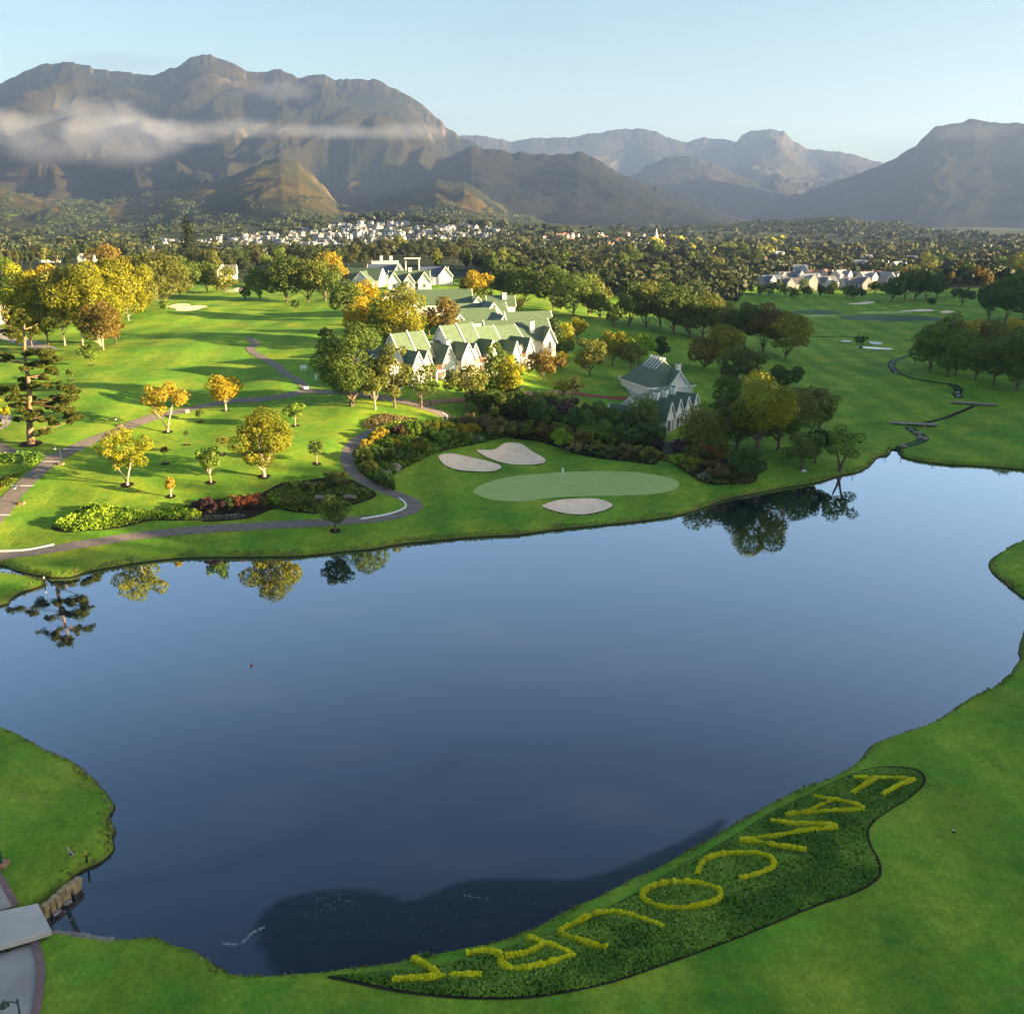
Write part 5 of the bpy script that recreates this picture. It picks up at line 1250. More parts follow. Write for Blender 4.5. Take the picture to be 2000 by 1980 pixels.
# the big layered pine at the left
def layered_pine():
    p = ground_at(60, 867); s = ppm(p); e = empty('pine_tree', p)
    tag(e, 'big pine with layered branches beside the cart path at the left', 'tree')
    rg = np.random.default_rng(77)
    Z9 = lambda x, y: (x / 6.378, 600 + y / 6.378)
    def L(x, y, dy=0.0):
        q = Z9(x, y); return np.array([(q[0] - 60) / s, dy, (867 - q[1]) / s / .975])
    trunk = [(385,1720),(395,1560),(410,1400),(440,1200),(458,1050),(465,880),(460,720),(470,560),(490,440),(500,330),(520,220),(545,150)]
    b = MB(); tp = [L(*q) for q in trunk]; tp[0][2] -= .5
    rad = np.interp(np.linspace(0, 1, len(tp)), [0, .1, .25, .5, .75, 1], [.62, .52, .38, .28, .2, .05])
    b.tube(tp, rad, 10)
    pads = [(390,130,150,55),(560,180,190,60),(640,240,190,60),(480,220,170,60),(700,330,130,90),(330,330,190,60),(240,410,150,55),(440,300,140,50),
            (90,540,190,60),(180,620,240,70),(-60,600,200,60),(210,690,150,60),(590,590,200,70),(720,590,260,80),(850,640,190,70),(760,700,220,90),(620,720,180,70),(850,780,170,80),(720,850,160,60),(600,900,170,50),
            (330,930,220,60),(250,1010,280,90),(90,1040,230,80),(0,1090,160,60),(400,1000,150,60),(640,970,230,60),(790,980,230,70),(930,1010,220,80),(990,1060,130,70),(330,1120,220,60),(230,1180,240,60),(400,1160,140,50),
            (280,1250,240,60),(420,1290,200,80),(560,1220,260,70),(720,1180,260,80),(860,1150,190,90),(640,1290,260,70),(800,1280,240,70),(900,1230,160,90),(390,1370,170,70),(950,1360,170,70),(1000,1385,80,50),(900,1430,60,70),
            (700,1380,160,70),(650,1460,140,70),(600,1540,130,50),(570,1570,110,40),(330,1320,160,60),(560,420,120,40),(520,760,140,50)]
    Cs, Ns, Ss, Ts = [], [], [], []
    for i, (x, y, w, h) in enumerate(pads):
        side = rg.uniform(-1, 1) * 2.6
        c = L(x, y, side); a = w / 6.378 / s / 2 * 1.3; hh = h / 6.378 / s * .8
        for sub_ in range(5):
            m = int(80 + 330 * a * a / 4)
            cc = c + np.array([rg.uniform(-.75, .75) * a, rg.uniform(-.7, .7) * a, rg.uniform(-.5, .45) * hh]); ra = a * rg.uniform(.28, .55); rh = hh * rg.uniform(.28, .6)
            q = unit(rg.normal(size=(m, 3))) * rg.uniform(.2, 1.05, (m, 1)) ** .4
            C = cc + q * np.array([ra, ra, rh]); C[:, 2] += .2 * vnoise(C[:, 0] * 2.1 + i, C[:, 1] * 2.1) - .10 * (C[:, 0] - c[0]) ** 2 / max(a, .5)
            Cs.append(C); Ns.append(unit(np.column_stack([rg.normal(size=m) * .9, rg.normal(size=m) * .9, np.full(m, .7)]))); Ss.append(.30 * rg.uniform(.6, 1.4, m)); Ts.append(np.clip(rg.uniform(.0, .9) * .8 + rg.uniform(0, .4, m), 0, 1.1))
        # branch to the pad from the trunk a little lower
        zt = c[2] - .12 * abs(c[0]) - .1; k = min(max(range(len(tp)), key=lambda j: -abs(tp[j][2] - zt)), len(tp) - 1); st = tp[k]
        mid = (st + c) / 2 + np.array([0, 0, -.15 - .05 * a])
        b.tube([st, mid, c - np.array([0, 0, hh * .2])], [max(.05, .11 - .002 * i), .075, .03], 5)
    leaf_obj('crown', np.vstack(Cs), np.vstack(Ns), np.concatenate(Ss), np.concatenate(Ts), LEAF['pine'], e, rg, .45)
    b.build('trunk', mat('warm_pine_bark', (.26, .165, .105), .9, .3, 1.5, .5, .1), e, True)
    rr = 1.7; m = 20; V = [(0, 0, 0.06)]
    for i in range(m):
        x = rr * math.cos(2*math.pi*i/m) * (1 + .1 * rg.uniform(-1, 1)); y = rr * math.sin(2*math.pi*i/m)
        V.append((x, y, float(terrain(np.array([p.x + x]), np.array([p.y + y]))[0]) - p.z + .05))
    mesh_np('soil_ring', np.array(V), [[0, 1 + i, 1 + (i + 1) % m] for i in range(m)], M_SOIL, e)
layered_pine()

# palm beside the small lodge
def palm(bx, by, top, w, label, fronds=17):
    p = ground_at(bx, by); s = ppm(p); e = empty('palm_tree', p); tag(e, label, 'tree')
    H = (by - top) / s; W = w / s / 2; rg = np.random.default_rng(int(bx))
    hc = H * .66; b = MB(); b.tube([(0, 0, -.3), (0, 0, hc * .5), (0, 0, hc)], [.22, .17, .16], 8); b.build('trunk', BARK, e, True)
    V, F, Tt = [], [], []
    for k in range(fronds):
        an = 2 * math.pi * k / fronds + rg.uniform(-.15, .15); el = rg.uniform(.25, 1.25); Lf = W * rg.uniform(.95, 1.2)
        sp_ = []
        for t in np.linspace(0, 1, 9):
            r = Lf * t * math.cos(el * (1 - .55 * t)); z = hc + Lf * (math.sin(el) * t - .95 * t * t * (1.1 - .35 * el)); sp_.append((r, z))
        for i in range(8):
            for sd in (-1, 1):
                for f in (0, .5):
                    r = lerp(sp_[i][0], sp_[i + 1][0], f); z = lerp(sp_[i][1], sp_[i + 1][1], f); ll = .55 * math.sin(math.pi * min(1, (i + f + 1.2) / 9.4)) * W * .62
                    o = len(V); dx, dy = math.cos(an), math.sin(an); px_, py_ = -dy * sd, dx * sd
                    wd = .12
                    V += [(r*dx, r*dy, z), ((r+wd)*dx, (r+wd)*dy, z), ((r+wd+ll*.5)*dx + px_*ll, (r+wd+ll*.5)*dy + py_*ll, z - ll*.35)]
                    F.append([o, o + 1, o + 2]); Tt.append(rg.uniform(.2, 1))
    mesh_np('fronds', np.array(V), F, LEAF['yelgrn'], e, attrs={'tint': ('FACE', Tt)})
palm(1261, 752, 694, 60, 'palm with yellow green fronds beside the small lodge')

# ================================================================== buildings
W_WHITE = mat('white_render', (0.82, 0.78, 0.72), .8, .06, .8, .1, .15)
W_PEACH = mat('peach_render', (0.62, 0.47, 0.40), .8, .07, .8, .1, .15)
W_GREY = mat('pale_grey_render', (0.74, 0.71, 0.67), .8, .07, .8, .1, .15)
TRIM = mat('white_trim', (0.80, 0.78, 0.74), .6, .04, 1.0)
PANE = mat('dark_window_glass', (0.018, 0.022, 0.028), .12, .3, 1.0, 0, .6)
TIMB = mat('red_timber', (0.26, 0.095, 0.06), .7, .2, 2.0)
def roofmat(name, c):
    m, n, l, p = newmat(name)
    t = n.new('ShaderNodeTexCoord'); z = n.new('ShaderNodeTexNoise'); z.inputs['Scale'].default_value = 1.2; z.inputs['Detail'].default_value = 6; l.new(t.outputs['Object'], z.inputs['Vector'])
    w = n.new('ShaderNodeTexWave'); w.inputs['Scale'].default_value = 1.6; w.wave_profile = 'SAW'; l.new(t.outputs['Object'], w.inputs['Vector'])
    r = n.new('ShaderNodeValToRGB'); e = r.color_ramp.elements; e[0].position = .25; e[1].position = .75
    e[0].color = tuple(v * .78 for v in c) + (1,); e[1].color = tuple(v * 1.2 for v in c) + (1,)
    l.new(z.outputs['Fac'], r.inputs[0]); l.new(r.outputs[0], p.inputs['Base Color']); p.inputs['Roughness'].default_value = .6
    return m
R_GREEN = roofmat('green_sheet_roof', (0.076, 0.124, 0.070)); R_BLUE = roofmat('slate_blue_roof', (0.075, 0.10, 0.15)); R_GREY = roofmat('grey_roof', (0.13, 0.13, 0.14))
R_TERRA = roofmat('terracotta_roof', (0.30, 0.13, 0.085)); R_PALE = roofmat('pale_grey_roof', (0.26, 0.27, 0.29))

class Building:
    def __init__(s, name, px, py, yaw, label, roof=None, wall=None, group=None, dz=0.0):
        s.p = ground_at(px, py) + Vector((0, 0, dz)); s.e = empty(name, s.p, R(yaw)); tag(s.e, label, 'building', group)
        s.W, s.Rf, s.Tr = MB(), MB(), MB(); s.roof = roof or R_GREEN; s.wall = wall or W_WHITE; s.peach = MB(); s.k = 0
    def gable(s, cx, cy, L, Wd, eave, peak, ax='y', z0=-2.0, over=.34, front_wall=True, peach=False, verge=True, back_verge=True):
        """gabled block: ridge along ax, centred on (cx, cy); ax 'y' shows its front gable at -y"""
        s.k += 1; eps = .004 * (s.k % 7); Wd += eps * 2; L += eps
        def tr(a, b, z):  # a along the ridge, b across
            return (cx + b, cy + a, z) if ax == 'y' else (cx + a, cy - b, z)
        h, w = L / 2, Wd / 2; M = s.peach if peach else s.W
        V = [tr(-h, -w, z0), tr(-h, w, z0), tr(h, w, z0), tr(h, -w, z0), tr(-h, -w, eave), tr(-h, w, eave), tr(h, w, eave), tr(h, -w, eave), tr(-h, 0, peak - .05), tr(h, 0, peak - .05)]
        M.add(V, [[0, 1, 5, 8, 4], [2, 3, 7, 9, 6], [1, 2, 6, 5], [3, 0, 4, 7]])
        sl = (peak - eave) / w; o = over; th = .14; e0 = eave - o * sl
        for sg in (-1, 1):
            A = [tr(-h - o * .8, sg * (w + o), e0), tr(h + o * .8, sg * (w + o), e0), tr(h + o * .8, 0, peak), tr(-h - o * .8, 0, peak)]
            B = [(x, y, z + th) for x, y, z in A]
            f = [[3, 2, 1, 0], [4, 5, 6, 7], [0, 1, 5, 4], [1, 2, 6, 5], [2, 3, 7, 6], [3, 0, 4, 7]]
            if sg < 0: f = [q[::-1] for q in f]
            s.Rf.add(A + B, f)
            if verge:
                for en in ((-1, 1) if back_verge else (-1,)):
                    a0, a1 = en * (h + o * .8 - .10), en * (h + o * .8 + .07)
                    q = [tr(a0, sg * (w + o + .03), e0 - .16), tr(a1, sg * (w + o + .03), e0 - .16), tr(a1, 0, peak - .14), tr(a0, 0, peak - .14)]
                    u = [(x, y, z + .34) for x, y, z in q]
                    s.Tr.add(q + u, f)
        return s
    def hip(s, cx, cy, L, Wd, eave, peak, inset, z0=-4.5, over=.35):
        h, w = L / 2, Wd / 2; s.W.box((cx, cy, (eave + z0) / 2), (Wd, L, eave - z0))
        e0 = eave - .12; a, b2 = w + over, h + over
        V = [(cx - a, cy - b2, e0), (cx + a, cy - b2, e0), (cx + a, cy + b2, e0), (cx - a, cy + b2, e0), (cx, cy - h + inset, peak), (cx, cy + h - inset, peak)]
        s.Rf.add(V, [[0, 1, 4], [1, 2, 5, 4], [2, 3, 5], [3, 0, 4, 5], [3, 2, 1, 0]])
        for x, y, dx, dy in ((cx, cy - b2 - .05, 2 * a + .2, .14), (cx, cy + b2 + .05, 2 * a + .2, .14), (cx - a - .05, cy, .14, 2 * b2 - .06), (cx + a + .05, cy, .14, 2 * b2 - .06)): s.Tr.box((x, y, e0 - .02), (dx, dy, .26))
        return s
    def flat(s, cx, cy, L, Wd, h, z0=-2.0, para=.35):
        s.W.box((cx, cy, (h + z0) / 2), (L, Wd, h - z0)); s.Tr.box((cx, cy - Wd / 2, h + para / 2 - .1), (L + .2, .22, para)); s.Tr.box((cx, cy + Wd / 2, h + para / 2 - .1), (L + .2, .22, para))
        s.Tr.box((cx - L / 2, cy, h + para / 2 - .1), (.22, Wd - .23, para)); s.Tr.box((cx + L / 2, cy, h + para / 2 - .1), (.22, Wd - .23, para)); return s
    def window(s, x, y, z, w=.9, h=1.5, face='-y', name='window'):
        f = MB(); d = .08
        if face in ('-y', '+y'):
            sg = -1 if face == '-y' else 1
            for q in (-1, 1): f.box((x + q * (w / 2 + .05), y + sg * d / 2, z), (.1, d, h + .2)); f.box((x, y + sg * d / 2, z + q * (h / 2 + .05)), (w, d - .01, .1))
            f.box((x, y + sg * d * .4, z), (.05, d * .8, h)); pv = [(x - w / 2, y + sg * .03, z - h / 2), (x + w / 2, y + sg * .03, z - h / 2), (x + w / 2, y + sg * .03, z + h / 2), (x - w / 2, y + sg * .03, z + h / 2)]
        else:
            sg = -1 if face == '-x' else 1
            for q in (-1, 1): f.box((x + sg * d / 2, y + q * (w / 2 + .05), z), (d, .1, h + .2)); f.box((x + sg * d / 2, y, z + q * (h / 2 + .05)), (d - .01, w, .1))
            f.box((x + sg * d * .4, y, z), (d * .8, .05, h)); pv = [(x + sg * .03, y - w / 2, z - h / 2), (x + sg * .03, y + w / 2, z - h / 2), (x + sg * .03, y + w / 2, z + h / 2), (x + sg * .03, y - w / 2, z + h / 2)]
        o = f.build(name, TRIM, s.e); mesh_np('pane', np.array(pv), [[0, 1, 2, 3]], PANE, o); return s
    def chimney(s, x, y, z, h=1.6, w=.75):
        m = MB(); m.box((x, y, z + h / 2), (w, w, h)); m.box((x, y, z + h + .06), (w + .18, w + .18, .14)); o = m.build('chimney', W_WHITE, s.e)
        c = MB(); c.box((x, y, z + h + .25), (w * .55, w * .55, .24)); c.build('chimney_pot', PANE, o); return s
    def balcony(s, x0, x1, y, z, depth=1.4, posts=True):
        m = MB(); m.box(((x0 + x1) / 2, y - depth / 2, z), (x1 - x0, depth, .28)); b = m.build('balcony', TRIM, s.e)
        r = MB(); n = int((x1 - x0) / .22)
        for i in range(n + 1): r.box((x0 + (x1 - x0) * i / n, y - depth + .06, z + .62), (.05, .05, .9))
        r.box(((x0 + x1) / 2, y - depth + .06, z + 1.1), (x1 - x0, .09, .08)); r.build('railing', TIMB, b)
        if posts:
            for q in (x0 + .15, x1 - .15):
                c = MB(); c.box((q, y - depth + .15, (z - .14 - 1.2) / 2), (.24, .24, z - .14 + 1.2)); c.build('post', TRIM, b)
        return s
    def done(s):
        s.W.build('wall', s.wall, s.e)
        if s.peach.V: s.peach.build('side_wall', W_PEACH, s.e)
        if s.Rf.V: s.Rf.build('roof', s.roof, s.e)
        if s.Tr.V: s.Tr.build('verge_board', TRIM, s.e)
        return s.e
HTL = 'green roofed hotel lodges on the slope'
# front lodge: a row of gables facing the sun, two tall ridges behind
b = Building('hotel_lodge', 815, 752, 45, 'front hotel lodge with a row of white gables and two tall ridges', group=HTL)
b.gable(-5.2, 3.5, 6.5, 3.4, 3.2, 5.6); b.gable(0, 3.6, 8, 3.2, 3.5, 6.4); b.gable(3.0, 4.0, 7, 2.2, 3.9, 6.2, peach=True)
b.gable(8.3, 5.0, 10.0, 3.6, 3.4, 6.9); b.gable(13.2, 4.6, 9.6, 3.3, 4.2, 6.9); b.gable(16.4, 5.2, 8, 2.4, 4.0, 6.4, peach=True); b.gable(20.2, 4.8, 9.6, 3.2, 4.2, 6.9)
b.gable(2.3, 5.6, 7.6, 6.4, 5.0, 9.4, 'x'); b.gable(15.8, 6.2, 8.4, 6.8, 5.4, 9.9, 'x'); b.gable(9, 6.8, 9, 7.5, 3.9, 7.0, 'x', verge=False)
for x, y, zp, w_ in ((2.3, 5.6, 9.4, 3.2), (15.8, 6.2, 9.9, 3.4)):   # raised white parapet across the sunny slope
    sl_ = 4.45 / w_; b.Tr.add([(x-.12,y-w_-.2,zp-4.3),(x+.12,y-w_-.2,zp-4.3),(x+.12,y,zp+.5),(x-.12,y,zp+.5),(x-.12,y-w_-.2,zp-4.9),(x+.12,y-w_-.2,zp-4.9),(x+.12,y,zp-.2),(x-.12,y,zp-.2)], [[0,1,2,3],[7,6,5,4],[0,4,5,1],[1,5,6,2],[2,6,7,3],[3,7,4,0]])
b.gable(6, 12.2, 20, 5.5, 3.6, 6.2, 'x')
b.chimney(10.2, 2.8, 4.4, 3.0, .9)
for x, z, h in ((0, 2.0, 1.4), (8.3, 1.2, 2.0), (13.2, 3.1, 1.5), (20.2, 3.3, 1.6), (20.2, .9, 1.9), (13.2, .9, 1.8)):
    y = {0: -.4, 8.3: 0, 13.2: -.2, 20.2: 0}[x]; b.window(x - .55, y - .01, z, .7, h); b.window(x + .65, y - .01, z, .45, h)
b.window(3.0, .49, 2.4, .6, 1.3); b.window(16.4, 1.19, 3.2, .7, 1.7)
b.balcony(4.2, 6.6, .5, 2.3); b.balcony(14.9, 18.6, .9, 2.5, 1.8)
b.done()
b = Building('hotel_lodge', 1008, 722, 45, 'middle hotel lodge with two narrow white gables above a terrace', group=HTL)
b.gable(0, 4.2, 8.4, 2.3, 3.4, 6.0); b.gable(4.4, 4.8, 9.2, 2.3, 3.6, 6.3); b.gable(2.2, 3.4, 5, 2.2, 3.8, 5.2, peach=True, verge=False)
b.gable(0, 8.2, 15, 8.4, 4.2, 8.4, 'x'); b.gable(-3.0, 7.0, 5.5, 6.6, 4.6, 8.9, 'x')
for x, y in ((0, 0), (4.4, .2)): b.window(x - .4, y - .02, 2.8, .5, 1.5); b.window(x + .45, y - .02, .9, .5, 1.6)
b.balcony(1.3, 3.2, .9, 2.2)
b.done()
b = Building('hotel_lodge', 1046, 706, 18, 'tall hotel lodge with a chimney and bright right hand wall', group=HTL)
b.gable(-3.4, 4.2, 15, 8.4, 5.0, 9.0, 'x'); b.gable(3.0, 1.4, 5.2, 2.8, 4.8, 7.6); b.gable(-6.0, 9.5, 9, 6.4, 5.2, 10.0); b.gable(1.6, 10.4, 11, 7.6, 6.0, 10.2, 'x')
b.chimney(-0.4, 1.6, 6.2, 2.6, .9)
b.window(4.13, 2.6, 1.8, .7, 1.5, '+x'); b.window(4.13, 2.6, 4.0, .7, 1.3, '+x'); b.window(3.0, -1.21, 3.8, .7, 1.5); b.window(3.0, -1.21, 1.4, .7, 1.5); b.window(-3, -.03, 3.4, .9, 1.3); b.window(-6, -.03, 3.4, .9, 1.3)
b.done()
b = Building('hotel_lodge', 936, 658, 20, 'back hotel lodge with crossed white gables and a bay on the left', group=HTL)
b.gable(-1, 4, 13, 7.5, 3.6, 6.8, 'x'); b.gable(-4.8, 4.2, 6, 4.6, 3.0, 5.6); b.gable(5.2, 8, 8, 6.0, 4.2, 8.0); b.gable(3.5, 11.6, 15, 7, 3.8, 7.4, 'x')
b.window(-4.8, 1.18, 1.8, 1.2, 1.4); b.window(-1, .23, 2.0, 1, 1.4); b.window(2, .23, 2.0, 1, 1.4)
b.done()
b = Building('hotel_lodge', 862, 616, 8, 'long green roofed hotel block with a white stepped end gable', group=HTL)
b.gable(-3, 3.6, 24, 8.6, 3.2, 7.0, 'x'); b.gable(-14.5, 3.0, 5.5, 9, 2.8, 6.2); b.gable(10.5, .6, 6, 4.0, 2.8, 5.4); b.gable(-8.5, -2.2, 6, 5.4, 2.6, 5.8); b.gable(17.5, 2.6, 8, 5.5, 2.6, 5.2, 'x')
b.chimney(18.5, 1.6, 4.2, 1.8, 1.1)
b.window(10.5, -2.43, 1.9, .7, 1.8); b.window(-8.5, -5.23, 1.8, 1.0, 1.4); b.window(0, -.73, 1.9, 1.0, 1.4); b.window(4, -.73, 1.9, 1.0, 1.4)
b.done()
b = Building('gabled_house', 800, 566, 4, 'white house with three gables and a central chimney behind the hotel', wall=W_GREY)
b.gable(0, 4, 15, 6, 3.4, 6.6, 'x'); b.gable(-5.6, 1.6, 7, 4.6, 3.2, 6.4); b.gable(5.6, 1.6, 7, 4.6, 3.2, 6.4); b.gable(0, .8, 5.6, 4.0, 3.0, 5.8); b.gable(.3, -2.2, 2.2, 2.2, 1.9, 3.4)
b.chimney(0.2, 4.2, 6.2, 1.5, 1.2)
for x in (-5.6, 5.6): b.window(x, -1.92, 1.6, .9, 1.3)
b.window(-2.9, .98, 1.6, .7, 1.2); b.window(2.9, .98, 1.6, .7, 1.2); b.window(.3, -3.32, .7, .8, 1.6)
b.done()
b = Building('club_house', 748, 548, 0, 'slate blue roofed building with a raised white lantern', roof=R_BLUE)
b.gable(0, 4, 13, 8, 3.0, 6.4, 'x'); b.flat(0, 8.5, 11, 3, 7.4); b.gable(6.6, 2.6, 6, 4, 3.2, 6.6)
for x in (-4, -1.4, 1.2): b.window(x, -.02, 1.6, 1.4, 1.6)
b.chimney(-1.5, 8.5, 7.4, 2.2, 1.0); b.chimney(2.6, 8.5, 7.4, 2.2, 1.0)
b.done()
b = Building('club_house', 848, 556, 4, 'slate blue roofed hall with white columns', roof=R_BLUE)
b.gable(0, 4, 11, 8, 3.2, 6.6, 'x'); b.gable(4.6, 2.6, 6, 5.4, 3.4, 6.8)
for x in (-4.2, -2.6, -1.0): b.window(x, -.02, 1.5, .9, 2.2)
b.done()
b = Building('pergola', 806, 534, 0, 'white flat pergola frame between the slate roofs', wall=TRIM)
b.W.box((0, 0, 7.0), (7.5, 3, .5)); [b.W.box((x, 0, 2.5), (.5, .5, 8.5)) for x in (-3.2, 3.2)]
b.done()
b = Building('green_lodge', 700, 560, -12, 'pale green roofed lodge left of the slate blue building')
b.gable(0, 4, 17, 9, 2.8, 6.8, 'x'); b.gable(2.5, -.6, 6, 6.4, 2.6, 5.8); b.gable(5.4, -3.4, 4, 3.0, 2.2, 3.9)
b.window(2.5, -3.63, 1.4, 1.2, 1.3)
b.done()
# small lodges near the green
LDG = 'small white lodges near the putting green'
b = Building('small_lodge', 1306, 843, 56, 'front small lodge with four white gables and white chimneys', group=LDG)
for i in range(4):
    x = i * 3.7; b.gable(x, 3.2, 6.8, 3.4, 2.7, 5.3); b.window(x - .55, -.23, 1.1, 1.05, 2.1, name='door'); b.window(x + .95, -.23, 1.2, .5, 1.8)
    b.chimney(x - .2, 4.4, 4.6, 1.5, 1.0)
b.gable(5.6, 6.6, 17, 6.8, 2.8, 6.0, 'x'); b.gable(-3.8, 7.2, 5.5, 3.4, 2.4, 4.6)
b.done()
b = Building('small_lodge', 1316, 786, 20, 'back small lodge with one broad gable and a row of white roof dormers', group=LDG, wall=W_GREY)
b.hip(-.2, 7.4, 13, 10.0, 3.2, 7.8, 3.6); b.gable(.9, 2.4, 5.4, 4.6, 3.25, 6.3, back_verge=False); b.flat(-3.4, .1, 3.0, 1.4, 2.9)
b.Tr.box((.9, -.38, 3.2), (4.9, .2, .3)); b.window(-3.4, -.63, 1.5, .6, 1.1); b.window(.9, -.33, 1.5, .8, 1.3)
b.chimney(3.0, 4.2, 4.6, 2.4, .9)
for i in range(5):
    y = 4.6 + i * 1.35; d = MB()
    for sg in (-1, 1): d.add([(-.2, y-.1, 7.82), (-.2, y+.1, 7.82), (-.2+sg*1.9, y+.1, 6.12), (-.2+sg*1.9, y-.1, 6.12), (-.2, y-.1, 8.12), (-.2, y+.1, 8.12), (-.2+sg*1.9, y+.1, 6.42), (-.2+sg*1.9, y-.1, 6.42)], [[0,1,2,3],[7,6,5,4],[0,4,5,1],[1,5,6,2],[2,6,7,3],[3,7,4,0]])
    d.box((-.2, y, 8.2), (.6, .4, .5)); d.build('roof_dormer', TRIM, b.e)
b.done()
b = Building('outbuilding', 1206, 830, 6, 'small flat white outbuilding left of the willow', wall=W_GREY)
b.flat(0, 1.2, 2.6, 2.2, 1.5, -1.5, .3); b.done()
b = Building('gabled_house', 2, 632, 24, 'pale house with a white verge cut by the left edge', wall=W_PEACH, roof=R_GREY)
b.gable(-1, 5, 12, 8, 5.4, 9.2, 'x'); b.gable(1.2, 1.6, 7, 3.4, 4.6, 7.4); b.gable(-5, 2.6, 8, 5, 6.4, 10.2); b.gable(3.8, 8, 9, 5.5, 6.0, 9.8)
b.window(1.2, -1.92, 2.0, .9, 1.6); b.window(1.2, -1.92, 5.0, .6, 1.0); b.done()
for a, bb, yaw, lab in ((448, 546, 10, 'white gable end showing among the far trees'), (95, 512, 5, 'white gabled house among the trees on the far left'), (168, 512, -5, 'long low pale roofed house on the far left')):
    b = Building('far_house', a, bb, yaw, lab, roof=R_GREY); b.gable(0, 3, 12 if a != 448 else 6, 7, 2.8, 6.0, 'x'); b.gable(-2.5, .4, 6, 5, 3, 6.4); b.done()

# ------------------------------------------------------------------ street lamps, flag, signs and small things
def lamp(px, py, hpx, label, side=-1, extra=1.0):
    p = ground_at(px, py); s = ppm(p); H = hpx / s / .97; e = empty('street_lamp', p); tag(e, label, 'lamp', 'lamps along the paths')
    m = MB(); m.tube([(0, 0, .1), (0, 0, H * .5), (0, 0, H)], [.065, .05, .045], 8); m.tube([(0, 0, H * .93), (side * .35, 0, H * .99), (side * .7, 0, H * .95)], [.03, .03, .03], 6); m.tube([(0, 0, H), (0, 0, H + .18)], [.07, .01], 8)
    m.tube([(0,0,.1),(0,0,.5)],[.11,.075],8); m.build('post', M_IRON, e, True)
    b = MB(); b.box((0, 0, .05), (.7, .7, .35)); b.build('base', mat('brick_plinth', (.36, .2, .12), .85, .2, 3), e)
    h = MB(); h.tube([(side * .7, 0, H * .95 + .12), (side * .7, 0, H * .95), (side * .7, 0, H * .95 - .22)], [.04, .12, .26], 10); h.build('lamp_shade', M_IRON, e)
    g = MB(); g.tube([(side * .7, 0, H * .95 - .225), (side * .7, 0, H * .95 - .34), (side * .7, 0, H * .95 - .42)], [.2, .17, .05], 10); g.build('bulb_glass', M_GLASSW, e)
lamp(43, 984, 37, 'dark street lamp at the bottom of the cart path'); lamp(120, 907, 36, 'dark street lamp at the path junction below the pine'); lamp(235, 832, 17, 'dark street lamp half way up the cart path')
lamp(4, 1690, 76, 'dark street lamp at the left edge above the bridge'); lamp(44, 2010, 66, 'green iron lamp top at the bottom left corner')
p = ground_at(1097, 942); s = ppm(p); e = empty('flagstick', p); tag(e, 'thin flagstick with a white flag in the putting green', 'flag')
m = MB(); m.tube([(0, 0, -.1), (0, 0, 2.3)], [.03, .025], 6); m.build('pole', M_WHITE, e)
n_ = 7; V = [(.03 + .09 * i * .55, .06 * math.sin(i * 1.1), z) for z in (2.28, 1.45) for i in range(n_)]
f = mesh_np('flag_cloth', np.array(V), [[i, i + 1, n_ + i + 1, n_ + i] for i in range(n_ - 1)], M_WHITE, e); sm = f.modifiers.new('thick', 'SOLIDIFY'); sm.thickness = .01
def slab(name, px, py, d, material, label, cat, parts=(), rz=0.0):
    p = ground_at(px, py); e = empty(name, p, rz); tag(e, label, cat)
    for pn, c, dd, mm in parts: q = MB(); q.box(c, dd); q.build(pn, mm, e)
slab('tee_sign', 593, 726, 0, None, 'white tee sign standing beside the winding path', 'sign', (('board', (0, 0, 1.0), (1.3, .08, .8), M_WHITE), ('post', (-.4, .06, .35), (.1, .1, .9), M_WHITE), ('post', (.4, .06, .35), (.1, .1, .9), M_WHITE)), .2)
slab('marker_stone', 617, 742, 0, None, 'white marker post beside the path by the large oak', 'marker', (('post', (0, 0, .4), (.35, .3, 1.0), M_WHITE), ('cap', (0, 0, .95), (.42, .38, .1), M_WHITE)))
slab('marker_stone', 366, 806, 0, None, 'low white marker on the cart path edge by the orange tree', 'marker', (('post', (0, 0, .2), (.5, .3, .5), M_WHITE), ('cap', (0, 0, .47), (.55, .35, .06), M_WHITE)))
slab('marker_stone', 598, 760, 0, None, 'white marker slab at the path junction', 'marker', (('post', (0, 0, .2), (.9, .3, .5), M_WHITE), ('cap', (0, 0, .47), (.95, .35, .06), M_WHITE)), .5)
slab('bollard_light', 841, 792, 0, None, 'small dark bollard light beside the pink footpath', 'light', (('post', (0, 0, .4), (.16, .16, .9), M_IRON), ('cap', (0, 0, .9), (.24, .24, .1), M_IRON)))
YEL = mat('yellow_paint', (.62, .44, .03), .5, .05, 1)
BLK = mat('black_post', (.015, .015, .015), .6, .2, 2)
for px, py, lab in ((170, 1683, 'yellow topped stake on the left spit'), (241, 1834, 'yellow topped stake on the bank below the bridge'), (87, 1139, 'small white topped stake at the tip of the left land strip')):
    mm = M_WHITE if px == 87 else YEL
    slab('water_stake', px, py, 0, None, lab, 'stake', (('post', (0, 0, .2), (.09, .09, .75), BLK), ('cap', (0, 0, .69), (.13, .13, .26), mm)))
RED = mat('red_paint', (.45, .03, .02), .5, .1, 1)
for i, (px, py) in enumerate(((1730, 888), (1760, 890), (1666, 921), (1822, 905))):
    slab('water_stake', px, py, 0, None, ['thin dark stake on the right bank left of the stream','thin dark stake at the stream mouth','thin dark stake beside the leaning tree','thin dark stake on the far right bank'][i], 'stake', (('post', (0, 0, .3), (.08, .08, 1.1), BLK), ('cap', (0, 0, .88), (.1, .1, .1), RED)))
x, y = at_z(491, 1300, 0); e = empty('buoy', (x, y, 0)); tag(e, 'tiny red buoy floating in the middle of the lake', 'buoy')
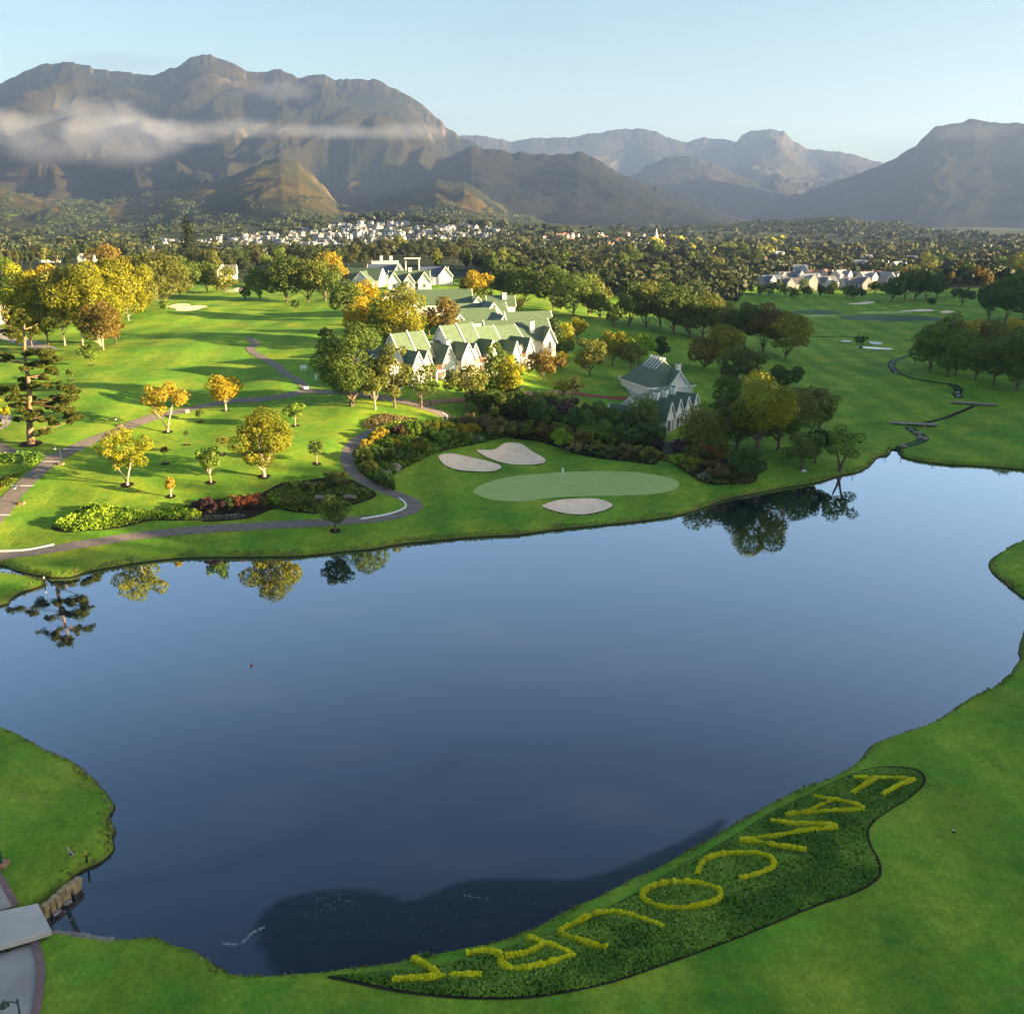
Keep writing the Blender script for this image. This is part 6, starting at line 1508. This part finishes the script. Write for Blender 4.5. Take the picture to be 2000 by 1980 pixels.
m = MB(); m.tube([(0, 0, -.1), (0, 0, -.02), (0, 0, .08), (0, 0, .16)], [.05, .12, .12, .03], 10); m.build('float', RED, e, True); m = MB(); m.tube([(0, 0, .16), (0, 0, .24)], [.02, .02], 6); m.build('ring', BLK, e)
# benches by the lodge and a stone at the willow foot
p = ground_at(1568, 921); tag(rock_mesh('rock', p + Vector((.1, -.2, .15)), .9, .7, .6, mat('white_stone', (.62, .6, .56), .8, .2, 2), None, 3), 'white stone at the foot of the pale willow', 'rock')
p = ground_at(1862, 1623); 
slab('sprinkler_cap', 1862, 1625, 0, None, 'small dark sprinkler head on the near right lawn', 'sprinkler', (('body', (0, 0, .06), (.16, .16, .14), BLK), ('cap', (0, 0, .15), (.1, .1, .05), M_WHITE)))
# goose on the left spit
def goose():
    p = ground_at(141, 1676); e = empty('goose', p, R(60)); tag(e, 'brown and white goose standing on the left spit', 'goose')
    bm = bpy.data.meshes.new('body'); pts = [(0, -.30, .36), (0, -.12, .40), (0, .12, .40), (0, .22, .48), (0, .26, .62), (0, .28, .72), (0, .35, .73), (0, .43, .71)]
    rad = [.05, .15, .14, .07, .045, .055, .05, .015]
    pts2 = [(.07, 0, .30), (.08, .02, .14), (.08, .05, .0), (-.07, 0, .30), (-.08, .02, .14), (-.08, .05, .0)]
    bm.from_pydata(pts + pts2, [(i, i + 1) for i in range(7)] + [(1, 8), (8, 9), (9, 10), (1, 11), (11, 12), (12, 13)], [])
    o = bpy.data.objects.new('body', bm); col.objects.link(o); o.parent = e
    bpy.context.view_layer.objects.active = o
    md = o.modifiers.new('skin', 'SKIN'); md.use_smooth_shade = True
    for i, r in enumerate(rad + [.05, .022, .03] * 2): bm.skin_vertices[0].data[i].radius = (r, r)
    bm.skin_vertices[0].data[1].use_root = True
    sb = o.modifiers.new('sub', 'SUBSURF'); sb.levels = 1; sb.render_levels = 2
    bm.materials.append(mat('goose_feathers', (.42, .33, .25), .8, .4, 5))
    for sx in (-1, 1):
        w = rock_mesh('wing', (sx * .11, -.06, .42), .08, .36, .2, mat('wing_feathers', (.16, .10, .06), .8, .3, 6), e, 2)
goose()

rg = np.random.default_rng(5); Cf = []
for k in range(150):
    q = ground_at(rg.uniform(1350, 1990), rg.uniform(1700, 1975)) if k % 3 else ground_at(rg.uniform(10, 180), rg.uniform(1500, 1760))
    if float(lake_sdf(np.array([q.x]), np.array([q.y]))[0]) > 1: Cf.append((q.x, q.y, q.z + .03))
Cf = np.array(Cf); o = leaf_obj('fallen_leaf', Cf, unit(np.column_stack([rg.normal(size=len(Cf)) * .3, rg.normal(size=len(Cf)) * .3, np.ones(len(Cf))])), np.full(len(Cf), .10), rg.uniform(0, 1, len(Cf)), LEAF['plume'], None, rg)
tag(o, 'pale fallen leaves and petals scattered on the near lawns', kind='stuff')

# ================================================================== far town, woods, unseen right-hand rise for shade
HOUSE_P = []
def house_proto(L, Wd, eave, peak, extra, wallm, roofm):
    W_, F_, I_ = [], [], []
    def add(V, F, mi):
        o = len(W_); W_.extend(V); F_.extend([[i + o for i in f] for f in F]); I_.extend([mi] * len(F))
    def gb(cx, cy, L, Wd, eave, peak, ax):
        tr = (lambda a, b, z: (cx + b, cy + a, z)) if ax == 'y' else (lambda a, b, z: (cx + a, cy - b, z))
        h, w = L / 2, Wd / 2
        add([tr(-h,-w,-3), tr(-h,w,-3), tr(h,w,-3), tr(h,-w,-3), tr(-h,-w,eave), tr(-h,w,eave), tr(h,w,eave), tr(h,-w,eave), tr(-h,0,peak+.35), tr(h,0,peak+.35)], [[0,1,5,8,4],[2,3,7,9,6],[1,2,6,5],[3,0,4,7]], 0)
        sl = (peak - eave) / w
        for sg in (-1, 1):
            q = [tr(-h+.25, sg*(w+.35), eave-.35*sl+.1), tr(h-.25, sg*(w+.35), eave-.35*sl+.1), tr(h-.25, 0, peak+.12), tr(-h+.25, 0, peak+.12)]
            u = [(a, b, z - .2) for a, b, z in q]; f = [[0,1,2,3],[7,6,5,4],[0,4,5,1],[1,5,6,2],[2,6,7,3],[3,7,4,0]]
            add(q + u, f if sg < 0 else [x[::-1] for x in f], 1)
    gb(0, 0, L, Wd, eave, peak, 'x')
    for ex in extra: gb(*ex)
    # a few dark openings, slightly proud of the wall
    for x in np.arange(-L / 2 + 1.6, L / 2 - 1, 2.6):
        add([(x-.5,-Wd/2-.03,.9),(x+.5,-Wd/2-.03,.9),(x+.5,-Wd/2-.03,2.2),(x-.5,-Wd/2-.03,2.2)], [[0,1,2,3]], 2)
    o = mesh_np('house', np.array(W_), F_, [wallm, roofm, PANE], None, False, I_)
    return o
rgf = np.random.default_rng(21)
kinds = []
W_TOWN = mat('town_render', (0.46, 0.45, 0.44), .8, .1, .3)
for wm, rm in ((W_TOWN, R_GREY), (W_TOWN, R_PALE), (W_TOWN, R_BLUE), (W_PEACH, R_TERRA), (W_GREY, R_TERRA)):
    kinds.append([house_proto(13, 7.5, 3.2, 6.2, [(-3, -3.4, 7, 5, 3.1, 5.9, 'y')], wm, rm), house_proto(16, 8, 3.0, 6.0, [(4, -3.2, 8, 6, 3.0, 6.4, 'y'), (-5, 2, 9, 5, 3.0, 5.6, 'y')], wm, rm), house_proto(10, 7, 5.4, 8.2, [(2, -2.6, 6, 4.6, 5.2, 7.8, 'y')], wm, rm)])
used = set()
def put_house(px, py, kind, var, yaw, label, group, sc=1.0, z=None):
    src = kinds[kind][var]; key = (kind, var)
    if key not in used: o = src; used.add(key)
    else: o = src.copy(); col.objects.link(o)
    p = ground_at(px, py); o.location = p; o.rotation_euler = (0, 0, R(yaw)); o.scale = (sc, sc, sc)
    tag(o, label, 'house', group); return o
# white estate on the hill: rows that follow the slope
WG, WL = 'white houses of the hillside estate', 'small white walled house with a grey roof in the hillside estate'
cnt = 0
for row, (y0, x0, x1, y1) in enumerate([(443,660,800,441),(447,640,960,447),(452,590,980,453),(457,560,1000,458),(462,500,1010,463),(467,430,1010,468),(472,400,960,473),(477,300,900,478),(482,280,760,483),(487,270,690,488),(492,290,640,492),(497,420,620,497)]):
    x = x0 + rgf.uniform(0, 10)
    while x < x1:
        t = (x - x0) / (x1 - x0); py = lerp(y0, y1, t) + rgf.uniform(-1.5, 1.5) - (5 if row > 4 and x < 480 else 0) * 0
        if rgf.uniform() < .74:
            put_house(x, py, int(rgf.choice([0, 0, 0, 1, 2, 2])), int(rgf.integers(0, 3)), rgf.uniform(-35, 35), WL, WG, rgf.uniform(.7, 1.0)); cnt += 1
        x += rgf.uniform(13, 26) * (1.0 if row > 3 else .9)
TG, TL = 'terracotta roofed houses right of the white estate', 'small house with a terracotta roof among trees right of the white estate'
for i in range(44):
    px = rgf.uniform(960, 1330); py = rgf.uniform(458, 484) + (px - 960) * .022
    put_house(px, py, int(rgf.choice([3, 4, 3, 0])), int(rgf.integers(0, 3)), rgf.uniform(-50, 50), TL, TG, rgf.uniform(.8, 1.1))
RG2 = 'houses among the trees in the right valley'
for i, (px, py) in enumerate([(1520,532),(1540,548),(1562,540),(1585,552),(1600,543),(1575,562),(1612,558),(1628,540),(1640,552),(1660,548),(1672,560),(1690,556),(1702,548),(1722,545),(1735,556),(1548,562),(1660,522),(1680,528),(1700,530),(1712,522),(1690,516),(1505,556),(1625,528),(1750,532),(1445,500),(1480,512),(1520,505),(1550,520),(1420,530),(1365,490),(1830,508),(1860,512),(1780,515),(1900,520)]):
    put_house(px, py + 3, int([1, 0, 1, 2, 3, 1, 0, 4, 1][i % 9]), i % 3, [0, 20, -15, 35, -30][i % 5], 'low white or pale house half hidden by trees in the right valley', RG2, 1.0 if i < 24 else .9)
for ks in kinds:      # prototypes that were never placed are removed
    for o in ks:
        if 'label' not in o: bpy.data.objects.remove(o)
# church tower among the far trees
p = ground_at(1281, 482); e = empty('church_tower', p); tag(e, 'white church tower with a thin spire among the far trees', 'church')
m = MB(); m.box((0, 0, 6), (4, 4, 14)); m.build('tower', W_WHITE, e); m = MB(); m.tube([(0, 0, 13), (0, 0, 15.5), (0, 0, 22)], [2.4, 1.3, .1], 8); m.build('spire', W_WHITE, e)
m = MB(); m.box((-9, 3, 2.5), (14, 7, 7)); m.build('nave', W_WHITE, e); m = MB(); m.add([(-16.4,-.8,6),(-1.8,-.8,6),(-1.8,3,10),(-16.4,3,10),(-16.4,6.8,6),(-1.8,6.8,6)], [[0,1,2,3],[3,2,5,4]]); m.build('roof', R_TERRA, e)

# ---- woodland: trees that show largest are trees of their own, the far rest one mass
PROTO = {}
def proto_tree(sp, kind, k):
    key = (sp, kind, k)
    if key in PROTO: return PROTO[key]
    rg = np.random.default_rng(hash((sp, kind)) % 1000 + k * 31 if False else (len(sp) * 97 + len(kind) * 31 + k * 13))
    H = 10.0; w = {'round': 9, 'dome': 9.5, 'oval': 6.5, 'cone': 5}[kind]; cb = 1.4
    C, N, S, Tt, L = crown(w, w * .95, H - cb, kind, 1900, .62, rg); C = C + np.array([0, 0, cb])
    V, F, t = leaf_arrays(C, N, S, rg, .7, Tt)
    c = mesh_np('crown', V, F, LEAF[sp], None, attrs={'tint': ('FACE', t)}); cm = c.data; bpy.data.objects.remove(c)
    m = MB(); m.tube([(0, 0, -1), (0, 0, cb), (0, 0, H * .6)], [.36, .26, .1], 6); tk = m.build('trunk', DARKB, None); tm = tk.data; bpy.data.objects.remove(tk)
    PROTO[key] = (cm, tm); return PROTO[key]
WOODN = 0
def wood_tree(px, py, hpx, sp, kind, label, group):
    global WOODN
    p = ground_at(px, py); s = ppm(p); H = hpx / s
    cm, tm = proto_tree(sp, kind, int(rgf.integers(0, 3)))
    e = empty('woodland_tree', p, rgf.uniform(0, 6.28)); f = H / 10 * rgf.uniform(.9, 1.1); e.scale = (f * rgf.uniform(.9, 1.15), f * rgf.uniform(.9, 1.15), f); tag(e, label, 'tree', group)
    for nm, me in (('crown', cm), ('trunk', tm)):
        o = bpy.data.objects.new(nm, me); col.objects.link(o); o.parent = e
    WOODN += 1
SPL = {'fardark': 'dark green', 'farolive': 'olive green', 'fargreen': 'deep green', 'dark': 'dark green', 'deep': 'deep green', 'olive': 'olive green', 'mid': 'mid green', 'rust': 'russet brown', 'yelgrn': 'yellow green', 'orange': 'golden orange'}
def belt(pts, n, hpx, sps, where, group, kinds_=('round', 'dome', 'oval')):
    """n trees spread between a near and a far line of picture points"""
    P = np.array(pts, float)
    for i in range(n):
        t = (i + rgf.uniform(.1, .9)) / n * (len(P) - 1); k = int(min(t, len(P) - 2)); f = t - k
        x, ya, yb, h = P[k] * (1 - f) + P[k + 1] * f
        py = lerp(ya, yb, rgf.uniform()); sp = sps[int(rgf.integers(0, len(sps)))]; kd = kinds_[int(rgf.integers(0, len(kinds_)))]
        wood_tree(x, py, h * rgf.uniform(.8, 1.2), sp, kd, f'{SPL[sp]} tree {where}', group)
MIX = ['fardark', 'fargreen', 'farolive', 'farolive', 'dark', 'fargreen', 'fardark', 'olive', 'fardark']
belt([(370,545,520,40),(500,530,512,36),(640,540,515,40)], 30, 0, MIX, 'in the wood beyond the end of the left fairway', 'wood beyond the left fairway')
belt([(650,530,508,36),(760,516,500,34),(900,530,504,38),(985,545,512,40)], 30, 0, MIX, 'in the wood behind the slate blue roofs', 'wood behind the hotel')
belt([(960,560,530,44),(1060,565,530,46),(1200,580,535,44),(1320,590,540,42),(1420,600,548,40)], 44, 0, MIX + ['dark'], 'in the wood behind the ridge row', 'wood behind the ridge row')
belt([(1000,528,500,26),(1150,530,500,28),(1300,535,505,30),(1480,545,512,30)], 38, 0, MIX, 'in the middle wood below the terracotta houses', 'middle wood')
belt([(1440,580,562,26),(1540,585,572,26),(1640,586,572,26),(1740,580,566,26)], 18, 0, ['deep', 'dark', 'deep'], 'in the dark hedge line before the valley houses', 'hedge line before the valley houses')
belt([(1720,560,535,32),(1850,560,525,36),(2010,570,525,40)], 20, 0, ['dark', 'olive', 'deep', 'rust'], 'in the wood above the far right fairway', 'wood above the far right fairway')
belt([(0,545,520,34),(120,530,508,30),(260,528,505,32)], 14, 0, MIX, 'in the wood behind the autumn clump', 'wood behind the autumn clump')

def wood_mass(name, pts, n, hpx, label, sps, per=46):
    """an uncountable far wood: one object of many small crowns"""
    P = np.array(pts, float); Vs, Fs, Ts, Ms = [], [], [], []; off = 0
    mats = [LEAF[s] for s in sps]
    for i in range(n):
        t = rgf.uniform(0, len(P) - 1); k = int(min(t, len(P) - 2)); f = t - k
        x, ya, yb, h = P[k] * (1 - f) + P[k + 1] * f
        p = ground_at(x, lerp(ya, yb, rgf.uniform())); s = ppm(p); H = h / s * rgf.uniform(.55, 1.35); W_ = H * rgf.uniform(1.1, 2.1)
        dv = unit(rgf.normal(size=(per, 3))); dv[:, 2] = np.abs(dv[:, 2]) * 1.1 - .25
        rr = rgf.uniform(.75, 1.05, per)
        lob = 1 + .25 * vnoise(dv[:, 0] * 2 + i, dv[:, 1] * 2 + dv[:, 2])
        C = np.array(p) + dv * (rr * lob)[:, None] * np.array([W_ / 2, W_ / 2, H / 2]) + np.array([0, 0, H * .52])
        N = unit(dv + rgf.normal(size=(per, 3)) * .45)
        V, F, tt = leaf_arrays(C, N, H * .40 * rgf.uniform(.7, 1.3, per), rgf, .8, np.clip(rgf.uniform(.0, .7) + rgf.uniform(0, .4, per), 0, 1.1))
        Vs.append(V); Fs.append(F + off); off += len(V); Ts.append(tt); Ms += [int(rgf.integers(0, len(mats)))] * per
    o = mesh_np(name, np.vstack(Vs), np.vstack(Fs), mats, None, False, Ms, {'tint': ('FACE', np.concatenate(Ts))})
    tag(o, label, kind='stuff')
wood_mass('woodland', [(250,520,488,16),(420,515,492,16),(640,512,494,16),(760,505,488,16),(900,508,478,16),(1000,510,478,16)], 420, 0, 'far woodland below the white hillside houses', ['fardark', 'farolive', 'fardark', 'fardark'])
wood_mass('woodland', [(960,566,520,30),(1060,570,530,30),(1200,585,530,30),(1330,592,535,28),(1440,596,540,26)], 340, 0, 'dense woodland behind the ridge row of trees', ['fardark', 'farolive', 'fardark', 'fargreen', 'fardark'], 60)
wood_mass('woodland', [(1400,560,520,22),(1560,540,520,18),(1700,560,520,18),(1860,555,515,22),(2030,560,515,26)], 260, 0, 'woodland around the valley houses', ['fardark', 'farolive', 'fardark', 'fargreen'], 50)
wood_mass('woodland', [(960,520,468,14),(1100,520,468,15),(1250,525,474,16),(1400,540,476,17),(1560,540,482,17),(1720,535,486,17),(1900,530,486,16),(2040,535,490,16)], 900, 0, 'far mixed woodland across the right half of the valley', ['fardark', 'farolive', 'fardark', 'fardark', 'farolive', 'fardark'])
wood_mass('woodland', [(1240,500,474,16),(1400,505,476,18),(1560,505,482,17)], 45, 0, 'golden autumn woodland in the middle of the valley', ['yelgrn', 'farolive', 'farolive', 'fardark'])
wood_mass('woodland', [(-60,520,470,15),(60,512,470,14),(180,505,468,14),(300,488,464,12)], 300, 0, 'hazy far woodland on the left of the valley', ['fardark', 'fardark', 'farolive'])
wood_mass('woodland', [(300,494,476,9),(500,494,462,9),(700,486,448,9),(900,478,450,9),(1040,474,456,9)], 260, 0, 'small trees scattered between the hillside houses', ['fardark', 'farolive', 'fardark'])
wood_mass('woodland', [(680,442,436,14),(760,437,432,16),(900,444,440,14),(1060,456,450,12),(1120,462,456,12)], 130, 0, 'dark trees along the hill crest behind the white houses', ['fardark', 'fardark'])
wood_mass('woodland', [(0,462,438,9),(250,470,436,9),(520,462,434,9),(640,450,432,9)], 320, 0, 'far dark plantation woods below the mountain', ['fardark', 'fardark', 'fardark'])
wood_mass('woodland', [(1120,468,450,9),(1400,474,440,9),(1650,478,430,9),(1850,482,452,9),(2040,490,470,9)], 420, 0, 'far dark woods on the low hill at the right', ['fardark', 'fardark', 'fardark'])
for i, (px, py, top) in enumerate([(1654,508,481),(1670,506,473),(1880,522,497),(1946,518,497),(1962,516,489)]):
    p = ground_at(px, py); s = ppm(p); e = empty('palm_tree', p); tag(e, ['short tall stemmed palm, left of the far pair','tallest far palm above the valley houses','far palm left of the right hand three','middle palm of the right hand three','far right palm against the hill'][i], 'tree', 'far palms in the valley')
    H = (py - top) / s; m = MB(); m.tube([(0, 0, -1), (0, 0, H * .8)], [.45, .35], 6); m.build('trunk', BARK, e)
    rg = np.random.default_rng(i); n_ = 160; dv = unit(rg.normal(size=(n_, 3))); leaf_obj('fronds', dv * np.array([H * .14, H * .14, H * .13]) + np.array([0, 0, H * .86]), dv, np.full(n_, H * .1), rg.uniform(0, 1, n_), LEAF['olive'], e, rg)
# woods on the foothills
from mathutils.bvhtree import BVHTree
def hill_wood(o, n, boxes, label, sps, seed):
    bv = BVHTree.FromPolygons([tuple(v.co) for v in o.data.vertices], [tuple(p.vertices) for p in o.data.polygons])
    rg = np.random.default_rng(seed); Vs, Fs, Ts, Ms = [], [], [], []; off = 0; per = 22
    for i in range(n):
        x0, x1, y0, y1, hp = boxes[i % len(boxes)]
        x, y = rg.uniform(x0, x1), rg.uniform(y0, y1)
        if vnoise(np.array([x / 46.0]), np.array([y / 13.0 + seed]))[0] < -.12: continue
        d = Vector(ray(x, y)).normalized(); hit = bv.ray_cast(Vector((0, 0, CAMZ)), d)
        if hit[0] is None: continue
        p = np.array(hit[0]); s = ppm(p); H = hp / s * rg.uniform(.7, 1.3); W_ = H * rg.uniform(1.6, 3.4)
        dv = unit(rg.normal(size=(per, 3))); dv[:, 2] = np.abs(dv[:, 2]) - .1
        C = p + dv * np.array([W_ / 2, W_ / 2, H * .8])
        V, F, tt = leaf_arrays(C, unit(dv + rg.normal(size=(per, 3)) * .4), H * .55 * rg.uniform(.7, 1.3, per), rg, .8, np.clip(rg.uniform(0, .6) + rg.uniform(0, .3, per), 0, 1))
        Vs.append(V); Fs.append(F + off); off += len(V); Ts.append(tt); Ms += [int(rg.integers(0, len(sps)))] * per
    w = mesh_np('woodland', np.vstack(Vs), np.vstack(Fs), [LEAF[q] for q in sps], None, False, Ms, {'tint': ('FACE', np.concatenate(Ts))})
    tag(w, label, kind='stuff')
hill_wood(HILLS[0], 2600, [(0,500,392,460,6),(0,1000,405,455,6),(560,1050,385,445,6),(0,300,370,440,5)], 'dark plantation woods on the foothills', ['fardark', 'fargreen', 'fardark'], 3)
hill_wood(HILLS[1], 1700, [(1150,2000,425,475,6),(1400,1850,420,470,6)], 'dark woods covering the low hill at the right', ['fardark', 'fardark', 'fargreen'], 4)
# dense unseen trees added on the right rise (they shade the lake and the lawns)
def shade_wood():
    Vs, Fs, Ts = [], [], []; off = 0; rg = np.random.default_rng(8); per = 90
    for i in range(1300):
        y = rg.uniform(-330, 500); x = max(140, .56 * y + 24) + rg.uniform(48, 105)
        H = SHADE_WOOD_H * rg.uniform(.88, 1.06) * (1 - .25 * sstep(190, 262, y)); W_ = rg.uniform(8, 12)
        z = float(terrain(np.array([x]), np.array([y]))[0])
        dv = unit(rg.normal(size=(per, 3)))
        C = np.array([x, y, z + H * .5]) + dv * rg.uniform(.7, 1.05, (per, 1)) * np.array([W_ / 2, W_ / 2, H / 2])
        V, F, tt = leaf_arrays(C, unit(dv + rg.normal(size=(per, 3)) * .4), 3.4 * rg.uniform(.7, 1.3, per), rg, .8, rg.uniform(0, 1, per))
        Vs.append(V); Fs.append(F + off); off += len(V); Ts.append(tt)
    o = mesh_np('woodland', np.vstack(Vs), np.vstack(Fs), LEAF['dark'], attrs={'tint': ('FACE', np.concatenate(Ts))})
    tag(o, 'unseen dark wood placed on the right rise to shade the lake', kind='stuff')
SHADE_WOOD_H = 20.5
shade_wood()

# ------------------------------------------------------------------ low cloud lying along the main mountain
def mist_puff(px, py, hw, hh, r, depth, dens, seed, label):
    """a soft body of mist: an ellipsoid whose air thins out to nothing at its edge"""
    d = ray(px, py); h = math.hypot(d[0], d[1]); u = (d[0] / h, d[1] / h); zc = CAMZ + d[2] / h * r; m = r / FOC / math.cos(math.atan2(d[0], d[1])) ** .5
    o = rock_mesh('low_cloud', (u[0] * r, u[1] * r, zc), 2, 2, 2, MISTM(dens, seed), None, 0)
    me = o.data; n = len(me.vertices); co = np.empty(n * 3, np.float32); me.vertices.foreach_get('co', co); co = unit(co.reshape(-1, 3)); me.vertices.foreach_set('co', co.ravel().astype(np.float32)); me.update()
    o.scale = (hw * m, depth / 2, hh * m); o.rotation_euler = (0, 0, -math.atan2(d[0], d[1]))
    tag(o, label, kind='stuff')
def MISTM(dens, seed):
    mt = bpy.data.materials.new('mist'); mt.use_nodes = True; n, l = mt.node_tree.nodes, mt.node_tree.links; n.remove(n['Principled BSDF'])
    g = n.new('ShaderNodeNewGeometry'); tc = n.new('ShaderNodeTexCoord')
    ln = n.new('ShaderNodeVectorMath'); ln.operation = 'LENGTH'; l.new(tc.outputs['Object'], ln.inputs[0])
    fo = n.new('ShaderNodeMapRange'); fo.interpolation_type = 'SMOOTHSTEP'; fo.inputs['From Min'].default_value = .98; fo.inputs['From Max'].default_value = .1; l.new(ln.outputs['Value'], fo.inputs[0])
    mp_ = n.new('ShaderNodeMapping'); mp_.inputs['Scale'].default_value = (1, 1, 1.5); mp_.inputs['Location'].default_value = (seed * 913, 0, 0); l.new(g.outputs['Position'], mp_.inputs[0])
    z = n.new('ShaderNodeTexNoise'); z.inputs['Scale'].default_value = .0046; z.inputs['Detail'].default_value = 7; z.inputs['Roughness'].default_value = .62; l.new(mp_.outputs[0], z.inputs['Vector'])
    ad = n.new('ShaderNodeMath'); ad.operation = 'MULTIPLY_ADD'; l.new(fo.outputs[0], ad.inputs[0]); ad.inputs[1].default_value = .62; l.new(z.outputs['Fac'], ad.inputs[2])
    mr = n.new('ShaderNodeMapRange'); mr.inputs['From Min'].default_value = .74; mr.inputs['From Max'].default_value = 1.1; mr.inputs['To Max'].default_value = dens; l.new(ad.outputs[0], mr.inputs[0])
    v = n.new('ShaderNodeVolumePrincipled'); v.inputs['Color'].default_value = (.56, .60, .74, 1); l.new(mr.outputs[0], v.inputs['Density']); l.new(v.outputs[0], n['Material Output'].inputs['Volume'])
    return mt
for k, (px, py, hw, hh, r, dep, dn) in enumerate([(40,265,190,48,4350,520,.010),(190,235,130,50,4400,500,.012),(250,268,170,44,4250,520,.012),(330,262,150,34,4350,450,.010),(500,252,170,24,4300,420,.010),(660,258,170,20,4250,400,.010),(800,258,120,22,4200,380,.010),(545,180,90,24,4900,300,.006),(-60,240,140,40,4400,420,.010),(1890,258,120,20,5300,300,.004),(170,300,220,34,4050,420,.005)]):
    mist_puff(px, py, hw * 1.2, hh * 1.3, r, dep, dn * .15, k * 1.7, ['mist on the far left slope','billow of mist rising against the mountain','thick mist under the billow','mist right of the billow','thin band of mist below the rocky peak','thin band of mist on the mountain shoulder','tail of the mist band at the right','small patch of mist below the peak','mist at the left edge','faint mist on the right summit','faint veil of mist under the band'][k])
